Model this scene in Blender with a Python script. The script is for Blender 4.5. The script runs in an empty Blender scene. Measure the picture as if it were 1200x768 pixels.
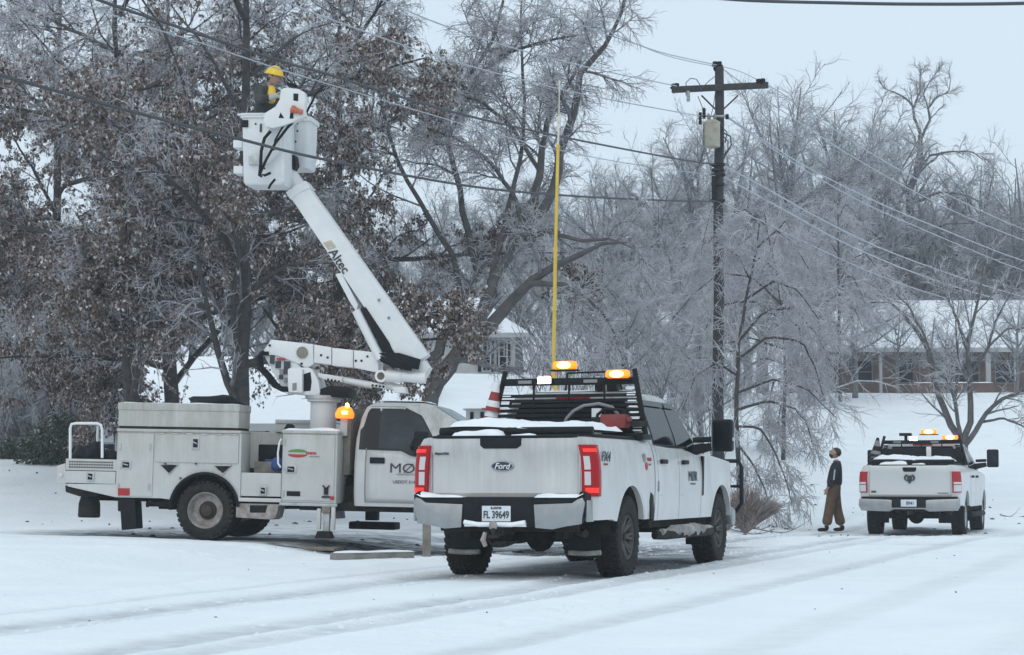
import bpy, bmesh, math, random
import numpy as np
from mathutils import Vector, Matrix, Euler

R = math.radians
random.seed(7)
scene = bpy.context.scene
COL = scene.collection

# ------------------------------------------------------------------ camera, world, sun, exposure
CAM_H = 1.0
FPX = 2400.0
PITCH = math.atan(180.5 / FPX)
cam_d = bpy.data.cameras.new('camera')
cam_d.lens = 72.0
cam_d.sensor_width = 36.0
cam_d.clip_start = 0.3
cam_d.clip_end = 3000
cam = bpy.data.objects.new('camera', cam_d)
cam.location = (0, 0, CAM_H)
cam.rotation_euler = (math.pi / 2 + PITCH, 0, 0)
COL.objects.link(cam)
scene.camera = cam

SUN_EL, SUN_AZ = R(38), R(200)
w = bpy.data.worlds.new('World')
scene.world = w
w.use_nodes = True
nt = w.node_tree
for n in list(nt.nodes):
    nt.nodes.remove(n)
sky = nt.nodes.new('ShaderNodeTexSky')
sky.sky_type = 'NISHITA'
sky.sun_disc = False
sky.sun_elevation = SUN_EL
sky.sun_rotation = SUN_AZ
sky.air_density = 1.0
sky.dust_density = 4.0
mul = nt.nodes.new('ShaderNodeVectorMath'); mul.operation = 'SCALE'
mul.inputs['Scale'].default_value = 0.10
nt.links.new(sky.outputs[0], mul.inputs[0])
mixs = nt.nodes.new('ShaderNodeMix'); mixs.data_type = 'RGBA'
mixs.inputs[0].default_value = 0.90
nt.links.new(mul.outputs[0], mixs.inputs[6])
# overcast cloud deck: pale blue grey, a little brighter overhead
geo = nt.nodes.new('ShaderNodeTexCoord')
sep = nt.nodes.new('ShaderNodeSeparateXYZ')
nt.links.new(geo.outputs['Generated'], sep.inputs[0])
ramp = nt.nodes.new('ShaderNodeValToRGB')
ramp.color_ramp.elements[0].position = 0.0
ramp.color_ramp.elements[0].color = (0.660, 0.775, 0.875, 1)
ramp.color_ramp.elements[1].position = 0.6
ramp.color_ramp.elements[1].color = (0.71, 0.835, 0.935, 1)
nt.links.new(sep.outputs['Z'], ramp.inputs[0])
cl = nt.nodes.new('ShaderNodeTexNoise'); cl.inputs['Scale'].default_value = 2.5; cl.inputs['Detail'].default_value = 4
nt.links.new(geo.outputs['Generated'], cl.inputs['Vector'])
cm = nt.nodes.new('ShaderNodeMapRange'); cm.inputs['To Min'].default_value = 0.965; cm.inputs['To Max'].default_value = 1.035
nt.links.new(cl.outputs[0], cm.inputs['Value'])
sc2 = nt.nodes.new('ShaderNodeVectorMath'); sc2.operation = 'SCALE'
nt.links.new(ramp.outputs[0], sc2.inputs[0]); nt.links.new(cm.outputs[0], sc2.inputs['Scale'])
nt.links.new(sc2.outputs[0], mixs.inputs[7])
bg = nt.nodes.new('ShaderNodeBackground'); bg.inputs['Strength'].default_value = 1.0
out = nt.nodes.new('ShaderNodeOutputWorld')
nt.links.new(mixs.outputs[2], bg.inputs['Color'])
nt.links.new(bg.outputs[0], out.inputs['Surface'])

sun_d = bpy.data.lights.new('sun', 'SUN')
sun_d.energy = 0.5
sun_d.angle = R(35)
sun_d.color = (1.0, 0.97, 0.93)
sun = bpy.data.objects.new('sun', sun_d)
d = Vector((math.sin(SUN_AZ) * math.cos(SUN_EL), math.cos(SUN_AZ) * math.cos(SUN_EL), math.sin(SUN_EL)))
sun.rotation_euler = d.to_track_quat('Z', 'Y').to_euler()
sun.location = (0, 0, 60)
COL.objects.link(sun)

scene.view_settings.view_transform = 'Standard'
scene.view_settings.look = 'None'
scene.view_settings.exposure = 0.13
scene.view_settings.gamma = 1.0
scene.render.engine = 'CYCLES'
scene.cycles.use_denoising = True
scene.cycles.max_bounces = 6
scene.cycles.diffuse_bounces = 3
scene.cycles.glossy_bounces = 3
scene.cycles.transmission_bounces = 4
scene.cycles.volume_bounces = 2
scene.cycles.use_adaptive_sampling = True
scene.cycles.adaptive_threshold = 0.015

# ------------------------------------------------------------------ pixel -> world helpers (photo is 1200 x 768)
def ray(u, v):
    xc, yc = (u - 600.0) / FPX, (384.0 - v) / FPX
    cp, sp = math.cos(PITCH), math.sin(PITCH)
    return Vector((xc, cp - yc * sp, sp + yc * cp))
def P(u, v, Y):
    r = ray(u, v)
    return Vector((0, 0, CAM_H)) + r * (Y / r.y)
def local_hit(frame, u, v, axis, val):
    """where the sight line through (u,v) meets the plane axis=val of a frame; local coordinates"""
    inv = frame.inverted()
    o = inv @ Vector((0, 0, CAM_H)); dd = inv.to_3x3() @ ray(u, v)
    t = (val - o[axis]) / dd[axis]
    return o + dd * t

# ------------------------------------------------------------------ materials
def mat(name, color, rough=0.5, metal=0.0, var=0.0, scale=6.0, bump=0.0, bscale=40.0, dirt=None, emit=None, estr=0.0,
        coat=0.0, spec=0.5, alpha=None, detail=4.0, var_color=None):
    m = bpy.data.materials.new(name); m.use_nodes = True
    nt = m.node_tree; b = nt.nodes['Principled BSDF']
    b.inputs['Base Color'].default_value = (*color, 1)
    b.inputs['Roughness'].default_value = rough
    b.inputs['Metallic'].default_value = metal
    b.inputs['Specular IOR Level'].default_value = spec
    b.inputs['Coat Weight'].default_value = coat
    tc = nt.nodes.new('ShaderNodeTexCoord')
    cur = None
    if var or var_color:
        nz = nt.nodes.new('ShaderNodeTexNoise'); nz.inputs['Scale'].default_value = scale; nz.inputs['Detail'].default_value = detail
        nz.inputs['Roughness'].default_value = 0.6
        nt.links.new(tc.outputs['Object'], nz.inputs['Vector'])
        mr = nt.nodes.new('ShaderNodeMapRange'); mr.inputs['From Min'].default_value = 0.3; mr.inputs['From Max'].default_value = 0.7
        nt.links.new(nz.outputs[0], mr.inputs['Value'])
        mx = nt.nodes.new('ShaderNodeMix'); mx.data_type = 'RGBA'
        c2 = var_color or tuple(min(1, c * (1 + var)) for c in color)
        c1 = color if var_color else tuple(c * (1 - var) for c in color)
        mx.inputs[6].default_value = (*c1, 1); mx.inputs[7].default_value = (*c2, 1)
        nt.links.new(mr.outputs[0], mx.inputs[0])
        cur = mx.outputs[2]
    if dirt:
        # road grime: colour, height below which it thickens, strength
        dc, z0, z1, st = dirt
        sp = nt.nodes.new('ShaderNodeSeparateXYZ'); nt.links.new(tc.outputs['Object'], sp.inputs[0])
        mz = nt.nodes.new('ShaderNodeMapRange'); mz.inputs['From Min'].default_value = z1; mz.inputs['From Max'].default_value = z0
        nt.links.new(sp.outputs['Z'], mz.inputs['Value'])
        n2 = nt.nodes.new('ShaderNodeTexNoise'); n2.inputs['Scale'].default_value = 2.6; n2.inputs['Detail'].default_value = 8
        n2.inputs['Roughness'].default_value = 0.7
        mp = nt.nodes.new('ShaderNodeMapping'); mp.inputs['Scale'].default_value = (1, 1, 0.45)
        nt.links.new(tc.outputs['Object'], mp.inputs[0]); nt.links.new(mp.outputs[0], n2.inputs['Vector'])
        m2 = nt.nodes.new('ShaderNodeMapRange'); m2.inputs['From Min'].default_value = 0.32; m2.inputs['From Max'].default_value = 0.72
        
        n3 = nt.nodes.new('ShaderNodeTexNoise'); n3.inputs['Scale'].default_value = 1.0; n3.inputs['Detail'].default_value = 5
        mp3 = nt.nodes.new('ShaderNodeMapping'); mp3.inputs['Scale'].default_value = (22, 22, 0.9)
        nt.links.new(tc.outputs['Object'], mp3.inputs[0]); nt.links.new(mp3.outputs[0], n3.inputs['Vector'])
        ad = nt.nodes.new('ShaderNodeMath'); ad.operation = 'MULTIPLY_ADD'; ad.inputs[1].default_value = 0.45
        nt.links.new(n3.outputs[0], ad.inputs[0])
        sb_ = nt.nodes.new('ShaderNodeMath'); sb_.operation = 'SUBTRACT'; sb_.inputs[1].default_value = 0.22
        nt.links.new(n2.outputs[0], sb_.inputs[0]); nt.links.new(sb_.outputs[0], ad.inputs[2])
        a1 = nt.nodes.new('ShaderNodeMath'); a1.operation = 'MULTIPLY_ADD'
        nt.links.new(mz.outputs[0], a1.inputs[0]); a1.inputs[1].default_value = 0.75; a1.inputs[2].default_value = 0.12
        nt.links.new(ad.outputs[0], m2.inputs['Value'])
        a2 = nt.nodes.new('ShaderNodeMath'); a2.operation = 'MULTIPLY'
        m3 = nt.nodes.new('ShaderNodeMath'); m3.operation = 'MULTIPLY_ADD'
        nt.links.new(m2.outputs[0], m3.inputs[0]); m3.inputs[1].default_value = 0.75; m3.inputs[2].default_value = 0.35
        nt.links.new(a1.outputs[0], a2.inputs[0]); nt.links.new(m3.outputs[0], a2.inputs[1])
        a3 = nt.nodes.new('ShaderNodeMath'); a3.operation = 'MULTIPLY'; a3.use_clamp = True
        nt.links.new(a2.outputs[0], a3.inputs[0]); a3.inputs[1].default_value = st
        mx2 = nt.nodes.new('ShaderNodeMix'); mx2.data_type = 'RGBA'
        nt.links.new(a3.outputs[0], mx2.inputs[0])
        if cur: nt.links.new(cur, mx2.inputs[6])
        else: mx2.inputs[6].default_value = (*color, 1)
        mx2.inputs[7].default_value = (*dc, 1)
        cur = mx2.outputs[2]
        rr = nt.nodes.new('ShaderNodeMapRange'); rr.inputs['To Min'].default_value = rough; rr.inputs['To Max'].default_value = 0.65
        nt.links.new(a3.outputs[0], rr.inputs['Value']); nt.links.new(rr.outputs[0], b.inputs['Roughness'])
        if coat:
            rc = nt.nodes.new('ShaderNodeMapRange'); rc.inputs['To Min'].default_value = coat; rc.inputs['To Max'].default_value = 0
            nt.links.new(a3.outputs[0], rc.inputs['Value']); nt.links.new(rc.outputs[0], b.inputs['Coat Weight'])
    if cur: nt.links.new(cur, b.inputs['Base Color'])
    if bump:
        nb = nt.nodes.new('ShaderNodeTexNoise'); nb.inputs['Scale'].default_value = bscale; nb.inputs['Detail'].default_value = 4
        nt.links.new(tc.outputs['Object'], nb.inputs['Vector'])
        bp = nt.nodes.new('ShaderNodeBump'); bp.inputs['Strength'].default_value = bump; bp.inputs['Distance'].default_value = 0.02
        nt.links.new(nb.outputs[0], bp.inputs['Height']); nt.links.new(bp.outputs[0], b.inputs['Normal'])
    if emit:
        b.inputs['Emission Color'].default_value = (*emit, 1); b.inputs['Emission Strength'].default_value = estr
    return m

DIRT = (0.33, 0.325, 0.305)
M = {}
M['paint'] = mat('white_paint', (0.62, 0.63, 0.63), 0.26, coat=0.5, dirt=(DIRT, 1.7, 0.5, 1.15), var=0.03, scale=3)
M['paint2'] = mat('clean_white_paint', (0.60, 0.615, 0.62), 0.3, coat=0.3, dirt=((0.50, 0.50, 0.48), 1.3, 0.5, 0.4), var=0.03, scale=3)
M['body'] = mat('old_white_enamel', (0.56, 0.57, 0.56), 0.45, coat=0.1, dirt=((0.31, 0.29, 0.24), 1.9, 0.5, 1.1), var=0.05, scale=4)
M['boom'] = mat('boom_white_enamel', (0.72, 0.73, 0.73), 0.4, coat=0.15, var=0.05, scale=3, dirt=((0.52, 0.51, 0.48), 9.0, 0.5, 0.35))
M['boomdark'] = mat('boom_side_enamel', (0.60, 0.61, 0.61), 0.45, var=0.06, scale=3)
M['bucket'] = mat('bucket_fibreglass', (0.68, 0.69, 0.69), 0.5, var=0.06, scale=5, bump=0.1)
M['black'] = mat('black_plastic', (0.008, 0.010, 0.012), 0.6, spec=0.2, var=0.25, scale=9, bump=0.15)
M['blackgloss'] = mat('black_gloss_trim', (0.006, 0.007, 0.009), 0.25, spec=0.2)
M['under'] = mat('undercarriage_grime', (0.015, 0.015, 0.016), 0.9, spec=0.25, var=0.5, scale=8, bump=0.3, bscale=25, var_color=(0.042, 0.039, 0.035))
M['tyre'] = mat('tyre_rubber', (0.013, 0.013, 0.014), 0.9, spec=0.25, bump=0.35, bscale=60, var_color=(0.035, 0.034, 0.032), scale=12)
M['rim'] = mat('dark_alloy_rim', (0.085, 0.082, 0.08), 0.6, 0.2, var=0.3, scale=14)
M['rims'] = mat('silver_alloy_rim', (0.42, 0.43, 0.44), 0.35, 0.8, var=0.15, scale=14)
M['steel'] = mat('dirty_steel_wheel', (0.44, 0.42, 0.40), 0.7, 0.1, var=0.3, scale=9, var_color=(0.22, 0.18, 0.16))
M['hub'] = mat('rusty_hub', (0.06, 0.045, 0.04), 0.85, 0.2, var=0.4, scale=20)
M['chrome'] = mat('dull_chrome', (0.36, 0.375, 0.39), 0.28, 0.85, var=0.1, scale=7, dirt=((0.3, 0.29, 0.27), 0.9, 0.2, 0.6))
M['galv'] = mat('galvanised_steel', (0.42, 0.43, 0.43), 0.5, 0.6, var=0.2, scale=10)
M['glass'] = mat('dark_window_glass', (0.005, 0.008, 0.011), 0.08, spec=0.12)
M['glass2'] = mat('painted_reflection_glass', (0.006, 0.010, 0.013), 0.10, spec=0.12, var=0.75, scale=3.0, var_color=(0.028, 0.042, 0.052))  # paler blotches are window reflections painted into the colour
M['frostglass'] = mat('frosted_windscreen', (0.30, 0.36, 0.38), 0.35, var=0.35, scale=5)
M['red'] = mat('tail_lamp_red', (0.26, 0.004, 0.008), 0.2, spec=0.3, emit=(1.0, 0.01, 0.02), estr=0.07)
M['redhot'] = mat('lit_red_lens', (0.5, 0.02, 0.01), 0.3, emit=(1.0, 0.03, 0.02), estr=.55)
M['reddull'] = mat('faint_glow_red_lens', (0.30, 0.012, 0.014), 0.25, emit=(0.9, 0.02, 0.02), estr=0.05)  # faint emission added, though these lenses and the reflector are off
M['clear'] = mat('reverse_lens', (0.58, 0.54, 0.55), 0.25, emit=(1, 0.8, 0.78), estr=0.0)
M['cleardull'] = mat('unlit_reverse_lens', (0.6, 0.6, 0.62), 0.25)
M['amber'] = mat('lit_amber_beacon', (0.9, 0.35, 0.02), 0.3, emit=(1.0, 0.15, 0.002), estr=1.5)
M['amberhot'] = mat('amber_beacon_core', (1, 0.7, 0.2), 0.3, emit=(1.0, 0.55, 0.10), estr=9.0)
M['whitehot'] = mat('lit_work_lamp', (1, 1, 1), 0.3, emit=(1.0, 0.98, 0.95), estr=14.0)
M['amberdim'] = mat('amber_marker_lens', (0.6, 0.25, 0.02), 0.3)
M['snow'] = mat('snow_cap', (0.84, 0.87, 0.895), 0.75, var=0.03, scale=6, bump=0.35, bscale=18)
M['dirtysnow'] = mat('dirty_packed_snow', (0.42, 0.42, 0.40), 0.85, bump=0.5, bscale=18, var=0.3, scale=7, var_color=(0.16, 0.15, 0.14))
M['orange'] = mat('cone_red_orange', (0.27, 0.028, 0.022), 0.6, var=0.15)
M['white'] = mat('white_plastic', (0.72, 0.73, 0.74), 0.5, var=0.05)
M['yellow'] = mat('yellow_fibreglass', (0.62, 0.43, 0.06), 0.45, var=0.12, scale=4)
M['paleyellow'] = mat('pale_fibreglass', (0.62, 0.60, 0.50), 0.5)
M['helmet'] = mat('yellow_hard_hat', (0.78, 0.50, 0.02), 0.35)
M['sawred'] = mat('saw_housing_red', (0.20, 0.022, 0.020), 0.5, var=0.2)
M['wood'] = mat('creosoted_pole', (0.040, 0.040, 0.043), 0.85, var=0.4, scale=7, bump=0.4, bscale=30)
M['crossarm'] = mat('weathered_crossarm', (0.045, 0.043, 0.043), 0.85, var=0.35, scale=9, bump=0.3)
M['can'] = mat('transformer_paint', (0.46, 0.44, 0.37), 0.6, var=0.2, scale=6, var_color=(0.30, 0.27, 0.2))
M['wire'] = mat('icy_grey_wire', (0.045, 0.048, 0.056), 0.6, var=0.2, scale=3)
M['iced'] = mat('iced_wire', (0.38, 0.41, 0.46), 0.5, var=0.15, scale=3)
M['darkwire'] = mat('dark_cable', (0.05, 0.055, 0.065), 0.6)
M['concrete'] = mat('weathered_concrete', (0.22, 0.215, 0.20), 0.9, var=0.2, scale=6, bump=0.4)
M['timber'] = mat('grey_timber', (0.22, 0.20, 0.17), 0.9, var=0.3, scale=7, bump=0.4)
M['bark'] = mat('wet_bark', (0.040, 0.037, 0.037), 0.9, var=0.4, scale=9, bump=0.6, bscale=22, var_color=(0.085, 0.08, 0.08))
M['bark2'] = mat('grey_bark', (0.065, 0.062, 0.062), 0.9, var=0.4, scale=6, bump=0.5, bscale=22, var_color=(0.13, 0.125, 0.125))
M['branch'] = mat('iced_branch', (0.070, 0.065, 0.070), 0.7, var=0.4, scale=5, var_color=(0.26, 0.255, 0.28))
M['twig'] = mat('iced_twig', (0.24, 0.235, 0.255), 0.6, var=0.3, scale=5, var_color=(0.68, 0.68, 0.72))
M['twigfar'] = mat('frost_haze_far_twig', (0.34, 0.345, 0.365), 0.7, var=0.3, scale=0.6, var_color=(0.60, 0.61, 0.64))  # frost colour, paled further to paint in the distance haze
M['barkfar'] = mat('frost_haze_far_bark', (0.11, 0.11, 0.118), 0.9, var=0.4, scale=3, var_color=(0.20, 0.20, 0.215))  # frosty bark lightened so the colour carries some haze
M['branchfar'] = mat('frost_haze_far_branch', (0.13, 0.13, 0.14), 0.8, var=0.4, scale=2, var_color=(0.34, 0.345, 0.37))  # far branches: frost plus haze painted into the tone
M['straw'] = mat('dry_shrub_stems', (0.18, 0.125, 0.10), 0.8, var=0.4, scale=9, var_color=(0.34, 0.28, 0.25))
M['skin'] = mat('skin', (0.42, 0.25, 0.18), 0.55, var=0.08, scale=20)
M['hair'] = mat('dark_hair', (0.012, 0.010, 0.009), 0.6, var=0.3, scale=60)
M['jacket'] = mat('navy_black_jacket', (0.012, 0.015, 0.022), 0.85, var=0.3, scale=14, bump=0.4, bscale=14)
M['pants'] = mat('brown_canvas_trousers', (0.085, 0.050, 0.030), 0.9, var=0.3, scale=9, bump=0.6, bscale=11, var_color=(0.13, 0.082, 0.055))
M['greycloth'] = mat('olive_grey_coat', (0.045, 0.05, 0.045), 0.9, var=0.4, scale=10, bump=0.4, bscale=14)
M['glove'] = mat('pale_work_glove', (0.42, 0.40, 0.36), 0.8)
M['stripe'] = mat('reflective_stripe', (0.5, 0.52, 0.54), 0.5)
M['orangeins'] = mat('orange_insulator', (0.50, 0.13, 0.06), 0.5)
M['navy'] = mat('navy_emblem', (0.015, 0.03, 0.06), 0.3)
M['ink'] = mat('dark_lettering', (0.03, 0.035, 0.045), 0.6)
M['greyink'] = mat('grey_lettering', (0.22, 0.22, 0.23), 0.6)
M['tan'] = mat('tan_lettering', (0.55, 0.45, 0.30), 0.6)
M['redink'] = mat('red_lettering', (0.42, 0.03, 0.03), 0.6)
M['green'] = mat('green_lettering', (0.10, 0.25, 0.06), 0.6)
M['plate'] = mat('licence_plate_white', (0.62, 0.66, 0.70), 0.5, var=0.08, scale=20)
M['blue'] = mat('blue_tarp', (0.02, 0.06, 0.20), 0.6, var=0.5, scale=9)

# ------------------------------------------------------------------ mesh collecting helper
class MB:
    def __init__(s):
        s.v, s.f, s.m = [], [], []
    def add(s, vs, fs, mi=0):
        o = len(s.v)
        s.v.extend([tuple(p) for p in vs])
        s.f.extend([tuple(i + o for i in f) for f in fs]); s.m.extend([mi] * len(fs))
        return s
    def box(s, x0, x1, y0, y1, z0, z1, mi=0, T=None):
        vs = [(x, y, z) for x in (x0, x1) for y in (y0, y1) for z in (z0, z1)]
        if T is not None: vs = [T @ Vector(p) for p in vs]
        return s.add(vs, [(0, 1, 3, 2), (4, 6, 7, 5), (0, 4, 5, 1), (2, 3, 7, 6), (0, 2, 6, 4), (1, 5, 7, 3)], mi)
    def cbox(s, c, size, rot=None, mi=0):
        T = Matrix.Translation(c)
        if rot is not None: T = T @ Euler(rot).to_matrix().to_4x4()
        a, b, e = [k / 2 for k in size]
        return s.box(-a, a, -b, b, -e, e, mi, T)
    def prism(s, poly, axis, a0, a1, mi=0):
        """poly: 2D points; axis 0: (y,z) extruded in x; 1: (x,z) in y; 2: (x,y) in z"""
        def pt(p, a):
            return [(a, p[0], p[1]), (p[0], a, p[1]), (p[0], p[1], a)][axis]
        n = len(poly)
        vs = [pt(p, a0) for p in poly] + [pt(p, a1) for p in poly]
        fs = [tuple(range(n)), tuple(range(2 * n - 1, n - 1, -1))]
        fs += [(i, i + n, (i + 1) % n + n, (i + 1) % n) for i in range(n)]
        return s.add(vs, fs, mi)
    def tube(s, pts, r, sides=8, mi=0, cap=True, closed=False):
        pts = [Vector(p) for p in pts]
        n = len(pts)
        rs = r if isinstance(r, (list, tuple)) else [r] * n
        up = None; vs = []
        for i, p in enumerate(pts):
            if closed: t = pts[(i + 1) % n] - pts[i - 1]
            else: t = pts[min(i + 1, n - 1)] - pts[max(i - 1, 0)]
            if t.length < 1e-9: t = Vector((0, 0, 1))
            t.normalize()
            if up is None:
                up = Vector((0, 0, 1)) if abs(t.z) < 0.9 else Vector((1, 0, 0))
            a = up - t * up.dot(t)
            if a.length < 1e-6: a = t.orthogonal()
            a.normalize(); up = a; b = t.cross(a)
            for k in range(sides):
                an = 2 * math.pi * (k + 0.5) / sides
                vs.append(p + (a * math.cos(an) + b * math.sin(an)) * rs[i])
        fs = []
        m = n if closed else n - 1
        for i in range(m):
            for k in range(sides):
                j = (i + 1) % n
                fs.append((i * sides + k, i * sides + (k + 1) % sides, j * sides + (k + 1) % sides, j * sides + k))
        if cap and not closed:
            fs.append(tuple(range(sides - 1, -1, -1))); fs.append(tuple((n - 1) * sides + k for k in range(sides)))
        return s.add(vs, fs, mi)
    def lathe(s, prof, center, axis=2, seg=24, mi=0, closed=False, cap=True):
        """prof: (radius, height) along the axis"""
        vs = []; c = Vector(center)
        for (r, h) in prof:
            for k in range(seg):
                a = 2 * math.pi * k / seg
                ca, sa = r * math.cos(a), r * math.sin(a)
                vs.append(c + Vector([(h, ca, sa), (ca, h, sa), (ca, sa, h)][axis]))
        fs = []; n = len(prof)
        for i in range(n if closed else n - 1):
            j = (i + 1) % n
            for k in range(seg):
                fs.append((i * seg + k, i * seg + (k + 1) % seg, j * seg + (k + 1) % seg, j * seg + k))
        if not closed and cap:
            if prof[0][0] > 1e-6: fs.append(tuple(range(seg)))
            if prof[-1][0] > 1e-6: fs.append(tuple((n - 1) * seg + k for k in range(seg)))
        return s.add(vs, fs, mi)
    def loft(s, loops, cap=True, mi=0):
        n = len(loops[0]); vs = [p for l in loops for p in l]; fs = []
        for i in range(len(loops) - 1):
            for k in range(n):
                fs.append((i * n + k, i * n + (k + 1) % n, (i + 1) * n + (k + 1) % n, (i + 1) * n + k))
        if cap:
            fs.append(tuple(range(n))); fs.append(tuple((len(loops) - 1) * n + k for k in range(n)))
        return s.add(vs, fs, mi)
    def grid(s, rows, mi=0):
        n = len(rows[0]); vs = [p for r in rows for p in r]; fs = []
        for i in range(len(rows) - 1):
            for k in range(n - 1):
                fs.append((i * n + k, i * n + k + 1, (i + 1) * n + k + 1, (i + 1) * n + k))
        return s.add(vs, fs, mi)
    def build(s, name, mats, parent=None, smooth=False, bevel=0.0, solid=0.0, label=None, seg=2, angle=35):
        me = bpy.data.meshes.new(name)
        me.from_pydata(s.v, [], s.f)
        if not isinstance(mats, (list, tuple)): mats = [mats]
        for m in mats: me.materials.append(M[m] if isinstance(m, str) else m)
        for p, mi in zip(me.polygons, s.m): p.material_index = mi
        bm = bmesh.new(); bm.from_mesh(me)
        bmesh.ops.recalc_face_normals(bm, faces=bm.faces)
        if bevel > 0:
            ed = [e for e in bm.edges if len(e.link_faces) == 2 and e.calc_face_angle(0) > R(28)]
            bmesh.ops.bevel(bm, geom=ed, offset=bevel, segments=seg, profile=0.6, affect='EDGES', clamp_overlap=True)
        bm.to_mesh(me); bm.free()
        if smooth or bevel > 0:
            me.polygons.foreach_set('use_smooth', [True] * len(me.polygons))
            me.set_sharp_from_angle(angle=R(angle))
        o = bpy.data.objects.new(name, me); COL.objects.link(o)
        if parent is not None: o.parent = parent
        if solid:
            md = o.modifiers.new('solid', 'SOLIDIFY'); md.thickness = solid; md.offset = -1
        if label: o['label'] = label
        return o

def tag(o, label=None, cat=None, group=None, kind=None):
    if label: o['label'] = label
    if cat: o['category'] = cat
    if group: o['group'] = group
    if kind: o['kind'] = kind
    return o
def empty(name, mw, label, cat, group=None):
    o = bpy.data.objects.new(name, None); COL.objects.link(o)
    o.matrix_world = mw; o.empty_display_size = 0.3
    return tag(o, label, cat, group)
def dup(root, mw=None, label=None, group=None):
    r = root.copy(); COL.objects.link(r)
    if mw is not None: r.matrix_world = mw
    if label: r['label'] = label
    if group: r['group'] = group
    for ch in list(root.children):
        c = ch.copy(); COL.objects.link(c); c.parent = r
        for g in ch.children:
            e = g.copy(); COL.objects.link(e); e.parent = c
    return r
def text(string, height, T, material, parent, name='lettering', extrude=0.002, shear=0.0, bold=0.0, wscale=1.0, align='CENTER'):
    """flat lettering; T places the text plane (text x right, y up, z towards the reader)"""
    cu = bpy.data.curves.new(name, 'FONT'); cu.body = string; cu.size = height / 0.72
    cu.extrude = extrude; cu.shear = shear; cu.offset = bold; cu.align_x = align; cu.resolution_u = 3
    tmp = bpy.data.objects.new(name, cu); COL.objects.link(tmp)
    dg = bpy.context.evaluated_depsgraph_get()
    me = bpy.data.meshes.new_from_object(tmp.evaluated_get(dg))
    bpy.data.objects.remove(tmp); bpy.data.curves.remove(cu)
    me.transform(T @ Matrix.Diagonal((wscale, 1, 1, 1)))
    me.materials.clear(); me.materials.append(M[material])
    o = bpy.data.objects.new(name, me); COL.objects.link(o); o.parent = parent
    return o
def basis(origin, xdir, ydir):
    x = Vector(xdir).normalized(); y = Vector(ydir); y = (y - x * y.dot(x)).normalized(); z = x.cross(y)
    return Matrix(((x.x, y.x, z.x, origin[0]), (x.y, y.y, z.y, origin[1]), (x.z, y.z, z.z, origin[2]), (0, 0, 0, 1)))
def snow_slab(mb, x0, x1, y0, y1, z, h, seed=0, n=14, m=14, mi=0, zf=None):
    """lumpy snow lying on a flat top"""
    rnd = random.Random(seed); ph = [rnd.uniform(0, 6.28) for _ in range(8)]
    rows = []
    for i in range(n + 1):
        r = []
        for j in range(m + 1):
            a, b = i / n, j / m
            x, y = x0 + (x1 - x0) * a, y0 + (y1 - y0) * b
            e = min(1, min(a, 1 - a) * n / 1.5, min(b, 1 - b) * m / 1.5) ** 0.5 if 0 < i < n and 0 < j < m else 0
            q = 0.65 + 0.2 * math.sin(5 * x + ph[0]) * math.cos(4 * y + ph[1]) + 0.15 * math.sin(11 * x + ph[2] + 7 * y) + 0.08 * math.sin(23 * y + ph[3])
            zz = (zf(x, y) if zf else z)
            r.append((x + (0.012 * math.sin(17 * y + ph[4]) if i in (0, n) else 0), y + (0.012 * math.sin(15 * x + ph[5]) if j in (0, m) else 0), zz + h * e * q))
        rows.append(r)
    mb.grid(rows, mi)
    return mb

# ------------------------------------------------------------------ terrain
ROAD = R(19.0)
def sstep(a, b, x):
    t = np.clip((x - a) / (b - a), 0, 1); return t * t * (3 - 2 * t)
UT_YAW = R(8.0); UT_X, UT_Y = -4.35, 30.15        # rear axle centre of the bucket truck, on the ground
def vnoise(x, y, seed=0):
    rs = np.random.RandomState(seed); tab = rs.rand(256, 256)
    xi, yi = np.floor(x).astype(int), np.floor(y).astype(int); fx, fy = x - xi, y - yi
    fx = fx * fx * (3 - 2 * fx); fy = fy * fy * (3 - 2 * fy)
    g = lambda a, b: tab[a % 256, b % 256]
    return (g(xi, yi) * (1 - fx) * (1 - fy) + g(xi + 1, yi) * fx * (1 - fy) + g(xi, yi + 1) * (1 - fx) * fy + g(xi + 1, yi + 1) * fx * fy)
def fbm(x, y, seed=0, o=4):
    s = 0; a = 0.5
    for i in range(o):
        s = s + a * vnoise(x * 2 ** i, y * 2 ** i, seed + i); a *= 0.5
    return s / (1 - 0.5 ** o)
def lateral(x, y): return x * math.cos(ROAD) - y * math.sin(ROAD)
def base_height(x, y):
    x = np.asarray(x, float); y = np.asarray(y, float)
    s = lateral(x, y)
    # lot on the left of the road, sloping gently down towards it and to the right
    lot = 0.19 - 0.024 * (x - UT_X)
    lot = np.clip(lot, -0.02, 0.30)
    edge = sstep(-11.2, -12.7, s) * sstep(16, 26, y)
    z = lot * edge
    # far side of the road: a little lower
    z = z - 0.09 * sstep(36, 42, y) * sstep(3, 7, x)
    # hill behind, right and middle
    hill = 5.2 * sstep(46, 98, y) + 4.0 * sstep(98, 190, y)
    mid = 5.2 * sstep(44, 84, y) + 4.5 * sstep(92, 190, y)
    left = 1.25 * sstep(36, 50, y) - 0.7 * sstep(51, 62, y) + 4.4 * sstep(76, 110, y) + 4.5 * sstep(110, 190, y)
    wr = sstep(4, 12, x); wl = sstep(-4.5, -9, x)
    zz = mid * (1 - wr) * (1 - wl) + hill * wr + left * wl
    return z + zz
def ground_z(x, y):
    return float(base_height(x, y))
TRACKS = [(-7.83, .24, 1.0), (-6.12, .24, 1.0), (-7.45, .10, .5), (-5.55, .17, .75), (-4.05, .18, .65), (-8.6, .10, .45), (-2.5, .22, .30), (-1.0, .2, .2)]
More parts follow.
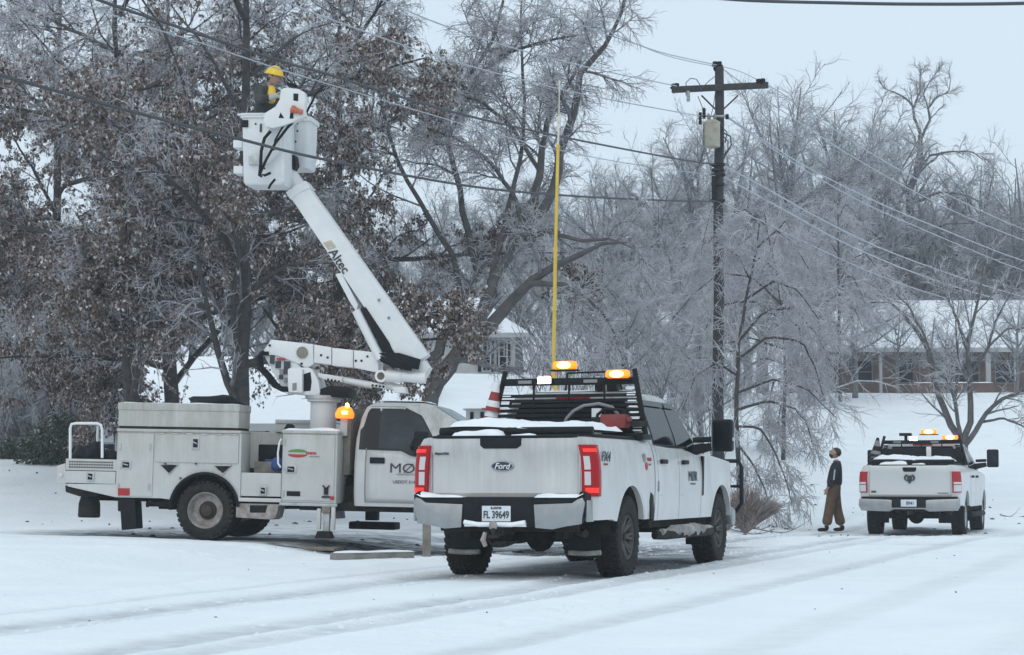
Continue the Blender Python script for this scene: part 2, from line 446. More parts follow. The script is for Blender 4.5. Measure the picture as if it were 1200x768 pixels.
def surface(x, y):
    """height, track wear and a mask of bare asphalt and darker patches"""
    s = lateral(x, y); al = x * math.sin(ROAD) + y * math.cos(ROAD)
    z = base_height(x, y)
    near = sstep(70, 45, y)
    near = near * sstep(27, 24, np.abs(x)); z = z + near * (0.030 * (fbm(x * .55, y * .55, 3) - .5) + 0.016 * (fbm(x * 3.1, y * 3.1, 9, 3) - .5))
    z = z + (1 - near) * 0.35 * (fbm(x * .08, y * .08, 5) - .5)
    # rough untouched verge
    verge = sstep(34, 38, y) * sstep(60, 48, y)
    verge = verge * sstep(27, 22, np.abs(x)); z = z + verge * 0.05 * (fbm(x * 2.2, y * 2.2, 19, 3) - .5)
    tr = np.zeros_like(z); road = sstep(56, 46, y)
    wob = 0.28 * (fbm(al * .045, al * 0 + 3.3, 21, 2) - .5)
    for k, (c, wd, a) in enumerate(TRACKS):
        dd = np.abs(s - c - wob * (1 + .3 * k))
        g = np.exp(-(dd / wd) ** 4)
        brk = 0.6 + 0.55 * fbm(al * .5, s * 2.5, 40 + k, 3)
        g = g * road; tr = np.maximum(tr, a * g * np.clip(brk, 0, 1))
        z = z + .010 * a * g * (fbm(al * 9, s * 14, 80 + k, 2) - .5)
        z = z - .007 * a * g * (np.sin(al * 38 + 6 * np.abs(s - c - wob * (1 + .3 * k)) * 9) > .25) * (fbm(al * .6, s, 90 + k, 2) > .42)
        rim = np.exp(-((dd - wd * 1.45) / (wd * .35)) ** 2)
        rim = rim * road; z = z + a * (-0.016 * g + 0.011 * rim * (0.4 + 1.2 * fbm(al * 3, s * 3, 60 + k, 3)))
    # low ridge of pushed snow on the road edge
    rd = np.exp(-((s + 9.35 + .25 * (fbm(al * .3, al * 0, 31, 2) - .5)) / .22) ** 2) * sstep(12, 15, y) * road
    z = z + 0.045 * rd * (0.4 + 1.1 * fbm(x * 2.4, y * 2.4, 33, 3))
    # chunky strip between the middle tracks
    ch = np.exp(-((s + 4.85) / .30) ** 2)
    z = z + 0.035 * ch * np.maximum(0, fbm(x * 5, y * 5, 35, 3) - .42) * 2
    # bare wet asphalt where the bucket truck works
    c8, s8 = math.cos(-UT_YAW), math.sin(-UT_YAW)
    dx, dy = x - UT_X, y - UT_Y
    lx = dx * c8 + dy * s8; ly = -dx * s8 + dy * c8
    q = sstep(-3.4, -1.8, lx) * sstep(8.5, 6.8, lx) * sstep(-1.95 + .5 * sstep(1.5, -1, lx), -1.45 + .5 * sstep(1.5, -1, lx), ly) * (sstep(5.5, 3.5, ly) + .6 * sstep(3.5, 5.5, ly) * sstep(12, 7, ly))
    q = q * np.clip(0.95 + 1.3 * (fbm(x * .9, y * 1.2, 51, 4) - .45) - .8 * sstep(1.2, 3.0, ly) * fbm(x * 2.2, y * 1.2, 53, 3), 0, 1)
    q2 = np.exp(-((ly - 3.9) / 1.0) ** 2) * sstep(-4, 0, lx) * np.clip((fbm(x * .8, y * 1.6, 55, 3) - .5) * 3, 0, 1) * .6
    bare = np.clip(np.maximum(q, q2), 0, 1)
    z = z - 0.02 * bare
    # darker ground patch under the big pickup and the far one
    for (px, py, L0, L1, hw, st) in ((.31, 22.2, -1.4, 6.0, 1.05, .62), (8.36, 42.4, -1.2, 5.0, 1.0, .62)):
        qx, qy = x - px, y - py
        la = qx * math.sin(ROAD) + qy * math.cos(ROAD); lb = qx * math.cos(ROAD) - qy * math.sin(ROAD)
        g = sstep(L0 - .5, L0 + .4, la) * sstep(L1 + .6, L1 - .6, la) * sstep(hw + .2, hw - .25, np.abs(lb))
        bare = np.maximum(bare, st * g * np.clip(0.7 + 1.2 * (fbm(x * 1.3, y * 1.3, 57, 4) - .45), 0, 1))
    # footprints round the trucks and where the man walked
    rs = np.random.RandomState(8); fp = []
    for (x0, y0, x1, y1, n) in ((-3.6, 27.6, 1.0, 26.6, 15), (-7.6, 27.4, -3.2, 27.3, 14), (2.2, 24.2, 3.6, 30.5, 16), (4.2, 36.5, 7.0, 44.4, 20), (5.5, 43.6, 9.0, 43.4, 12), (-5.8, 25.2, -1.2, 25.9, 13)):
        for i in range(n):
            t = i / (n - 1); fp.append((x0 + (x1 - x0) * t + rs.randn() * .08, y0 + (y1 - y0) * t + rs.randn() * .08 + (.12 if i % 2 else -.12), math.atan2(y1 - y0, x1 - x0)))
    for fx, fy, fa in fp:
        m_ = (np.abs(x - fx) < .4) & (np.abs(y - fy) < .4)
        if not m_.any(): continue
        dx, dy = x[m_] - fx, y[m_] - fy; a_ = dx * math.cos(fa) + dy * math.sin(fa); b_ = -dx * math.sin(fa) + dy * math.cos(fa)
        r_ = (a_ / .17) ** 2 + (b_ / .09) ** 2; z[m_] += -.035 * np.exp(-r_ ** 2) + .012 * np.exp(-((np.sqrt(r_) - 1.45) / .3) ** 2)
    return z, np.clip(tr, 0, 1), bare

def ground_mat():
    m = bpy.data.materials.new('snow_ground'); m.use_nodes = True
    nt = m.node_tree; b = nt.nodes['Principled BSDF']
    b.inputs['Roughness'].default_value = 0.7; b.inputs['Specular IOR Level'].default_value = 0.25
    tc = nt.nodes.new('ShaderNodeTexCoord')
    def noise(sc, det=5, vec=None):
        n = nt.nodes.new('ShaderNodeTexNoise'); n.inputs['Scale'].default_value = sc; n.inputs['Detail'].default_value = det
        nt.links.new(vec or tc.outputs['Object'], n.inputs['Vector']); return n.outputs[0]
    def mix(f, a, c):
        x = nt.nodes.new('ShaderNodeMix'); x.data_type = 'RGBA'
        for k, val in ((0, f), (6, a), (7, c)):
            if isinstance(val, tuple): x.inputs[k].default_value = (*val, 1)
            else: nt.links.new(val, x.inputs[k])
        return x.outputs[2]
    def rng(v, a, c, lo=0.0, hi=1.0):
        x = nt.nodes.new('ShaderNodeMapRange'); nt.links.new(v, x.inputs['Value'])
        x.inputs['From Min'].default_value = a; x.inputs['From Max'].default_value = c
        x.inputs['To Min'].default_value = lo; x.inputs['To Max'].default_value = hi
        return x.outputs[0]
    def mul(a, c):
        x = nt.nodes.new('ShaderNodeMath'); x.operation = 'MULTIPLY'; x.use_clamp = True
        nt.links.new(a, x.inputs[0])
        if isinstance(c, float): x.inputs[1].default_value = c
        else: nt.links.new(c, x.inputs[1])
        return x.outputs[0]
    at = nt.nodes.new('ShaderNodeAttribute'); at.attribute_name = 'track'
    ab = nt.nodes.new('ShaderNodeAttribute'); ab.attribute_name = 'bare'
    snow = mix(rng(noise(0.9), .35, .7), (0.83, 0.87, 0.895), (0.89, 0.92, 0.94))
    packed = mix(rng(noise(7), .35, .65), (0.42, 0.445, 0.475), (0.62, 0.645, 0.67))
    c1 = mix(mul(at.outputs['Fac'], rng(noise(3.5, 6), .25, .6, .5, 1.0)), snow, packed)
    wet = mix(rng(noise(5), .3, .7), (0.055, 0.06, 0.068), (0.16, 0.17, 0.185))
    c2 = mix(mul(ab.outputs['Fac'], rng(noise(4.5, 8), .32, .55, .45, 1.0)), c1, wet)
    nt.links.new(c2, b.inputs['Base Color'])
    bp = nt.nodes.new('ShaderNodeBump'); bp.inputs['Strength'].default_value = 0.75; bp.inputs['Distance'].default_value = 0.03
    nt.links.new(noise(9, 9), bp.inputs['Height']); nt.links.new(bp.outputs[0], b.inputs['Normal'])
    return m
M['ground'] = ground_mat()

def grid_mesh(name, xs, ys, hole=None):
    X, Y = np.meshgrid(xs, ys)
    Z, T, B = surface(X, Y)
    if hole is not None:
        x0, x1, y0, y1 = hole
        ins = (X > x0 + .01) & (X < x1 - .01) & (Y > y0 + .01) & (Y < y1 - .01)
    nx, ny = len(xs), len(ys)
    co = np.stack([X, Y, Z], -1).reshape(-1, 3)
    idx = np.arange(nx * ny).reshape(ny, nx)
    q = np.stack([idx[:-1, :-1], idx[:-1, 1:], idx[1:, 1:], idx[1:, :-1]], -1).reshape(-1, 4)
    me = bpy.data.meshes.new(name)
    me.vertices.add(len(co)); me.vertices.foreach_set('co', co.ravel())
    me.loops.add(q.size); me.loops.foreach_set('vertex_index', q.ravel())
    me.polygons.add(len(q)); me.polygons.foreach_set('loop_start', np.arange(0, q.size, 4))
    me.polygons.foreach_set('use_smooth', [True] * len(q))
    me.update()
    for nm, A in (('track', T), ('bare', B)):
        a = me.attributes.new(nm, 'FLOAT', 'POINT'); a.data.foreach_set('value', A.ravel().astype(np.float32))
    me.materials.append(M['ground'])
    o = bpy.data.objects.new(name, me); COL.objects.link(o); o['kind'] = 'structure'
    return o
def axis_pts(segs):
    out = []
    for a, b, st in segs: out += list(np.arange(a, b, st))
    return np.array(out + [segs[-1][1]])
grid_mesh('snowy_ground', axis_pts([(-900, -60, 60), (-60, -16, 1.5), (-16, -9, .4), (-9, 9, .08), (9, 27, .35), (27, 60, 1.5), (60, 900, 60)]),
          axis_pts([(-30, 8, 2), (8, 11, .2), (11, 30, .065), (30, 50, .2), (50, 72, .6), (72, 130, 1.5), (130, 1500, 60)]))
# ------------------------------------------------------------------ wheels
def make_wheel(parent, x, y, z, Rr, W, rimr, style, outer, name='wheel', seg=40):
    """outer: +1 / -1, the side of the vehicle it faces"""
    mb = MB(); hw = W / 2
    prof = [(rimr * .98, -hw * .72), (rimr * 1.06, -hw * .92), (Rr * .80, -hw * 1.02), (Rr * .93, -hw * .97), (Rr * .975, -hw * .80), (Rr * .985, 0),
            (Rr * .975, hw * .80), (Rr * .93, hw * .97), (Rr * .80, hw * 1.02), (rimr * 1.06, hw * .92), (rimr * .98, hw * .72)]
    mb.lathe(prof, (0, 0, 0), 1, seg, closed=True)
    # tread blocks
    nb = 34
    for k in range(nb):
        a = 2 * math.pi * k / nb
        for r_, (yy, sh, l) in enumerate(((-.72, .0, .34), (-.24, .5, .24), (.24, .0, .24), (.72, .5, .34))):
            aa = a + sh * 2 * math.pi / nb
            c = Vector((math.cos(aa) * Rr * .985, yy * hw, math.sin(aa) * Rr * .985))
            T = Matrix.Translation(c) @ Matrix.Rotation(-aa, 4, 'Y') @ Matrix.Rotation(R(12 * (1 if r_ % 2 else -1)), 4, 'X')
            mb.box(-.02 * Rr / .42, .016 * Rr / .42, -l * hw * .62, l * hw * .62, -.026, .026, 0, T)
    o = mb.build(name, 'tyre', parent, smooth=True, angle=40)
    o.location = (x, y, z)
    rb = MB(); f = outer
    if style == 'steel_dual':
        rb.lathe([(rimr, hw * .75 * f), (rimr * .96, hw * .86 * f), (rimr * .90, hw * .70 * f), (rimr * .86, -hw * .1 * f), (rimr * .80, -hw * .32 * f), (rimr * .50, -hw * .42 * f), (rimr * .0, -hw * .42 * f)], (0, 0, 0), 1, 32, cap=False)
        rim = rb.build('rim', 'steel', o, smooth=True)
        hb = MB(); hb.lathe([(rimr * .50, -hw * .41 * f), (rimr * .46, -hw * .15 * f), (rimr * .34, hw * .05 * f), (rimr * .30, hw * .35 * f), (rimr * .22, hw * .42 * f), (0, hw * .42 * f)], (0, 0, 0), 1, 20)
        for k in range(8):
            a = 2 * math.pi * k / 8
            hb.tube([(math.cos(a) * rimr * .42, -hw * .3 * f, math.sin(a) * rimr * .42), (math.cos(a) * rimr * .42, hw * .06 * f, math.sin(a) * rimr * .42)], rimr * .045, 6)
        hb.build('hub_cap', 'hub', o, smooth=True)
    else:
        rb.lathe([(rimr, hw * .72 * f), (rimr * .97, hw * .90 * f), (rimr * .93, hw * .80 * f), (rimr * .90, hw * .2 * f), (rimr * .88, -hw * .5 * f), (0, -hw * .5 * f)], (0, 0, 0), 1, 32, cap=False)
        n = 8 if style == 'dark' else 5
        for k in range(n):
            a = 2 * math.pi * k / n
            for s_ in (-1, 1):
                b_ = a + s_ * (0.13 if n == 8 else .2)
                p0 = Vector((math.cos(a) * rimr * .22, hw * .38 * f, math.sin(a) * rimr * .22))
                p1 = Vector((math.cos(b_) * rimr * .93, hw * .74 * f, math.sin(b_) * rimr * .93))
                rb.tube([p0, p1], [rimr * .085, rimr * .055], 6)
        rb.lathe([(rimr * .34, hw * .2 * f), (rimr * .33, hw * .46 * f), (rimr * .24, hw * .50 * f), (rimr * .22, hw * .60 * f), (0, hw * .62 * f)], (0, 0, 0), 1, 20)
        rb.build('rim', 'rim' if style == 'dark' else 'rims', o, smooth=True)
        hb = MB(); hb.lathe([(rimr * .20, hw * .60 * f), (rimr * .17, hw * .68 * f), (0, hw * .70 * f)], (0, 0, 0), 1, 16)
        for k in range(8):
            a = 2 * math.pi * (k + .5) / 8
            hb.tube([(math.cos(a) * rimr * .28, hw * .45 * f, math.sin(a) * rimr * .28), (math.cos(a) * rimr * .28, hw * .56 * f, math.sin(a) * rimr * .28)], rimr * .03, 6)
        hb.build('hub_cap', 'black', o, smooth=True)
    return o

def interp(tab, t):
    if t <= tab[0][0]: return tab[0][1]
    for (a, va), (b, vb) in zip(tab, tab[1:]):
        if t <= b:
            k = (t - a) / (b - a); return va + (vb - va) * k
    return tab[-1][1]

# ------------------------------------------------------------------ crew cab pickup (x forward from rear axle, y left, z up)
def pickup(frame, st):
    root = empty(st['name'], frame, st['label'], 'pickup truck', None)
    WB, RW = st['wb'], st['rw']
    TG = st['tg']                       # x of tailgate outer face (negative)
    ztop, zlow = st['ztop'], st['zlow']  # rail height, tailgate bottom
    CB = st['cab']                      # x of cab back
    HWB = st['hw']                      # half width
    wt = [(.35, -.055), (.5, -.02), (.72, 0), (1.0, .008), (1.18, .004), (1.30, -.012), (ztop - .03, -.045), (ztop, -.075), (ztop + .05, -.10)]
    W = lambda z: HWB + interp(wt, z)
    ar = RW + .105                      # arch radius
    def arch(x, base):
        zb = base
        for cx in (0, WB):
            dd = abs(x - cx)
            if dd < ar: zb = max(zb, RW + .03 + math.sqrt(ar * ar - dd * dd) * .97)
        return zb
    def flare(x, z):
        f = 0
        for cx in (0, WB):
            r = math.hypot(x - cx, z - RW - .03)
            if z > RW * .6: f = max(f, math.exp(-((r - ar) / .07) ** 2) * .022)
        return f
    def xcols(x0, x1):
        xs = list(np.linspace(x0, x1, max(2, int(abs(x1 - x0) / .09) + 1)))
        for cx in (0, WB):
            for k in range(25):
                xx = cx + ar * math.cos(math.pi * k / 24) * .9999
                if x0 < xx < x1: xs.append(xx)
        xs = sorted(xs); o = [xs[0]]
        for q in xs[1:]:
            if q - o[-1] > .004: o.append(q)
        return o
    def panel(mb, sd, cols, zbf, ztf, rows=12, inset=None, ret=.06, off=0):
        rws = []
        for i, x in enumerate(cols):
            xx, ins = x if isinstance(x, tuple) else (x, 0)
            zb, zt = zbf(xx), ztf(xx); r = []
            y0 = W(zb) + flare(xx, zb) - ins
            r.append((xx, sd * (y0 - ret), zb + .004))
            for k in range(rows + 1):
                z = zb + (zt - zb) * k / rows
                y = W(z) + flare(xx, z) - ins + off
                r.append((xx, sd * y, z))
            rws.append(r)
        mb.grid(rws)
        return mb
    base = .56
    pmat = st['paint']
    # ---- dark structure
    u = MB()
    u.box(TG + .10, CB + .02, -HWB + .16, HWB - .16, .78, ztop - .10)
    u.box(CB, WB + .60, -HWB + .20, HWB - .20, .55, ztop - .14)
    u.box(TG + .06, WB + .75, -.48, -.38, .50, .66); u.box(TG + .06, WB + .75, .38, .48, .50, .66)
    u.box(TG + .12, TG + .22, -.75, .75, .50, .62)
    for s in (-1, 1):
        u.box(-.55, -ar * .2, s * (HWB - .30) - .03, s * (HWB - .30) + .03, .55, 1.1)
        u.box(CB - .05, WB - ar - .02, s * (HWB - .10) - .05, s * (HWB - .10) + .05, .50, .62)
        u.box(-.95, .95, s * .50 - .04, s * .50 + .04, .42, .50)          # leaf springs
        u.tube([(-.25, s * .35, .40), (-.55, s * .38, .80)], .03, 8)
    u.tube([(0, -.72, RW * .98), (0, .72, RW * .98)], .055, 10)
    u.lathe([(.01, -.17), (.13, -.10), (.165, 0), (.13, .12), (.05, .22)], (0, .02, RW * .98), 0, 14)
    u.tube([(WB, -.72, RW), (WB, .72, RW)], .05, 8); u.lathe([(.02, -.12), (.13, 0), (.02, .12)], (WB, .2, RW), 0, 12)
    u.tube([(.1, .02, RW), (2.6, .05, .62)], .045, 8)
    u.box(.9, 2.2, .25, .70, .45, .62)
    u.tube([(2.6, -.3, .52), (.7, -.35, .52), (.25, -.45, .70), (-.35, -.52, .62), (-.9, -.70, .50), (-1.0, -.80, .48)], .045, 10)
    u.box(WB - .45, WB + .75, -.45, .45, .38, .60)
    u.build('chassis', 'under', root, bevel=.008, seg=1)
    # ---- bed sides, wrapping round the rear corners
    for sd in (-1, 1):
        cols = [(TG - .005, .17), (TG - .005, .09), (TG - .002, .05), (TG + .012, .022), (TG + .035, .006), (TG + .07, 0)] + xcols(TG + .12, CB - .022)
        mb = MB()
        panel(mb, sd, cols, lambda x: arch(x, .60 if x > -.6 else .62 + .0 * x), lambda x: ztop, 14)
        # rail top
        mb.grid([[(c if not isinstance(c, tuple) else c[0], sd * (W(ztop) - (c[1] if isinstance(c, tuple) else 0)), ztop),
                  (c if not isinstance(c, tuple) else c[0], sd * (W(ztop) - .05 - (c[1] if isinstance(c, tuple) else 0) * .6), ztop + .012),
                  (c if not isinstance(c, tuple) else c[0], sd * (HWB - .20), ztop + .010)] for c in cols])
        mb.box(TG + .0, TG + .10, sd * (HWB - .175) - .006, sd * (HWB - .175) + .006, zlow, ztop)
        b_ = mb.build('bed_side', pmat, root, smooth=True, angle=30)
        tr = MB(); tr.box(TG + .02, CB - .03, sd * (W(ztop) - .105) - .045, sd * (W(ztop) - .105) + .045, ztop + .010, ztop + .026)
        tr.build('bed_rail_cap', 'black', b_, bevel=.005)
        # arch lip (dark liner)
        li = MB(); n = 22
        for cx, par in ((0, root), (WB, root)):
            li = MB(); rows = []
            for k in range(n + 1):
                a = math.pi * k / n
                X, Z = cx + ar * math.cos(a), RW + .03 + ar * .97 * math.sin(a)
                rows.append([(X, sd * (W(max(.6, Z)) - .05), Z + .003), (X, sd * .58, Z + .003)])
            li.grid(rows); li.build('wheel_arch_liner', 'under', root, smooth=True)
        # marker lamp over arch and mud flap
        mf = MB(); mf.box(-ar - .06, -ar - .035, sd * (HWB - .32) - (.17), sd * (HWB - .32) + .185, .26, .64)
        mf.build('mud_flap', 'black', root, bevel=.01)
        mf = MB(); mf.box(WB - ar - .05, WB - ar - .03, sd * (HWB - .20) - .10, sd * (HWB - .20) + .10, .24, .56)
        mf.build('mud_flap', 'black', root, bevel=.01)
        if st['kind'] == 'a':
            sn = MB(); sn.tube([(-ar - .075, sd * (HWB - .49), .27), (-ar - .075, sd * (HWB - .30), .262), (-ar - .075, sd * (HWB - .14), .275)], .028, 8)
            sn.build('packed_snow', 'dirtysnow', root, smooth=True)
        # tail lamp
        lz0, lz1 = st['lamp']
        lc = [(TG - .005, .155), (TG - .005, .09), (TG - .002, .05), (TG + .012, .022), (TG + .035, .006), (TG + .07, 0), (TG + .115, 0)]
        if st['kind'] == 'b': lc = lc[:-1] + [(TG + .10, 0)]
        def lampgeo(z0, z1, cols, off):
            rws = []
            for (xx, ins) in cols:
                r = [(xx + (.03 if ins > .04 else 0), sd * (W((z0 + z1) / 2) - ins - .02), z0)]
                for k in range(5):
                    z = z0 + (z1 - z0) * k / 4
                    r.append((xx - (off if ins > .03 else off * .4), sd * (W(z) - ins + (off if ins < .03 else off * .3)), z))
                r.append((xx + (.03 if ins > .04 else 0), sd * (W((z0 + z1) / 2) - ins - .02), z1))
                rws.append(r)
            return rws
        lm = MB(); lm.grid(lampgeo(lz0, lz1, lc, .018))
        for e in (0, -1):
            g = lampgeo(lz0, lz1, lc, .018)[e]; lm.add(g, [tuple(range(len(g)))])
        lamp = lm.build('tail_lamp', 'red' if st['kind'] == 'a' else 'reddull', root, smooth=True, angle=50)
        H = lz1 - lz0
        if st['kind'] == 'a':
            for (a, b, c, mt, nm) in ((.22, .48, lc[0:4], 'clear', 'reverse_lens'), (.52, .78, lc[0:4], 'clear', 'reverse_lens'), (.07, .17, lc[0:5], 'redhot', 'lit_lens'), (.86, .93, lc[0:5], 'redhot', 'lit_lens')):
                q = MB(); cc = [(TG - .005, .128), (TG - .004, .095), (TG - .002, .062)] if nm == 'reverse_lens' else [(xx, ins - (.035 if k == 0 else 0)) for k, (xx, ins) in enumerate(c)]
                q.grid(lampgeo(lz0 + H * a, lz0 + H * b, cc, .024)); q.build(nm, mt, lamp, smooth=True)
        else:
            for (a, b, mt, nm) in ((.05, .36, 'cleardull', 'reverse_lens'), (.40, .50, 'cleardull', 'reverse_lens')):
                q = MB(); cc = [(xx, ins - (.02 if k == 0 else 0)) for k, (xx, ins) in enumerate(lc[:5])]
                q.grid(lampgeo(lz0 + H * a, lz0 + H * b, cc, .024)); q.build(nm, mt, lamp, smooth=True)
    # ---- tailgate
    tw = HWB - .185
    mb = MB()
    zs = [zlow, zlow + .05, zlow + .09, ztop - .17, ztop - .13, ztop - .03, ztop]
    xo = [TG + .012, TG - .006, TG + .004, TG + .004, TG - .012, TG - .016, TG - .004]
    ys = [-tw, -tw + .02] + list(np.linspace(-tw + .06, tw - .06, 9)) + [tw - .02, tw]
    rows = []
    for y in ys:
        e = .012 if abs(abs(y) - tw) < 1e-6 else 0
        rows.append([(TG + .09, y, zlow + .004)] + [(xx + e, y, z) for xx, z in zip(xo, zs)] + [(TG + .09, y, ztop - .002)])
    mb.grid(rows)
    for r in (rows[0], rows[-1]): mb.add(r, [tuple(range(len(r)))])
    tg = mb.build('tailgate', pmat, root, smooth=True, angle=25)
    if st['kind'] == 'a':
        q = MB(); q.prism([(-tw + .01, ztop + .004), (tw - .01, ztop + .004), (tw - .01, ztop + .03), (-tw + .01, ztop + .03)], 0, TG - .012, TG + .07)
        q.build('top_trim', 'black', tg, bevel=.008)
        q = MB(); q.prism([(-.24 + .05, ztop + .006), (.26 + .0, ztop + .006), (.26, ztop - .07), (.22, ztop - .105), (-.14, ztop - .105), (-.19, ztop - .07)], 0, TG - .030, TG + .02)
        q.build('handle', 'black', tg, bevel=.012)
        # oval badge
        bz = ztop - .285
        q = MB(); q.lathe([(0, -.004), (.118, -.004), (.125, .004), (.125, .02)], (0, 0, 0), 0, 32); o = q.build('badge_rim', 'galv', tg, smooth=True)
        o.location = (TG - .012, .02, bz); o.scale = (1, 1, .42)
        q = MB(); q.lathe([(0, -.008), (.110, -.008), (.112, .01)], (0, 0, 0), 0, 32); o = q.build('badge', 'navy', tg, smooth=True)
        o.location = (TG - .0125, .02, bz); o.scale = (1, 1, .39)
        text('Ford', .062, basis((TG - .022, .022, bz - .028), (0, -1, 0), (0, 0, 1)), 'white', tg, shear=.35, bold=.001)
        text('MeyerDist', .026, basis((TG - .010, tw - .11, ztop - .165), (0, -1, 0), (0, 0, 1)), 'ink', tg, shear=.3, bold=.0015)
        tg.name = 'tailgate'
    else:
        q = MB(); q.prism([(-.14, ztop - .035), (.14, ztop - .035), (.13, ztop - .105), (.10, ztop - .125), (-.10, ztop - .125), (-.13, ztop - .105)], 0, TG - .024, TG + .02)
        q.build('handle', 'black', tg, bevel=.01)
        # ram head shield: shield outline plus two curled horns
        bz = ztop - .27
        q = MB(); q.prism([(-.035, bz + .07), (.035, bz + .07), (.05, bz + .02), (.028, bz - .07), (0, bz - .095), (-.028, bz - .07), (-.05, bz + .02)], 0, TG - .02, TG + .01)
        for s in (-1, 1):
            pts = []
            for k in range(13):
                a = math.pi * (.5 - 1.45 * k / 12); r = .058 - .022 * k / 12
                pts.append((TG - .018, s * (.045 + math.cos(a) * r), bz + .018 + math.sin(a) * r))
            q.tube(pts, [.022 - .012 * k / 12 for k in range(13)], 6)
        q.build('badge', 'ink', tg, smooth=True)
        text('2500', .036, basis((TG - .010, tw - .09, zlow + .09), (0, -1, 0), (0, 0, 1)), 'ink', tg, bold=.003)
        text('TRADESMAN', .028, basis((TG - .010, -tw + .15, zlow + .065), (0, -1, 0), (0, 0, 1)), 'greyink', tg, bold=.001)
    # ---- rear bumper
    bm_ = MB(); BX = TG - .20; BU = .085
    if st['kind'] == 'a':
        bm_.prism([(a_, b_ + BU) for a_, b_ in [(-.935, .80), (-.87, .835), (-.84, .77), (.84, .77), (.87, .835), (.935, .80), (.92, .60), (.84, .50), (.40, .47), (-.40, .47), (-.84, .50), (-.92, .60)]], 0, BX + .02, TG + .03)
        bp = bm_.build('rear_bumper', 'black', root, bevel=.02)
        for s in (-1, 1):
            q = MB()
            poly = [(.90, .765), (.925, .715), (.885, .50), (.72, .475), (.58, .445), (.40, .46), (.385, .695), (.79, .71), (.85, .75)]
            xs_ = [BX + .0 for p in poly]
            vs = [(x_, s * p[0], p[1] + BU) for x_, p in zip(xs_, poly)] + [(x_ + .03, s * p[0], p[1] + BU) for x_, p in zip(xs_, poly)]
            n = len(poly)
            q.add(vs, [tuple(range(n)), tuple(range(2 * n - 1, n - 1, -1))] + [(i, i + n, (i + 1) % n + n, (i + 1) % n) for i in range(n)])
            q.build('bumper_panel', 'chrome', bp, bevel=.006)
            q = MB(); q.box(BX + .05, TG + .06, s * .932 - .013, s * .932 + .013, .52 + BU, .74 + BU); q.build('bumper_end_cap', 'chrome', bp, bevel=.01)
            q = MB()
            snow_slab(q, BX + .005, TG - .02, s * .38 if s > 0 else -.92, .92 if s > 0 else -.38, .77, .055, 5 + s, 6, 14, zf=lambda x, y: .765 + BU + .06 * max(0, (abs(y) - .84) / .12))
            q.build('snow_layer', 'snow', bp, smooth=True)
        q = MB(); q.box(BX - .01, BX + .03, -.30, .36, .555, .60); q.tube([(BX - .01, .36, .60), (BX - .02, .2, .575), (BX - .02, -.15, .575), (BX - .01, -.30, .60)], .025, 8)
        q.build('snow_layer', 'snow', bp, smooth=True)
        q = MB(); q.box(BX + .006, BX + .014, .02 - .155, .02 + .155, .608, .765)
        pl = q.build('licence_plate', 'plate', bp, bevel=.004)
        text('FL 39649', .075, basis((BX + .003, .02, .640), (0, -1, 0), (0, 0, 1)), 'ink', bp, bold=.002, wscale=.72)
        text('ILLINOIS', .022, basis((BX + .003, .02, .733), (0, -1, 0), (0, 0, 1)), 'ink', bp, bold=.001)
        q = MB(); q.box(BX - .08, TG + .2, -.04, .04, .46, .54); q.lathe([(.0, .07), (.028, .055), (.03, .03), (.018, .0), (.02, -.02)], (BX - .14, .0, .50), 2, 14)
        q.box(BX - .2, BX - .05, -.035, .035, .44, .475); q.tube([(BX - .03, .09, .50), (BX - .05, .10, .43), (BX - .04, .05, .38), (BX - .04, -.02, .37)], .014, 6)
        q.build('tow_hitch', 'under', root, bevel=.004)
        q = MB(); q.lathe([(.0, .05), (.035, .035), (.045, 0), (.038, -.03), (0, -.04)], (BX - .13, .005, .565), 2, 14); q.tube([(BX - .10, .10, .50), (BX - .11, .12, .42), (BX - .09, .10, .36)], [.02, .03, .022], 8)
        q.build('hitch_ball', 'steel', root, smooth=True)
    else:
        poly = [(-.99, .76), (-.42, .74), (-.33, .73), (.33, .73), (.42, .74), (.99, .76), (1.0, .62), (.95, .52), (.40, .50), (.30, .545), (-.30, .545), (-.40, .50), (-.95, .52), (-1.0, .62)]
        bm_.prism(poly, 0, BX, TG + .02)
        bp = bm_.build('rear_bumper', 'chrome', root, bevel=.02)
        q = MB(); q.box(BX - .004, BX + .06, -.34, .34, .575, .745); q.box(BX + .05, TG + .02, -.95, .95, .755, .80); q.build('bumper_recess', 'black', bp, bevel=.01)
        q = MB(); q.box(BX - .012, BX - .006, -.155, .155, .60, .74); q.build('licence_plate', 'plate', bp, bevel=.003)
        text('8941', .07, basis((BX - .014, -.03, .635), (0, -1, 0), (0, 0, 1)), 'ink', bp, bold=.002, wscale=.8)
        q = MB(); q.box(BX - .03, TG + .2, -.04, .04, .44, .52); q.build('tow_hitch', 'under', root, bevel=.004)
    # ---- cab lower: doors and fender
    belt = st['belt']
    def beltf(x): return belt + interp([(CB, 0.02), (CB + .95, -.01), (CB + 1.6, -.03), (CB + 1.95, -.07), (CB + 2.4, -.05)], x)
    d0, d1, d2 = CB + .13, CB + 1.06, CB + 2.10
    FE = WB + .87
    sill = .58
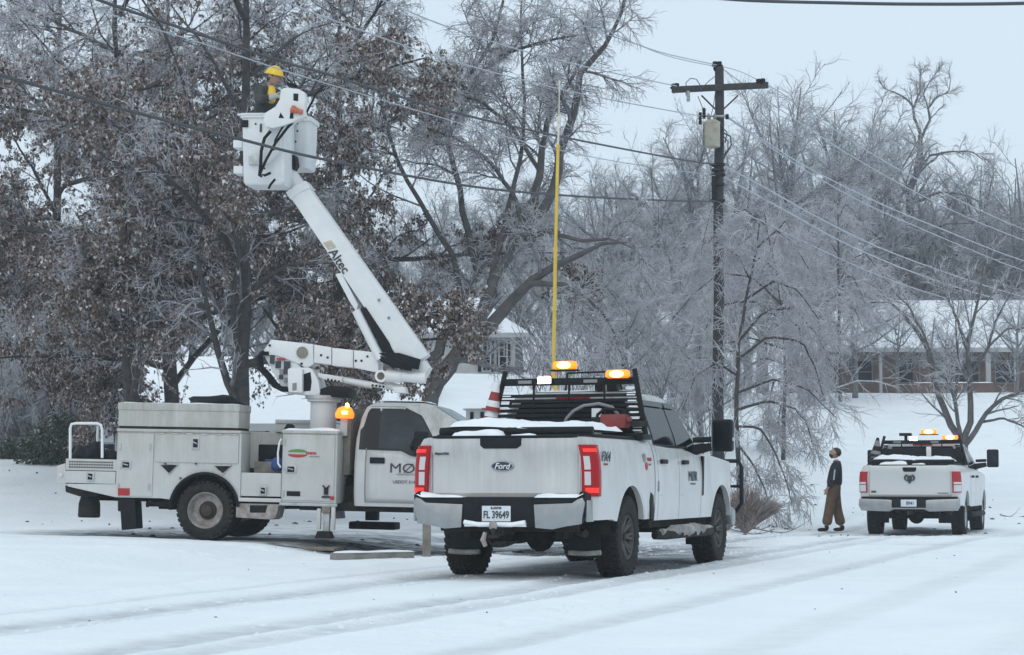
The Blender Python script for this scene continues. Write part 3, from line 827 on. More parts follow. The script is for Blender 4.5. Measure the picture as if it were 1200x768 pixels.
    for sd in (-1, 1):
        q = MB(); panel(q, sd, xcols(CB, d0 - .006), lambda x: sill, lambda x: beltf(x)); q.build('cab_corner', pmat, root, smooth=True)
        cut = lambda x: max(sill, arch(x, sill))
        q = MB(); panel(q, sd, xcols(d0 + .004, d1 - .005), lambda x: sill, beltf); dr = q.build('door', pmat, root, smooth=True)
        q = MB(); panel(q, sd, xcols(d1 + .005, d2 - .005), lambda x: sill, beltf); df = q.build('door', pmat, root, smooth=True)
        for dd_, hx in ((dr, d0 + .10), (df, d1 + .12)):
            q = MB(); zz = belt - .16
            q.box(hx, hx + .23, sd * (W(zz) + .004), sd * (W(zz) + .042), zz - .028, zz + .022)
            q.build('handle', 'black', dd_, bevel=.012)
            q = MB(); q.box(hx - .02, hx + .24, sd * (W(.86) + .002), sd * (W(.86) + .007), .855, .862) ; q.build('body_crease', pmat, dd_)
        # fender: arch + up to hood edge
        hood = lambda x: interp([(d2, belt - .06), (d2 + .4, belt - .055), (FE - .25, belt - .14), (FE, belt - .26)], x)
        q = MB(); cols = xcols(d2 + .005, FE - .02); L = len(cols)
        cc = [(x, 0.0 if x < FE - .35 else .16 * ((x - FE + .35) / .35) ** 2) for x in cols]
        panel(q, sd, cc, lambda x: arch(x, .58), hood); fe = q.build('front_fender', pmat, root, smooth=True)
        if st['kind'] == 'a':
            q = MB(); q.prism([(d2 + .05, .84), (d2 + .085, .86), (d2 + .13, hood(d2) - .02), (d2 + .05, hood(d2) - .02)], 1, sd * (W(1.1) - .02), sd * (W(1.1) + .012))
            q.build('fender_vent', 'black', fe, bevel=.006)
        # fuel cap on driver side, side lettering on both
        # rocker and running board
        q = MB(); q.box(CB - .02, WB - ar, sd * (HWB - .10) - .05, sd * (HWB - .10) + .03, .50, .585); q.build('sill', 'under', root, bevel=.01)
        q = MB(); q.tube([(CB + .05, sd * (HWB - .02), .42), (CB + .18, sd * (HWB + .06), .415), (WB - ar - .25, sd * (HWB + .06), .415), (WB - ar - .10, sd * (HWB - .02), .42)], .055, 10)
        for xx in (CB + .4, CB + 1.7): q.tube([(xx, sd * (HWB - .2), .55), (xx, sd * (HWB + .03), .43)], .02, 6)
        rbd = q.build('running_board', 'under', root, smooth=True)
        if st['kind'] == 'a' :
            q = MB(); rnd = random.Random(3 + sd)
            n = 26; pts = [(CB + .08 + (WB - ar - .2 - CB - .08) * k / n, sd * (HWB + .05), .435 + .015 * rnd.random()) for k in range(n + 1)]
            rr = [.03 + .055 * (0.4 + .6 * rnd.random()) * min(1, 3 * min(k, n - k) / n + .2) for k in range(n + 1)]
            q.tube(pts, rr, 9); q.build('packed_snow', 'dirtysnow', rbd, smooth=True)
        # gap filler behind the rear arch (dark vent shape in front of the rear wheel)
        if st['kind'] == 'a':
            q = MB(); q.prism([(CB - .20, .60), (CB - .24, .80), (CB - .20, .90), (CB - .08, .86), (CB - .05, .68), (CB - .10, .58)], 1, sd * (W(.7) - .03), sd * (W(.7) + .012))
            q.build('lower_vent', 'black', root, bevel=.01)
    # hood, cowl, front
    q = MB(); rows = []
    for x in np.linspace(d2 + .02, FE - .02, 12):
        zz = interp([(d2, belt - .06), (d2 + .4, belt - .055), (FE - .25, belt - .14), (FE, belt - .26)], x); ww = W(zz) - (0 if x < FE - .35 else .16 * ((x - FE + .35) / .35) ** 2)
        rows.append([(x, y * ww, zz + .07 * (1 - abs(y) ** 4) * (1 if x < FE - .3 else (FE - x) / .3)) for y in np.linspace(-1, 1, 15)])
    q.grid(rows); q.build('hood', pmat, root, smooth=True)
    q = MB(); q.prism([(-HWB + .17, .60), (HWB - .17, .60), (HWB - .17, belt - .24), (-HWB + .17, belt - .24)], 0, FE - .12, FE); q.build('grille', 'blackgloss', root, bevel=.03)
    q = MB(); q.prism([(-HWB + .03, .45), (HWB - .03, .45), (HWB - .03, .68), (-HWB + .03, .68)], 0, FE - .05, FE + .14); q.build('front_bumper', 'chrome', root, bevel=.04)
    for sd in (-1, 1):
        q = MB(); q.box(FE - .10, FE + .015, sd * (HWB - .22) - .12, sd * (HWB - .22) + .12, .88, 1.10); q.build('headlight', 'clear', root, bevel=.02)
    if st['kind'] == 'a':       # brush guard
        q = MB()
        gz0, gz1 = .55, belt - .06
        for sd in (-1, 1):
            q.tube([(FE + .12, sd * .55, gz0), (FE + .26, sd * .60, gz0 + .05), (FE + .28, sd * .60, gz1 - .08), (FE + .22, sd * .60, gz1)], .03, 8)
            q.tube([(FE + .25, sd * .60, gz1 - .06), (FE + .24, sd * .97, gz1 - .06), (FE + .20, sd * 1.02, gz1 - .14), (FE + .18, sd * 1.02, gz0 + .18), (FE + .22, sd * .94, gz0 + .08), (FE + .25, sd * .60, gz0 + .05)], .028, 8)
            q.tube([(FE + .26, sd * .60, .95), (FE + .20, sd * 1.02, .95)], .02, 8); q.tube([(FE + .02, sd * .5, .6), (FE + .26, sd * .6, .62)], .03, 8)
        for zz in (gz0 + .08, .85, 1.05, gz1 - .04): q.tube([(FE + .27, -.6, zz), (FE + .27, .6, zz)], .024, 8)
        q.build('brush_guard', 'black', root, smooth=True)
    # ---- cab upper
    roof = st['roof']
    zr = [belt - .03, belt + .10, roof - .14, roof - .07, roof - .028, roof - .008, roof]
    hw = [HWB - .045, HWB - .075, HWB - .225, HWB - .26, HWB - .34, HWB - .50, HWB - .80]
    xr = [CB + .005, CB + .01, CB + .085, CB + .11, CB + .20, CB + .38, CB + .75]
    xf = [d2 + .34, d2 + .17, d2 - .50, d2 - .60, d2 - .72, d2 - .90, d2 - 1.15]
    loops = []
    for z, h, a, b in zip(zr, hw, xr, xf):
        rc, rf = .10, .16; lp = []
        for cx, cy, r0, rr in ((b - rf, h - rf, 0, rf), (a + rc, h - rc, 90, rc), (a + rc, -h + rc, 180, rc), (b - rf, -h + rf, 270, rf)):
            for k in range(6):
                an = R(r0 + 18 * k); lp.append((cx + rr * math.cos(an), cy + rr * math.sin(an), z))
        loops.append(lp)
    q = MB(); q.loft(loops); cab = q.build('cab', pmat, root, smooth=True, angle=50)
    TW = list(zip(zr, hw)); TXF = list(zip(zr, xf)); TXR = list(zip(zr, xr))
    def sidey(z): return interp(TW, z)
    def sheet(parent, name, mt, sd, x0f, x1f, z0, z1, off, nz=6, nx=8, zbend=None):
        q = MB(); rows = []
        for i in range(nz + 1):
            z = z0 + (z1 - z0) * i / nz; a, b = x0f(z), x1f(z); r = []
            for k in range(nx + 1):
                x = a + (b - a) * k / nx; zz = z
                if zbend: zz = z0 + (z1 - z0) * i / nz + zbend(x) * (1 - i / nz)
                r.append((x, sd * (sidey(zz) + off), zz))
            rows.append(r)
        q.grid(rows)
        # rim so that it reads as set in the frame
        return q.build(name, mt, parent, smooth=True)
    gz0, gz1 = belt + .035, roof - .135
    pil = d1 + .02
    for sd in (-1, 1):
        bend = lambda x: -.10 * max(0, min(1, (x - (d1 + .45)) / .4)) if x > d1 else 0
        fr = lambda z: interp([(gz0 - .1, d2 + .18), (gz1, d2 - .47)], z) 
        sheet(cab, 'window_surround', 'blackgloss', sd, lambda z: d0 - .01 + .10 * (z - gz0), lambda z: interp([(gz0 - .1, d2 + .13), (gz1 + .03, d2 - .52)], z), gz0 - .035, gz1 + .022, .006, zbend=bend)
        sheet(cab, 'side_window', 'glass', sd, lambda z: d0 + .03 + .10 * (z - gz0), lambda z: pil - .07, gz0, gz1, .011)
        sheet(cab, 'side_window', 'glass', sd, lambda z: pil + .05, lambda z: interp([(gz0 - .1, d2 + .03), (gz1, d2 - .57)], z), gz0 - .0, gz1, .011, zbend=bend)
        if st['kind'] == 'a':   # rain visors
            sheet(cab, 'rain_visor', 'blackgloss', sd, lambda z: d0 + .03, lambda z: pil - .05, gz1 - .045, gz1 + .018, .030)
            sheet(cab, 'rain_visor', 'blackgloss', sd, lambda z: pil + .02, lambda z: interp([(gz0 - .1, d2 + .03), (gz1, d2 - .57)], z), gz1 - .045, gz1 + .018, .030)
        # tow mirrors
        q = MB(); mx, mz = st['mirror']
        q.tube([(mx - .05, sd * (HWB - .06), mz - .17), (mx, sd * (HWB + .16), mz - .13)], [.07, .05], 8); q.tube([(mx - .05, sd * (HWB - .06), mz - .05), (mx, sd * (HWB + .16), mz - .04)], .035, 8)
        arm = q.build('mirror_arm', 'black', root, smooth=True)
        q = MB(); yc = HWB + .30
        q.box(mx - .06, mx + .09, sd * yc - .125, sd * yc + .125, mz - .19, mz + .20)
        mh = q.build('mirror', 'black', root, bevel=.045, seg=3)
        q = MB(); q.box(mx - .068, mx - .060, sd * yc - .095, sd * yc + .095, mz - .15, mz + .165); q.build('mirror_glass', 'glass' if st['kind'] == 'a' else 'glass2', mh, bevel=.003)
        q = MB(); q.box(mx - .02, mx + .06, sd * (yc + .118), sd * (yc + .132), mz - .06, mz - .02); q.build('mirror_lamp', 'clear', mh, bevel=.004)
    # rear window and windscreen
    def endsheet(name, mt, tab, z0, z1, inset, off, parent=cab):
        q = MB(); rows = []
        for i in range(7):
            z = z0 + (z1 - z0) * i / 6; h = sidey(z) - inset
            rows.append([(interp(tab, z) + off, h * t, z) for t in np.linspace(-1, 1, 9)])
        q.grid(rows); return q.build(name, mt, parent, smooth=True)
    endsheet('rear_window', 'glass', TXR, belt + .06, roof - .13, .14, -.008)
    endsheet('windscreen', 'glass', TXF, belt + .04, roof - .09, .17, .008)
    q = MB(); q.box(CB + .075, CB + .115, -.20, .20, roof - .105, roof - .055); q.build('brake_lamp', 'reddull', cab, bevel=.01)
    # snow on the roof
    q = MB(); snow_slab(q, CB + .35, d2 - .75, -HWB + .40, HWB - .40, roof - .004, .022, 4)
    q.build('snow_layer', 'snow', cab, smooth=True)
    # ---- tonneau (rolled cover) and snow
    q = MB(); q.box(TG + .30, CB - .18, -HWB + .12, HWB - .12, ztop + .022, ztop + .05)
    q.box(TG + .02, TG + .30, -HWB + .16, HWB - .16, ztop - .015, ztop + .02)
    q.tube([(TG + .36, -HWB + .14, ztop + .075), (TG + .36, HWB - .14, ztop + .075)], .052, 12)
    q.box(CB - .35, CB - .18, -HWB + .12, -HWB + .24, ztop + .02, ztop + .09)
    tn = q.build('bed_cover', 'black', root, bevel=.01)
    q = MB(); snow_slab(q, TG + .33, CB - .45, -HWB + .22, HWB - .20, ztop + .105, .11, 9, 16, 22, zf=lambda x, y: ztop + .115 + .02 * math.sin(3 * y))
    snow_slab(q, TG + .03, TG + .26, .05, .62, ztop + .022, .085, 11, 8, 12); snow_slab(q, TG + .03, TG + .22, -.30, -.03, ztop + .022, .035, 12, 6, 9)
    q.build('snow_layer', 'snow', tn, smooth=True)
    # ---- wheels
    for (x, k) in ((0, 1), (WB, 1)):
        for sd in (-1, 1):
            make_wheel(root, x, sd * (HWB - .145), RW, RW, .275, .245 if st['kind'] == 'a' else .24, st['rim'], sd)
    # ---- headache rack with lamps
    rk = MB(); rx = CB - .10; RZ = st['rack']; rb0 = ztop + .03
    wt_, wb_ = HWB - .22, HWB - .06
    def ry(z): return wb_ + (wt_ - wb_) * (z - rb0) / (RZ - rb0)
    def rxx(z): return rx - .02 + .08 * (z - rb0) / (RZ - rb0)
    rk.box(rx - .02, rx + .02, -wb_, wb_, rb0 - .005, rb0 + .03)
    rack = rk.build('headache_rack', 'black', root, bevel=.004, seg=1)
    for sd in (-1, 1):
        q = MB(); q.tube([(rxx(rb0), sd * ry(rb0), rb0), (rxx(RZ), sd * ry(RZ), RZ)], .030, 8); q.build('side_upright', 'black', rack, smooth=True)
        q = MB(); q.box(rx - .30, rx + .05, sd * wb_ - .04, sd * wb_ + .04, rb0 - .01, rb0 + .05); q.build('mounting_foot', 'black', rack, bevel=.008)
    zb_ = RZ - .13
    q = MB(); q.box(rxx(zb_) - .035, rxx(zb_) + .035, -ry(zb_), ry(zb_), zb_ - .04, zb_ + .04); q.build('top_bar', 'black', rack, bevel=.006)
    ns = 9
    for k in range(ns):
        z = rb0 + .05 + (zb_ - .16 - rb0 - .05) * k / (ns - 1)
        q = MB()
        q.box(rxx(z) - .012, rxx(z) + .012, -ry(z) + .02, ry(z) - .02, z - .019, z + .019)
        q.build('slat', 'black', rack)
    for y in (-.42, .0, .42):
        q = MB(); q.tube([(rxx(rb0) + .012, y, rb0), (rxx(zb_) + .012, y, zb_)], .013, 6); q.build('upright', 'black', rack)
    for k in (1, 4):
        y0 = -wt_ + .16 + k * .26
        q = MB(); q.box(rxx(zb_) - .042, rxx(zb_) - .034, y0, y0 + .16, zb_ - .018, zb_ + .018); q.build('lamp_lens', 'greyink', rack)
    # louvre plates either side of the window
    for sd in (-1, 1):
        for k in range(9):
            z = rb0 + .04 + k * (zb_ - rb0 - .12) / 8
            q = MB(); a = ry(z) - .03; T = Matrix.Translation((rxx(z) - .005, sd * (a - .055), z)) @ Matrix.Rotation(R(35), 4, 'Y')
            q.box(-.004, .004, -.05, .05, -.022, .022, 0, T); q.build('louvre', st['louv'], rack)
    def beacon(y, z, x, s=1.0):
        q = MB(); q.box(x - .05, x + .05, y - .13 * s, y + .13 * s, z - .045, z - .025); b0 = q.build('beacon_base', 'black', rack, bevel=.005)
        q = MB(); q.box(x - .055, x + .055, y - .11 * s, y + .11 * s, z - .025, z + .07); q.build('amber_beacon', 'amber', b0, bevel=.045, seg=4)  # lit dome made oversized so its shape takes in the glow
        q = MB(); q.lathe([(0, -.008), (.035, -.004), (.04, .004)], (0, 0, 0), 0, 16); lb = q.build('lit_bulb', 'amberhot', b0, smooth=True); lb.location = (x - .056, y, z + .022); lb.scale = (1, 1.7 * s, 1)
    for (y, z, s) in st['beacons']: beacon(y, z, rx + .0, s)
    y, z = st['work']
    q = MB(); q.box(rxx(z) - .075, rxx(z) - .03, y - .085, y + .085, z - .042, z + .042); wl = q.build('work_lamp', 'black', rack, bevel=.01)
    q = MB(); q.box(rxx(z) - .082, rxx(z) - .074, y - .078, y + .078, z - .036, z + .036); q.build('lit_lens', 'whitehot', wl, bevel=.008)
    if st['kind'] == 'a':   # roof equipment seen over the bar
        q = MB(); q.box(CB + .25, CB + .5, -.52, -.16, roof + .08, roof + .13); q.box(CB + .28, CB + .45, -.46, -.34, roof + .0, roof + .08); q.box(CB + .28, CB + .45, -.28, -.20, roof + .0, roof + .08)
        q.tube([(CB + .2, .10, roof + .20), (CB + .2, -.50, roof + .21)], .012, 6)
        q.tube([(CB + .2, .10, roof + .20), (CB + .2, .12, roof)], .012, 6); q.tube([(CB + .2, -.50, roof + .21), (CB + .2, -.55, roof)], .012, 6)
        q.build('roof_equipment', 'black', cab, bevel=.004)
    else:
        q = MB(); q.box(CB + .2, CB + .4, .25, .50, roof + .10, roof + .16); q.box(CB + .27, CB + .33, .34, .40, roof - .01, roof + .10); q.build('roof_equipment', 'black', cab, bevel=.006)
    return root, dict(W=W, sidey=sidey, CB=CB, d0=d0, d1=d1, d2=d2, FE=FE, rx=rx, TG=TG, ztop=ztop)

def road_frame(x, y, yaw, z):
    # local x forward, y left
    f = Vector((math.sin(yaw), math.cos(yaw), 0)); l = Vector((-math.cos(yaw), math.sin(yaw), 0))
    return Matrix(((f.x, l.x, 0, x), (f.y, l.y, 0, y), (0, 0, 1, z), (0, 0, 0, 1)))
FR = road_frame(.325, 22.25, R(19.3), -.012)
ford, FI = pickup(FR, dict(kind='a', name='pickup_truck', label='large white crew cab pickup in front with lit red tail lamps and black slatted rack',
    wb=4.10, rw=.425, tg=-1.22, ztop=1.455, zlow=.845, cab=1.02, hw=.985, paint='paint', lamp=(.86, 1.385), belt=1.40, roof=2.05,
    mirror=(3.02, 1.56), rack=2.27, louv='snow', rim='dark', beacons=((.03, 2.30, 1.25), (-.59, 2.19, 1.25)), work=(.27, 2.155)))
# side lettering on the big pickup
W = FI['W']
def side_text(root, s, h, x, z, m, **k):
    return text(s, h, basis((x, -(W(z) + .004), z), (1, 0, 0), (0, 0, 1)), m, root, **k)
side_text(ford, 'FX4', .105, FI['TG'] + .34, 1.22, 'ink', bold=.001, shear=.25, wscale=1.3)
side_text(ford, 'OFF ROAD', .020, FI['TG'] + .32, 1.18, 'redink', bold=.001)
side_text(ford, 'MØR', .12, FI['d1'] + .62, 1.02, 'ink', wscale=1.15)
side_text(ford, 'CONSTRUCTION', .022, FI['d1'] + .62, .975, 'greyink')
q = MB(); q.lathe([(0, -.004), (.05, -.004), (.05, .004)], (FI['CB'] - .42, -(W(1.25) + .002), 1.27), 1, 18); q.build('round_sticker', 'greyink', ford)
q = MB(); q.lathe([(0, -.004), (.045, -.004), (.045, .004)], (FI['CB'] - .36, -(W(1.2) + .004), 1.18), 1, 18); q.build('round_sticker', 'redink', ford)
side_text(ford, 'UNION', .035, FI['CB'] - .22, 1.24, 'redink', bold=.002)
side_text(ford, 'SAFETY', .02, FI['CB'] - .22, 1.19, 'greyink', bold=.001)
q = MB(); q.box(FI['d0'] - .03, FI['d0'] + .03, -(W(.98) + .006), -(W(.98) - .01), .90, 1.02); q.build('door_guard', 'greyink', ford, bevel=.006)

# ------------------------------------------------------------------ things in the bed and on the rack of the big pickup
def FP(x, y, z): return FR @ Vector((x, y, z))
T = FR @ Matrix.Translation((FI['rx'] - .22, -.60, 1.555)) @ Matrix.Rotation(R(90), 4, 'Z')
saw = empty('concrete_saw', T, 'red handheld power saw lying on the snowy bed cover against the rack', 'saw')
q = MB(); q.box(-.17, .13, -.10, .10, .04, .20); q.box(-.21, -.13, -.06, .06, .10, .17); q.build('housing', 'sawred', saw, bevel=.03, seg=2)
q = MB(); q.tube([(-.16, 0, .17), (-.10, 0, .25), (.10, 0, .26), (.18, 0, .20), (.20, 0, .10)], .018, 8); q.build('handle', 'black', saw, smooth=True)
q = MB(); q.box(-.40, -.19, -.012, .012, .06, .12); q.build('blade', 'under', saw, bevel=.01)
q = MB(); q.box(.10, .24, -.085, .085, .02, .17); q.build('engine', 'black', saw, bevel=.02)
q = MB(); q.box(-.08, .06, -.106, -.101, .11, .145); q.build('label_plate', 'white', saw)
T = FR @ Matrix.Translation((FI['rx'] - .06, -.36, 1.50))
pst = empty('ruler_board', T, 'upright white board with dark marks standing against the rack slats', 'board')
q = MB(); q.box(-.02, .01, -.055, .055, 0, .33); q.build('board', 'white', pst, bevel=.004)
for z in (.14, .20):
    q = MB(); q.box(-.024, -.0205, -.02, .02, z, z + .008); q.build('mark', 'ink', pst)
pts = [FR.inverted() @ FP(FI['rx'] - .10, y, z) for y, z in ((-.0, 1.52), (.02, 1.62), (-.02, 1.72), (-.10, 1.80), (-.22, 1.86), (-.40, 1.88), (-.55, 1.84), (-.62, 1.76), (-.62, 1.66))]
q = MB(); q.tube(pts, .019, 8); o = q.build('frosted_hose', 'greyink', None, smooth=True); o.matrix_world = FR
tag(o, 'frosted dark hose arching over the white board behind the rear window', 'hose')
# traffic cones stacked on the left side of the rack
cone_lab = ['bottommost red and white cone in the stack left of the rack', 'second cone from the bottom in the stack left of the rack',
            'third cone from the bottom in the stack left of the rack', 'topmost cone in the stack left of the rack']
def cone(frame, label, mt='orange', mt2='white', r0=.14, h=.44):
    c = empty('traffic_cone', frame, label, 'traffic cone', 'traffic cones stacked on the truck rack')
    q = MB(); q.box(-r0 - .012, r0 + .012, -r0 - .012, r0 + .012, 0, .02); q.build('base', mt, c, bevel=.01)
    rr = lambda z: r0 - (r0 - .028) * z / h
    prof = [(rr(.02), .02), (rr(h), h), (rr(h) - .01, h + .003), (rr(.02) - .012, .03)]
    q = MB(); q.lathe(prof, (0, 0, 0), 2, 20); q.build('cone', mt, c, smooth=True)
    for a, b in ((.05, .12), (.22, .34)):
        q = MB(); q.lathe([(rr(a) + .003, a), (rr(b) + .003, b)], (0, 0, 0), 2, 20); q.build('reflective_band', mt2, c, smooth=True)
    return c
for k in range(4):
    T = FR @ Matrix.Translation((FI['rx'] - .02, .955 - .018 * k, 1.47 + .115 * k)) @ Matrix.Rotation(R(10), 4, 'X')
    cone(T, cone_lab[k], r0=.085, h=.34)
base = P(684, 647, 29.0); base.z = ground_z(base.x, base.y)
T = Matrix.Translation(base)
pole = empty('hot_stick', T, 'tall yellow telescoping fibreglass pole standing upright beyond the big pickup', 'pole')
kn = [base, P(648.5, 440, 29.1), P(651, 290, 29.2), P(654, 170, 29.3), P(655, 140, 29.3), P(655.5, 95, 29.3)]
for k, (r, mt) in enumerate(((.032, 'yellow'), (.028, 'yellow'), (.024, 'yellow'), (.015, 'paleyellow'), (.008, 'paleyellow'))):
    a_, b_ = kn[k] - base, kn[k + 1] - base
    q = MB(); q.tube([a_, b_], r, 10); q.tube([b_ - (b_ - a_).normalized() * .06, b_], r + .006, 10); q.build('pole_section', mt, pole, smooth=True)
tp = kn[4] - base; q = MB(); q.tube([tp - Vector((0, 0, .04)), tp + Vector((0, 0, .04))], .035, 8); q.build('tip_fitting', 'paleyellow', pole, smooth=True)

# ------------------------------------------------------------------ far pickup
RF = road_frame(8.357, 42.39, R(18.0), -.10)
ramt, RI = pickup(RF, dict(kind='b', name='pickup_truck', label='white crew cab pickup far up the road beside the standing man',
    wb=3.80, rw=.40, tg=-1.20, ztop=1.42, zlow=.79, cab=.96, hw=.995, paint='paint2', lamp=(.88, 1.30), belt=1.37, roof=1.97,
    mirror=(2.88, 1.60), rack=2.06, louv='black', rim='silver', beacons=((-.16, 2.12, 1.5), (-.60, 2.00, 1.5)), work=(.16, 2.0)))
for k in range(3):
    T = RF @ Matrix.Translation((RI['rx'] - .02, .96, 1.45 + .09 * k)) @ Matrix.Rotation(R(8), 4, 'X')
    c = cone(T, ['bottom dark cone on the left of the far pickup rack', 'middle dark cone on the left of the far pickup rack', 'top dark cone on the left of the far pickup rack'][k], 'blackgloss', 'greyink', .12, .40)
    c['group'] = 'cones on the far pickup'
T = RF @ Matrix.Translation((RI['rx'] - .06, -.16, 1.47))
q = MB(); q.box(-.02, .01, -.05, .05, 0, .36); o = q.build('white_board', 'white', None, bevel=.004); o.matrix_world = T
tag(o, 'small white board standing upright against the far pickup rack', 'board')
# ------------------------------------------------------------------ bucket truck (x forward = right in the photo, -y towards the camera)
TILT = R(1.25)
UZ = ground_z(UT_X, UT_Y) - .0
UF = Matrix.Translation((UT_X, UT_Y, UZ)) @ Matrix.Rotation(-UT_YAW, 4, 'Z') @ Matrix.Rotation(TILT, 4, 'Y')
def Q(u, v, ly): return local_hit(UF, u, v, 1, ly)
def q2(pts, ly): return [(Q(u, v, ly).x, Q(u, v, ly).z) for u, v in pts]
def z2(pts, ly): return q2([(50 + a / 3.84, 440 + b / 3.84) for a, b in pts], ly)       # second close-up of the photo
def z3(pts, ly): return q2([(300 + a / 2.846, 380 + b / 2.846) for a, b in pts], ly)
ut = empty('bucket_truck', UF, 'old white utility service truck parked side on with its boom raised', 'bucket truck')
NS = -1.13                       # near side plane
def slab(name, poly, ly, th, m='body', parent=ut, bevel=.008, **k):
    """side panel traced in the plane y=ly, th thick going away from the camera"""
    q = MB(); q.prism(poly, 1, ly, ly + th); return q.build(name, m, parent, bevel=bevel, **k)
def rect(x0, x1, z0, z1): return [(x0, z0), (x1, z0), (x1, z1), (x0, z1)]
# key dimensions from the photo
X = lambda u, v=550, ly=NS: Q(u, v, ly).x
Zq = lambda u, v, ly=NS: Q(u, v, ly).z
xT0, xT1 = X(76), X(136)
xB0, xB1, xB2 = X(136), X(179.6), X(280.5)
zB0, zB1 = Zq(160, 583.5), Zq(160, 502.5)
# chassis frame, tanks, axle
q = MB()
q.box(xT0 + .1, X(600), -.43, -.35, .50, .72); q.box(xT0 + .1, X(600), .35, .43, .50, .72)
q.tube([(0, -.85, .40), (0, .85, .40)], .075, 12); q.lathe([(.02, -.2), (.17, -.12), (.20, 0), (.17, .12), (.05, .22)], (0, 0, .42), 0, 14)
q.tube([(.2, 0, .45), (3.2, 0, .55)], .05, 8)
q.box(-.7, .7, -.55, -.45, .40, .50); q.box(-.7, .7, .45, .55, .40, .50)
q.box(xB0 + .02, xB2, -.66, .66, .62, 1.0)
q.box(X(345), X(600), -.80, .80, .44, .56)
q.box(1.0, 3.6, -.60, .60, .55, .80)
q.build('chassis', 'under', ut, bevel=.01, seg=1)
q = MB(); q.tube([(X(167), -.85, .47), (X(205), -.75, .49), (X(215), -.5, .52)], [.035, .05, .05], 10); q.tube([(X(166), -.85, .47), (X(168), -.85, .47)], .045, 10); q.build('exhaust_pipe', 'under', ut, smooth=True)
# body pack, near side
arc = []
wc = (X(239, 600), .405); ar = .50
for k in range(15):
    a = math.pi * (1 - k / 14); arc.append((wc[0] + ar * math.cos(a), wc[1] + .03 + ar * math.sin(a)))
arc = [p for p in arc if p[1] > zB0 - .03]
zr = Zq(230, 509)
lower = [(xB0, zB0)] + [(xB1 + .12, zB0)] + arc + [(xB2, Zq(280, 588)), (xB2, zr + .03), (xB0, zr + .03)]
core = slab('body_side', lower, NS + .012, .50)
q = MB(); q.prism(rect(xB0 - .01, xB2 + .01, zr + .02, zB1), 1, NS - .014, NS + .52); q.build('top_rail', 'body', ut, bevel=.012)
q = MB(); q.box(xB2 - .01, xB2 + .02, NS + .0, NS + .50, Zq(280, 588), zr + .02); q.build('front_bulkhead', 'body', ut, bevel=.006)
slab('cabinet_door', rect(xB0 + .015, xB1 - .006, zB0 + .02, zr - .005), NS - .006, .03)
slab('cabinet_door', rect(xB1 + .018, xB2 - .02, Zq(230, 542.5), zr - .005), NS - .006, .03)
for (a, b) in (((530, 402), (608, 402)), ((772, 406), (850, 406))):
    m_ = ((a[0] + b[0]) / 2, 445)
    q = MB(); q.prism(z2([a, b, m_], NS), 1, NS - .004, NS + .02); q.build('vent', 'black', ut)
    pp = z2([a, b, m_], NS)
    q = MB(); q.tube([(p[0], NS - .004, p[1]) for p in pp], .012, 6, closed=True); q.build('vent_frame', 'body', ut)
def latch(a, b, w_, h_, parent=ut):
    c = z2([(a, b)], NS)[0]; w_ /= 3.84 * 80; h_ /= 3.84 * 80
    q = MB(); q.box(c[0] - w_ / 2, c[0] + w_ / 2, NS - .016, NS + .0, c[1] - h_ / 2, c[1] + h_ / 2); o = q.build('latch_plate', 'galv', parent, bevel=.012)
    q = MB(); q.box(c[0] - w_ * .30, c[0] + w_ * .30, NS - .019, NS - .008, c[1] - h_ * .32, c[1] + h_ * .32); q.build('latch_recess', 'black', o, bevel=.008)
    q = MB(); q.tube([(c[0] - w_ * .2, NS - .030, c[1] + h_ * .1), (c[0] + w_ * .22, NS - .030, c[1] - h_ * .05)], .009, 6); q.build('latch_handle', 'galv', o, smooth=True)
latch(376, 403, 52, 38); latch(689, 306, 36, 58); latch(215, 456, 36, 42); latch(992, 519, 32, 42); latch(1118, 423, 52, 38)
for a, b in ((620, 463), (800, 468), (690, 398), (552, 398)):
    c = z2([(a, b)], NS)[0]; q = MB(); q.lathe([(0, -.02), (.013, -.016), (.013, .01)], (c[0], NS, c[1]), 1, 10); q.build('bolt', 'hub', ut)
slab('side_marker_lamp', z2([(340, 508), (392, 508), (392, 541), (340, 541)], NS), NS - .022, .03, 'reddull')
# wheel arch flare
q = MB(); pts = []
for k in range(23):
    a = math.pi * (1.02 - 1.0 * k / 22); pts.append((wc[0] + (ar - .005) * math.cos(a), NS - .01, wc[1] + .03 + (ar - .005) * math.sin(a)))
q.tube(pts, .022, 6); q.build('wheel_arch_lip', 'black', ut, smooth=True)
q = MB(); rows = [[(p[0], NS + .0, p[2]), (p[0], NS + .55, p[2])] for p in pts]; q.grid(rows); q.build('wheel_arch_liner', 'under', ut, smooth=True)
# top chest on the near side
zt0, zt1, zt2 = Zq(200, 502), Zq(200, 478.5), Zq(200, 472.8)
cx0, cx1 = X(138.3, 490), X(280, 490)
q = MB(); q.box(cx0, cx1, NS + .01, NS + .60, zt0 + .02, zt1); ch = q.build('top_chest', 'body', ut, bevel=.01)
q = MB(); q.box(cx0 - .01, cx1 + .01, NS - .004, NS + .61, zt1 - .035, zt2); q.build('chest_lid', 'body', ch, bevel=.015)
q = MB(); snow_slab(q, cx0, cx1, NS + .01, NS + .58, zt2 - .003, .022, 3, 24, 8); q.build('snow_layer', 'snow', ch, smooth=True)
q = MB(); q.box(cx0 + .02, cx1 - .02, NS + .02, NS + .58, zt0 - .01, zt0 + .022); q.build('chest_gasket', 'under', ch)
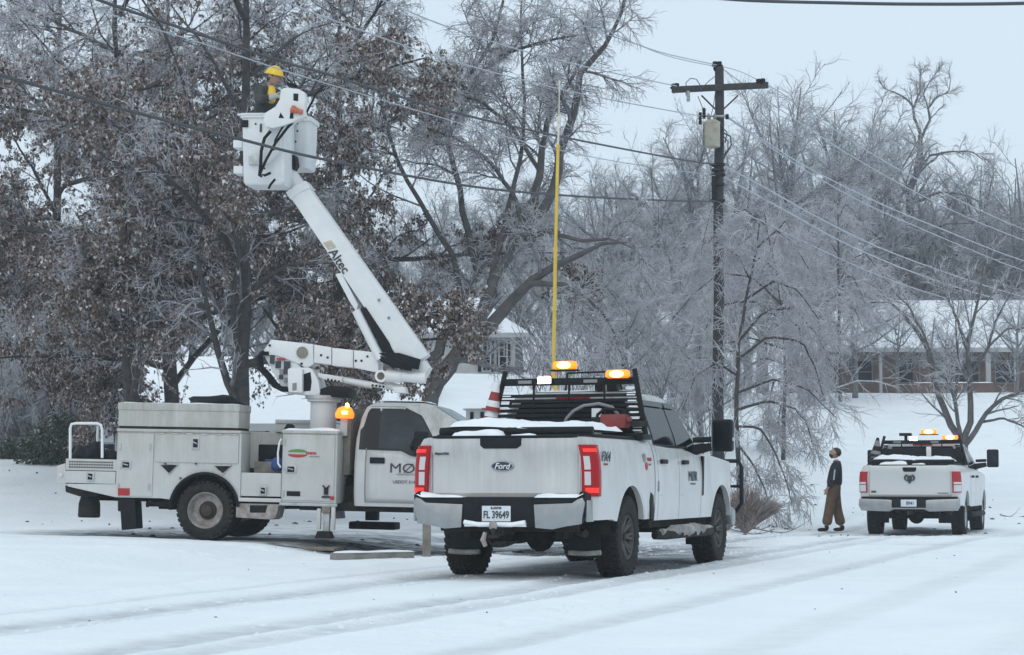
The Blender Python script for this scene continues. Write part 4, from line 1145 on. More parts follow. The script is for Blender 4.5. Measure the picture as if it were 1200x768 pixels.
# far side pack (seen through the middle opening)
q = MB(); q.box(xB0, X(400), .62, 1.12, zB0, zB1 + .02); q.build('far_body_side', 'body', ut, bevel=.01)
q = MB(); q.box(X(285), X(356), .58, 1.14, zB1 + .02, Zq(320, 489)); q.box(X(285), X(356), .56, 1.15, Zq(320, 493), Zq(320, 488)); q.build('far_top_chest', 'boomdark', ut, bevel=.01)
# cargo deck
q = MB(); q.box(xB0, X(404), -.64, .64, .98, 1.02); q.build('cargo_deck', 'under', ut)
# rear work platform
zp = Zq(100, 551.5)
slab('tread_plate', rect(xT0, xT1 + .0, zp, Zq(100, 538)), NS + .02, .45)
c0 = z2([(118, 386)], NS)[0]; nx_, nz_ = 18, 3
wdx = (xT1 - .04 - c0[0]) / nx_
for i in range(nx_):
    for j in range(nz_):
        q = MB(); xx = c0[0] + i * wdx; zz = Zq(100, 548.6) + j * .038
        q.box(xx, xx + wdx * .55, NS + .012, NS + .03, zz, zz + .020)
        if i == 0 and j == 0: ph = q.build('plate_hole', 'under', ut); ph0 = (xx, zz)
        else:
            o = ph.copy(); COL.objects.link(o); o.location = (xx - ph0[0], 0, zz - ph0[1])
slab('tail_drawer', rect(xT0 + .005, xT1 - .008, Zq(100, 566.5), zp - .008), NS + .004, .46)
slab('tail_skirt', z2([(105, 488), (330, 488), (330, 550), (110, 500)], NS), NS + .02, .03)
q = MB(); q.prism(z2([(60, 408), (100, 395), (104, 490), (62, 486)], NS), 1, NS + .01, 1.10); q.build('rear_bumper', 'body', ut, bevel=.015)
c = z2([(82, 450)], NS)[0]; q = MB(); q.lathe([(0, -.03), (.03, -.02), (.03, .02)], (c[0], NS + .01, c[1]), 1, 14); q.build('marker_lamp', 'clear', ut, smooth=True)
q = MB(); q.box(xT0, xT1, NS + .45, 1.1, zp, zp + .06); q.box(xT0 + .02, xT1, NS + .5, 1.0, .70, zp); q.build('tail_deck', 'under', ut, bevel=.006)
hr = z2([(124, 375), (124, 240), (130, 220), (150, 216), (245, 216), (262, 224), (268, 245), (268, 372)], NS + .06)
q = MB(); q.tube([(p[0], NS + .06, p[1]) for p in hr], .020, 8)
q.tube([(hr[2][0] + .15, NS + .06, hr[3][1]), (hr[2][0] + .15, NS + .75, hr[3][1])], .018, 8); q.tube([(hr[2][0] + .15, NS + .75, hr[3][1]), (hr[2][0] + .15, NS + .75, zp + .05)], .018, 8)
q.build('grab_rail', 'white', ut, smooth=True)
# pintle / mud flap / rear jack
q = MB(); q.prism(z2([(106, 495), (250, 520), (252, 545), (170, 545), (108, 525)], NS + .3), 1, NS + .25, NS + 1.6); q.build('tow_frame', 'under', ut, bevel=.01)
q = MB(); c = z2([(212, 540), (215, 640)], NS + .5)
q.lathe([(.145, c[1][1]), (.16, c[1][1] + .02), (.155, c[1][1] + .2), (.13, c[0][1] - .03), (.10, c[0][1] + .05)], (c[0][0], NS + .5, 0), 2, 14); q.build('rear_jack_foot', 'under', ut, smooth=True)
q = MB(); q.prism(z2([(338, 556), (345, 552), (414, 552), (418, 575), (424, 690), (355, 697), (350, 612), (338, 612)], NS + .06), 1, NS + .05, NS + .34); q.build('rear_outrigger_leg', 'black', ut, bevel=.02)
# middle step section
zs = Zq(310, 554.5)
slab('step_box', rect(xB2 + .02, X(329.5), Zq(310, 582), zs), NS + .02, .62)
q = MB(); q.box(xB2 + .0, X(330.5), NS - .01, NS + .64, Zq(310, 588.5), Zq(310, 584)); q.build('step_edge', 'body', ut, bevel=.006)
slab('lower_step', z2([(868, 575), (1062, 580), (1045, 640), (1030, 650), (866, 640)], NS), NS + .03, .40, 'steel')
q = MB(); q.prism(z2([(930, 585), (1010, 585), (1000, 618), (930, 618)], NS), 1, NS + .025, NS + .1); q.build('step_opening', 'black', ut)
q = MB(); q.box(X(287), X(329), -.45, .60, 1.03, Zq(300, 520)); q.build('cargo_crate', 'black', ut, bevel=.02)
q = MB(); q.box(X(300), X(326), -.70, -.46, 1.06, Zq(310, 538)); q.lathe([(.06, 0), (.10, .05), (.08, .16), (.03, .2)], (X(318), -.8, Zq(318, 552)), 2, 10); q.build('blue_tarp', 'blue', ut, bevel=.03)
q = MB(); q.box(X(290), X(330), NS + .35, NS + .40, zs, Zq(310, 541)); q.build('deck_rail', 'timber', ut, bevel=.01)
g = z3([(85, 382), (78, 395), (73, 430), (74, 465), (82, 478)], NS)
q = MB(); q.tube([(p[0], NS - .0, p[1]) for p in g], .014, 6); q.build('grab_handle', 'white', ut, smooth=True)
# front cabinet
fx0, fx1 = X(330), X(394.5)
zf0, zf1 = Zq(360, 589.5), Zq(360, 507)
q = MB(); q.box(fx0, fx1, NS + .015, NS + .62, zf0, zf1); fc = q.build('front_cabinet', 'body', ut, bevel=.012)
q = MB(); q.box(fx0 - .012, fx1 + .012, NS - .01, NS + .63, zf1 - .015, zf1 + .03); q.build('cabinet_lid', 'body', fc, bevel=.012)
q = MB(); snow_slab(q, fx0, fx1, NS, NS + .6, zf1 + .028, .05, 8, 12, 8); q.build('snow_layer', 'snow', fc, smooth=True)
q = MB(); q.box(fx0 + .025, fx1 - .035, NS - .004, NS + .03, zf0 + .03, zf1 - .03); q.build('cabinet_door', 'body', fc, bevel=.008)
q = MB(); q.box(fx0 - .02, fx1 + .02, NS - .006, NS + .05, zf0 - .045, zf0 - .002); q.build('cabinet_base', 'galv', fc, bevel=.006)
q = MB(); q.box(*[z3([(103, 557)], NS)[0][0], z3([(148, 557)], NS)[0][0]], NS - .014, NS - .002, z3([(103, 573)], NS)[0][1], z3([(103, 557)], NS)[0][1]); q.build('label_plate', 'black', fc, bevel=.003)
q = MB(); c = z3([(254, 580)], NS)[0]; q.lathe([(0, -.03), (.03, -.022), (.03, .0)], (c[0], NS, c[1]), 1, 14); q.build('side_reflector', 'reddull', fc, smooth=True)
def UTt(x, z, ly=NS - .008): return basis((x, ly, z), (1, 0, 0), (0, 0, 1))
# green / red swoosh logo
c = z3([(139, 431)], NS)[0]
for s_, mt, dz in ((1, 'green', .035), (-1, 'redink', -.035)):
    vs = [(c[0] + .14 * math.cos(math.pi * k / 12), c[1] + dz * .4 + s_ * .045 * math.sin(math.pi * k / 12)) for k in range(13)] + [(c[0] + (.09 - .02 * k) - .0, c[1] + dz * .35 + s_ * .012) for k in range(0, 9, 2)][::-1]
    q = MB(); q.prism(vs[:13], 1, NS - .010, NS - .003); q.build('logo', mt, fc)
c = z3([(184, 432)], NS)[0]
text('UNION', .032, UTt(c[0], c[1] - .01), 'redink', fc, bold=.003)
text('SAFETY FIRST', .018, UTt(c[0] + .05, c[1] - .05), 'greyink', fc)
# near outrigger
def jack(u0, v0, u1, v1, ly, foot=True):
    a, b = Q(u0, v0, ly), Q(u1, v1, ly)
    q = MB(); q.box(a.x - .06, a.x + .06, ly - .05, ly + .10, b.z + .35, a.z); q.build('outrigger_sleeve', 'timber', ut, bevel=.01)
    q = MB(); q.box(a.x - .13, a.x - .075, ly - .05, ly + .02, b.z + .12, a.z - .05); q.box(a.x + .075, a.x + .13, ly - .05, ly + .02, b.z + .12, a.z - .02); q.build('outrigger_guide', 'body', ut, bevel=.01)
    q = MB(); q.box(a.x - .045, a.x + .045, ly - .02, ly + .07, b.z + .04, b.z + .4); q.build('outrigger_ram', 'galv', ut, bevel=.008)
    q = MB(); q.prism([(a.x - .14, b.z), (a.x + .10, b.z), (a.x + .06, b.z + .10), (a.x - .10, b.z + .10)], 1, ly - .12, ly + .12); q.build('outrigger_foot', 'under', ut, bevel=.01)
    return b
b = jack(383, 592, 380, 631, NS + .05)
q = MB(); q.box(b.x - .30, b.x + .22, NS - .28, NS + .34, -.045, .0); o = q.build('outrigger_pad', 'timber', None, bevel=.01)
gz = ground_z(*(UF @ Vector((b.x, NS, 0))).xy)
o.matrix_world = Matrix.Translation((0, 0, gz - (UF @ Vector((b.x, NS, 0))).z + .03)) @ UF; tag(o, 'flat wooden pad on the snow under the truck outrigger foot', 'outrigger pad')
q = MB(); c = z3([(235, 545)], NS)[0]; q.box(c[0] - .03, c[0] + .03, NS - .035, NS, c[1] - .10, c[1]); q.tube([(c[0] - .05, NS - .03, c[1] + .03), (c[0], NS - .03, c[1] - .02), (c[0] + .05, NS - .03, c[1] + .03)], .012, 6); q.box(c[0] - .06, c[0] + .06, NS - .03, NS, c[1] - .145, c[1] - .12); q.build('hydraulic_valve', 'under', fc, bevel=.006)
# far outrigger seen under the cab
bf = Q(437, 610, .95)
q = MB(); q.box(bf.x - .10, bf.x + .08, .85, 1.05, bf.z, .65); q.build('far_outrigger', 'under', ut, bevel=.01)
q = MB(); q.box(bf.x - .32, bf.x + .38, .72, 1.15, bf.z - .13, bf.z - .02); q.build('far_outrigger_foot', 'under', ut, bevel=.02)
# front axle wheels and rear duals
for sd in (-1, 1):
    make_wheel(ut, wc[0], sd * .98, .405, .405, .235, .262, 'steel_dual', sd)
    make_wheel(ut, wc[0], sd * .70, .405, .405, .235, .262, 'steel_dual', sd)
    make_wheel(ut, 4.34, sd * .93, .405, .405, .235, .262, 'steel_dual', sd)
# ---- cab
CW = .98
cz0 = Zq(450, 594, -CW); ca = X(414, 550, -CW)
belt = Zq(440, 523.5, -CW); cabroof = Zq(460, 470, -.6)
def cwid(z): return interp([(cz0, CW - .05), (.75, CW), (1.1, CW + .0), (belt, CW - .05), (cabroof - .10, CW - .22), (cabroof - .03, CW - .32), (cabroof, CW - .6)], z)
ws0, ws1 = X(588, 500, -.7), X(507, 477, -.7)          # windscreen foot / head
def cxf(z): return interp([(cz0, ws0 + .12), (belt - .06, ws0 + .12), (belt + .02, ws0 + .02), (cabroof - .06, ws1 + .02), (cabroof - .02, ws1 - .14), (cabroof, ws1 - .45)], z)
def cxr(z): return interp([(cz0, ca), (belt + .1, ca + .0), (cabroof - .25, ca + .05), (cabroof - .08, ca + .12), (cabroof - .02, ca + .24), (cabroof, ca + .5)], z)
loops = []
for z in (cz0, cz0 + .06, .75, 1.1, belt - .06, belt, belt + .12, belt + .3, cabroof - .25, cabroof - .10, cabroof - .06, cabroof - .03, cabroof - .01, cabroof):
    lp = []; h = cwid(z); a, b_ = cxr(z), cxf(z); r0 = .07
    for cx, cy, an0 in ((b_ - r0, h - r0, 0), (a + r0, h - r0, 90), (a + r0, -h + r0, 180), (b_ - r0, -h + r0, 270)):
        for k in range(6):
            an = R(an0 + 18 * k); lp.append((cx + r0 * math.cos(an), cy + r0 * math.sin(an), z))
    loops.append(lp)
q = MB(); q.loft(loops); cab = q.build('cab', 'paint', ut, smooth=True, angle=50)
def csheet(parent, name, mt, sd, poly, off, n=10, rows=6):
    """poly: functions of x giving bottom and top height"""
    x0, x1, fb, ft = poly; q = MB(); R_ = []
    for i in range(n + 1):
        x = x0 + (x1 - x0) * i / n; R_.append([(x, sd * (cwid(fb(x) + (ft(x) - fb(x)) * k / rows) + off), fb(x) + (ft(x) - fb(x)) * k / rows) for k in range(rows + 1)])
    q.grid(R_); return q.build(name, mt, parent, smooth=True)
dx0 = X(428, 550, -CW); dx1 = dx0 + 1.30
wx0, wx1 = X(423, 500, -CW), X(507, 520, -CW)
for sd in (-1, 1):
    tr = lambda x: interp([(wx0, belt - .02), (X(470, 520, -CW), belt - .03), (X(480, 525, -CW), belt - .09), (X(492, 525, -CW), belt - .12), (dx1 + .1, belt - .12)], x)
    tt = lambda x: interp([(wx0, belt + .2), (wx0 + .07, cabroof - .15), (X(432, 485, -CW), cabroof - .115), (X(470, 485, -CW), cabroof - .115), (X(492, 495, -CW), cabroof - .24), (wx1, belt + .10), (wx1 + .15, belt - .1)], x)
    csheet(cab, 'window_surround', 'blackgloss', sd, (wx0 - .03, wx1 + .06, lambda x: tr(x) - .025, lambda x: max(tr(x) - .02, tt(x) + .03)), .006, 26)
    csheet(cab, 'quarter_window', 'glass', sd, (wx0 + .02, X(442, 500, -CW), tr, tt), .012)
    csheet(cab, 'side_window', 'glass2', sd, (X(444, 500, -CW), wx1 - .02, tr, lambda x: max(tr(x) + .002, tt(x))), .012, 20)
    # shut lines as narrow grooves standing open round the door skin
    dz0 = cz0 + .055
    q = MB(); rows = []
    for i in range(9):
        x = dx0 + .012 + (dx1 - dx0 - .02) * i / 8
        rows.append([(x, sd * (cwid(dz0 + (tr(x) - .03 - dz0) * k / 10) + .010), dz0 + (tr(x) - .03 - dz0) * k / 10) for k in range(11)])
    q.grid(rows); door = q.build('door', 'paint', cab, smooth=True, solid=.012)
    q = MB(); q.tube([(dx0, sd * (cwid(z) + .004), z) for z in np.linspace(dz0, belt - .02, 9)], .007, 6); q.build('door_seal', 'greyink', cab)
    hz = Zq(440, 539.5, -CW); hx0, hx1 = X(433.5, 540, -CW), X(451, 540, -CW)
    q = MB(); q.box(hx0, hx1, sd * (CW + .0), sd * (CW + .030), hz - .045, hz + .04); q.build('handle', 'black', door, bevel=.012)
    q = MB(); q.tube([(X(483, 525, -CW), sd * CW, belt + .0), (X(490, 520, -CW), sd * (CW + .22), belt + .10)], .035, 8); q.build('mirror_arm', 'black', cab, smooth=True)
    q = MB(); a0, a1 = X(483.5, 520, -CW - .25), X(503, 520, -CW - .25); za, zb = Zq(490, 535, -CW - .25), Zq(490, 505.5, -CW - .25)
    q.box(a0 + .02, a1 - .02, sd * (CW + .20) - .09, sd * (CW + .20) + .09, za, zb); q.build('mirror', 'black', cab, bevel=.03)
q = MB(); rows = []
for i in range(7):
    z = belt + .0 + (cabroof - .07 - belt) * i / 6; rows.append([(cxf(z) + .012, (cwid(z) - .06) * t, z) for t in np.linspace(-1, 1, 9)])
q.grid(rows); q.build('windscreen', 'frostglass', cab, smooth=True)
q = MB(); rows = []
for i in range(7):
    z = belt + .1 + (cabroof - .2 - belt) * i / 6; rows.append([(cxr(z) - .01, .5 * t, z) for t in np.linspace(-1, 1, 5)])
q.grid(rows); q.build('rear_window', 'glass', cab)
q = MB(); snow_slab(q, ca + .25, ws1 - .15, -.62, .62, cabroof - .004, .03, 6, 14, 14); q.build('snow_layer', 'snow', cab, smooth=True)
for y in (-.5, -.25, 0, .25, .5):
    q = MB(); q.lathe([(0, .03), (.02, .02), (.03, 0)], (ws1 - .22, y, cabroof - .008), 2, 10); q.build('roof_marker_lamp', 'amberdim', cab, smooth=True)
# hood and front
hx = ws0 + .08
q = MB(); lps = []
for x, z in ((hx, belt - .04), (hx + .35, belt - .07), (hx + .85, belt - .16), (hx + 1.05, belt - .30), (hx + 1.10, belt - .55)):
    lps.append([(x, -CW + .08, cz0 + .15), (x, -CW + .06, z - .12), (x, -CW + .16, z - .03), (x, -.5, z + .02), (x, 0, z + .04), (x, .5, z + .02), (x, CW - .16, z - .03), (x, CW - .06, z - .12), (x, CW - .08, cz0 + .15)])
q.loft(lps); q.build('hood', 'paint', ut, smooth=True, angle=50)
q = MB(); q.box(hx + 1.09, hx + 1.13, -.75, .75, .72, belt - .35); q.build('grille', 'blackgloss', ut, bevel=.02)
q = MB(); q.box(hx + 1.02, hx + 1.22, -.98, .98, .46, .68); q.build('front_bumper', 'chrome', ut, bevel=.03)
for sd in (-1, 1):
    q = MB(); q.box(hx + 1.0, hx + 1.13, sd * .85 - .11, sd * .85 + .11, .85, 1.12); q.build('headlight', 'clear', ut, bevel=.03)
    q = MB(); pts = [(4.34 + .50 * math.cos(math.pi * k / 14), sd * (CW - .0), .43 + .50 * math.sin(math.pi * k / 14)) for k in range(15)]; q.tube(pts, .05, 8); q.build('wheel_arch_lip', 'black', ut, smooth=True)
# door lettering
c = z3([(500, 495)], -CW)[0]
text('MØR', .135, UTt(c[0] + .02, z3([(455, 495)], -CW)[0][1], -CW - .017), 'ink', ut, bold=.0, wscale=1.25)
text('CONSTRUCTION', .022, UTt(c[0] + .02, z3([(455, 503)], -CW)[0][1] - .0, -CW - .017), 'greyink', ut, wscale=1.3)
text('USDOT 514568', .045, UTt(z3([(505, 530)], -CW)[0][0], z3([(455, 531)], -CW)[0][1], -CW - .017), 'ink', ut, bold=.0)
# cab guard plate and beacon
q = MB(); q.box(X(404, 500, -.7), X(412, 500, -.7), -.75, .75, .95, Zq(405, 478, -.7)); q.build('cab_guard', 'timber', ut, bevel=.01)
bc = Q(404, 483, -.80)
q = MB(); q.box(bc.x - .05, bc.x + .05, -.85, -.75, 1.5, bc.z - .09); q.build('beacon_post', 'body', ut, bevel=.01)
q = MB(); q.lathe([(.12, -.09), (.135, -.06), (.135, -.02), (.10, .05), (.05, .075), (0, .08)], bc, 2, 20); bcn = q.build('amber_beacon', 'amber', ut, smooth=True)
q = MB(); q.lathe([(0, -.02), (.05, -.01), (.05, .03), (0, .045)], (bc.x + .02, bc.y - .095, bc.z - .025), 2, 12); q.build('lit_bulb', 'amberhot', bcn, smooth=True)
q = MB(); q.lathe([(0, -.02), (.03, -.01), (.02, .03), (0, .04)], (bc.x + .04, bc.y - .03, bc.z + .09), 2, 12); q.build('lit_strobe', 'amberhot', bcn, smooth=True)
# ---- pedestal and turret
pc = Q(379, 485, 0)
q = MB(); q.lathe([(.19, .95), (.19, Zq(379, 472, 0)), (.24, Zq(379, 471, 0)), (.24, Zq(379, 468, 0))], (pc.x, 0, 0), 2, 24)
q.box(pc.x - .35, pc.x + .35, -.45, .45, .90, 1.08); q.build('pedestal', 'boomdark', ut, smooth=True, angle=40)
q = MB(); q.lathe([(.27, Zq(379, 468, 0)), (.27, Zq(379, 464, 0)), (0, Zq(379, 463.5, 0))], (pc.x, 0, 0), 2, 24); q.build('slew_ring', 'galv', ut, smooth=True, angle=40)
BOOM = ut
def zc(pts): return [(290 + a / 5.217, 390 + b / 5.217) for a, b in pts]
def slabc(name, pts, y0, y1, m='boom', bevel=.012): 
    q = MB(); q.prism(q2(zc(pts), y0), 1, y0, y1); return q.build(name, m, ut, bevel=bevel)
# turret box with cut-out
slabc('turret', [(245, 225), (262, 214), (370, 212), (395, 225), (430, 290), (445, 360), (440, 385), (345, 382), (245, 370)], -.20, .26)
slabc('turret_opening', [(340, 255), (385, 240), (392, 300), (385, 355), (340, 360)], -.206, -.19, 'black', .004)
slabc('turret_plate', [(245, 225), (335, 222), (335, 368), (250, 365)], -.30, -.18)
slabc('decal', [(275, 310), (300, 306), (300, 350), (275, 355)], -.306, -.295, 'greyink', 0)
slabc('slew_drive', [(445, 345), (500, 325), (600, 330), (632, 350), (610, 395), (450, 392)], -.22, .22, 'black')
# lower boom, three sections
slabc('lower_boom', [(98, 108), (145, 42), (400, 70), (405, 190), (375, 210), (345, 210), (300, 185), (180, 140), (110, 135)], -.17, .17)
slabc('lower_boom_knuckle', [(100, 110), (120, 118), (300, 180), (330, 215), (250, 225), (245, 330), (205, 330), (150, 230), (105, 150)], -.14, .14)
slabc('lower_boom_section', [(407, 72), (512, 90), (512, 196), (405, 184)], -.18, .18)
slabc('lower_boom_section', [(517, 92), (645, 106), (645, 214), (517, 202)], -.165, .165)
slabc('lower_boom_section', [(650, 106), (855, 128), (800, 150), (800, 238), (770, 240), (650, 214)], -.18, .18)
c = Q(*zc([(335, 122)])[0], -.18)
q = MB(); q.lathe([(.085, -.015), (.085, .0), (.05, .0), (.05, .05), (0, .05)], (c.x, -.18, c.z), 1, 20); q.build('pivot_pin', 'timber', ut, smooth=True, angle=40)
for a, b in ((450, 138), (490, 152), (662, 172), (697, 172), (733, 146), (330, 190), (135, 78)):
    c = Q(*zc([(a, b)])[0], -.185); q = MB(); q.lathe([(0, -.02), (.018, -.015), (.018, .01)], (c.x, -.175, c.z), 1, 8); q.build('bolt', 'under', ut)
for a, b, w_, h_, m in ((152, 165, 26, 50, 'ink'), (188, 196, 30, 42, 'ink'), (243, 200, 38, 48, 'ink'), (210, 240, 24, 32, 'greyink'), (205, 272, 22, 26, 'ink'), (235, 240, 26, 30, 'ink'), (233, 290, 20, 30, 'greyink'), (205, 162, 50, 14, 'redink'), (118, 128, 30, 24, 'black')):
    c = Q(*zc([(a, b)])[0], -.155); w_ /= 5.217 * 80; h_ /= 5.217 * 80
    q = MB(); q.box(c.x - w_ / 2, c.x + w_ / 2, -.180, -.13, c.z - h_ / 2, c.z + h_ / 2); q.build('decal', m, ut)
hp = q2(zc([(95, 120), (68, 150), (75, 220), (120, 265), (165, 325), (215, 350), (270, 352)]), -.22)
for k in range(3):
    q = MB(); q.tube([(x, -.24 + .07 * k, z + .012 * k) for x, z in hp], .032, 8); q.build('hydraulic_hose', 'black', ut, smooth=True)
# levelling link and cylinder under the lower boom
def rodc(name, a, b, r, y, m='boom', n=12):
    p, s_ = Q(*zc([a])[0], y), Q(*zc([b])[0], y); q = MB(); q.tube([p, s_], r, n); return q.build(name, m, ut, smooth=True)
slabc('link_plate', [(425, 245), (580, 270), (578, 305), (480, 290), (430, 272)], -.10, .08)
rodc('lift_cylinder', (575, 290), (760, 322), .055, 0)
slabc('link_plate', [(745, 300), (850, 318), (846, 345), (750, 330)], -.09, .09)
for k in range(8):
    a = 493 + k * 22 if k < 4 else 765 + (k - 4) * 22; b = 286 + k * 4 if k < 4 else 322 + (k - 4) * 3
    c = Q(*zc([(a, b)])[0], -.10); q = MB(); q.lathe([(0, -.012), (.017, -.010), (.017, .01)], (c.x, -.095, c.z), 1, 8); q.build('bolt', 'under', ut)
rodc('link_rod', (850, 322), (945, 342), .06, 0)
slabc('link_plate', [(880, 330), (960, 330), (968, 370), (900, 365)], -.12, .12)
# elbow barrels
rodc('elbow_barrel', (850, 265), (945, 268), .095, -.12)
rodc('elbow_barrel', (945, 265), (1090, 278), .085, -.12)
c = Q(*zc([(815, 265)])[0], -.2)
q = MB(); q.lathe([(.09, -.08), (.09, .16), (.0, .16)], (c.x, -.12, c.z), 1, 20); q.lathe([(.06, -.081), (.06, .0)], (c.x, -.12, c.z), 1, 20); q.build('elbow_pin', 'boom', ut, smooth=True, angle=40)
q = MB(); q.lathe([(0, -.084), (.055, -.084)], (c.x, -.12, c.z), 1, 20); q.build('pin_bore', 'timber', ut)
slabc('elbow_shroud', [(800, 140), (850, 150), (1000, 200), (1000, 235), (880, 210), (810, 175)], -.26, -.19, 'black')
slabc('elbow_bracket', [(990, 195), (1080, 170), (1110, 215), (1080, 270), (1010, 290)], -.10, .20)
for k in range(7):
    a = 1010 + 15 * k; p = Q(*zc([(a, 235 + (k % 3) * 6)])[0], -.14)
    q = MB(); q.tube([p, p + Vector((0, 0, -.09 - .02 * (k % 3)))], [.010, .002], 6); q.build('icicle', 'clear', ut, smooth=True)
# ---- upper boom
def zd(pts): return [(260 + a / 2.0194, 60 + b / 2.0211) for a, b in pts]
def beam(name, p0, p1, w0, w1, y0, y1, m='boom', ch=.0):
    """square boom between two points of the truck frame; w = depth in the picture plane; ch = wide bevel on the near upper edge"""
    p0, p1 = Vector((p0[0], 0, p0[1])), Vector((p1[0], 0, p1[1])); t = (p1 - p0).normalized(); n = Vector((-t.z, 0, t.x))
    if n.x < 0: n = -n
    q = MB(); lps = []
    for p, w_ in ((p0, w0), (p1, w1)):
        k = ch * w_ / w0
        lps.append([tuple(Vector((p.x, 0, p.z)) + n * a + Vector((0, yy, 0))) for a, yy in ((-w_ / 2, y0), (w_ / 2 - k, y0), (w_ / 2, y0 + k * .8), (w_ / 2, y1), (-w_ / 2, y1))] if ch else
                   [tuple(Vector((p.x, 0, p.z)) + n * a + Vector((0, yy, 0))) for a, yy in ((-w_ / 2, y0), (w_ / 2, y0), (w_ / 2, y1), (-w_ / 2, y1))])
    q.loft(lps)
    return q.build(name, m, ut, bevel=.012, seg=2)
def qy(u, v, y): c = Q(u, v, y); return (c.x, c.z)
# boom pair: base behind elbow, tip up left towards the bucket
bA, bB = qy(490, 425, -.05), qy(350, 222, -.05)
ub = beam('upper_boom', bA, bB, .37, .29, -.22, .16, ch=.16)
# the wide bevel is shaped to catch sky light as a paler upper strip
p0, p1 = Vector((bA[0], 0, bA[1])), Vector((bB[0], 0, bB[1])); t = (p1 - p0).normalized(); n = Vector((-t.z, 0, t.x))
if n.x < 0: n = -n
ibA, ibB = qy(359, 236, -.04), qy(319, 178, -.04)
beam('boom_extension', ibA, ibB, .245, .235, -.15, .11, ch=.08)
q = MB(); c = Vector((bB[0], 0, bB[1]))
beam('boom_collar', (bB[0] - t.x * .10, bB[1] - t.z * .10), (bB[0] + t.x * .03, bB[1] + t.z * .03), .33, .33, -.235, .19, ch=.13)
# lift cylinder and its slot at the boom foot
def rodd(name, a, b, r, y, m='boom', n=12):
    p, s_ = Q(*zd([a])[0], y), Q(*zd([b])[0], y); q = MB(); q.tube([p, s_], r, n); return q.build(name, m, ut, smooth=True)
rodd('boom_cylinder', (318, 615), (375, 730), .065, -.20)
q = MB(); q.prism(q2(zd([(268, 528), (283, 525), (322, 600), (318, 618), (300, 590)]), -.2), 1, -.20, .05); q.build('cylinder_cover', 'boom', ut, bevel=.01)
q = MB(); q.prism(q2(zd([(328, 612), (340, 606), (396, 690), (408, 720), (380, 712)]), -.235), 1, -.232, -.20); q.build('boom_slot', 'black', ut, bevel=.004)
q = MB(); q.prism(q2(zd([(370, 715), (420, 715), (470, 730), (465, 755), (430, 748)]), -.24), 1, -.26, -.20); q.build('hose_guard', 'black', ut, bevel=.01)
# lettering along the boom
def along(s, a, h, m, off):
    c = Q(*zd([a])[0], -.224); d_ = -(t)        # reading direction runs down the boom
    return text(s, h, basis((c.x, -.224 - .004, c.z), (d_.x, 0, d_.z), (n.x, 0, n.z)), m, ut, bold=.003)
along('Altec', (270, 503), .135, 'ink', 0)
cl = Q(*zd([(252, 455)])[0], -.226)
for k in range(4):
    o_ = Vector((cl.x, 0, cl.z)) + (-t) * (.035 * k - .02); q = MB()
    pts = [o_ + n * s_ * .06 + (-t) * (.02 * s_) for s_ in (-1, 1)]
    q.tube([(p.x, -.229, p.z) for p in pts], .010, 4); q.build('logo_bar', 'tan', ut)
for a in ((395, 632), (372, 590)):
    c = Q(*zd([a])[0], -.226); q = MB(); q.box(c.x - .02, c.x + .02, -.229, -.222, c.z - .02, c.z + .02); q.build('decal', 'greyink', ut)
# ---- platform end: jib bracket, two bucket halves, controls
def ze(pts): return [(260 + a / 4.8, 60 + b / 4.8) for a, b in pts]
def slabe(name, pts, y0, y1, m='bucket', bevel=.02, parent=ut):
    q = MB(); q.prism(q2(ze(pts), y0), 1, y0, y1); return q.build(name, m, parent, bevel=bevel, seg=3)
def bucket(name, pts, y0, y1, cut=.02):
    """open topped tub"""
    poly = q2(ze(pts), y0); zt = max(p[1] for p in poly); zb = min(p[1] for p in poly)
    xt0, xt1 = poly[0][0], poly[1][0]; xb1, xb0 = poly[2][0], poly[3][0]
    def loop(x0, x1, ya, yb, z, r=.05):
        lp = []
        for cx, cy, a0 in ((x1 - r, yb - r, 0), (x0 + r, yb - r, 90), (x0 + r, ya + r, 180), (x1 - r, ya + r, 270)):
            for k in range(5): an = R(a0 + 22.5 * k); lp.append((cx + r * math.cos(an), cy + r * math.sin(an), z))
        return lp
    q = MB()
    q.loft([loop(xb0 + .02, xb1 - .02, y0 + .03, y1 - .03, zb), loop(xb0, xb1, y0, y1, zb + .04), loop(xt0, xt1, y0, y1, zt - .07), loop(xt0 - .025, xt1 + .025, y0 - .025, y1 + .025, zt - .065),
            loop(xt0 - .025, xt1 + .025, y0 - .025, y1 + .025, zt), loop(xt0 + .02, xt1 - .02, y0 + .02, y1 - .02, zt), loop(xb0 + .03, xb1 - .03, y0 + .04, y1 - .04, zb + .05)], cap=True)
    return q.build(name, 'bucket', ut, smooth=True, angle=40)
bk = bucket('bucket', [(112, 350), (352, 350), (352, 750), (118, 745)], -.62, .02)
bk2 = bucket('bucket', [(330, 368), (492, 368), (480, 640), (340, 655)], .05, .62)
for a in ((62, 500, 115, 545), (64, 645, 118, 690)):
    slabe('bucket_step', [(a[0], a[1]), (a[2], a[1]), (a[2], a[3]), (a[0], a[3])], -.45, -.15)
slabe('bucket_rim_shelf', [(85, 352), (230, 346), (230, 358), (85, 362)], -.66, -.60)
for a, b, w_, h_, m in ((218, 432, 10, 46, 'ink'), (130, 408, 34, 40, 'black'), (205, 605, 34, 36, 'ink')):
    c = Q(*ze([(a, b)])[0], -.64); w_ /= 4.8 * 79; h_ /= 4.8 * 79
    q = MB(); q.box(c.x - w_ / 2, c.x + w_ / 2, -.648, -.615, c.z - h_ / 2, c.z + h_ / 2); q.build('bucket_hook', m, ut, bevel=.006)
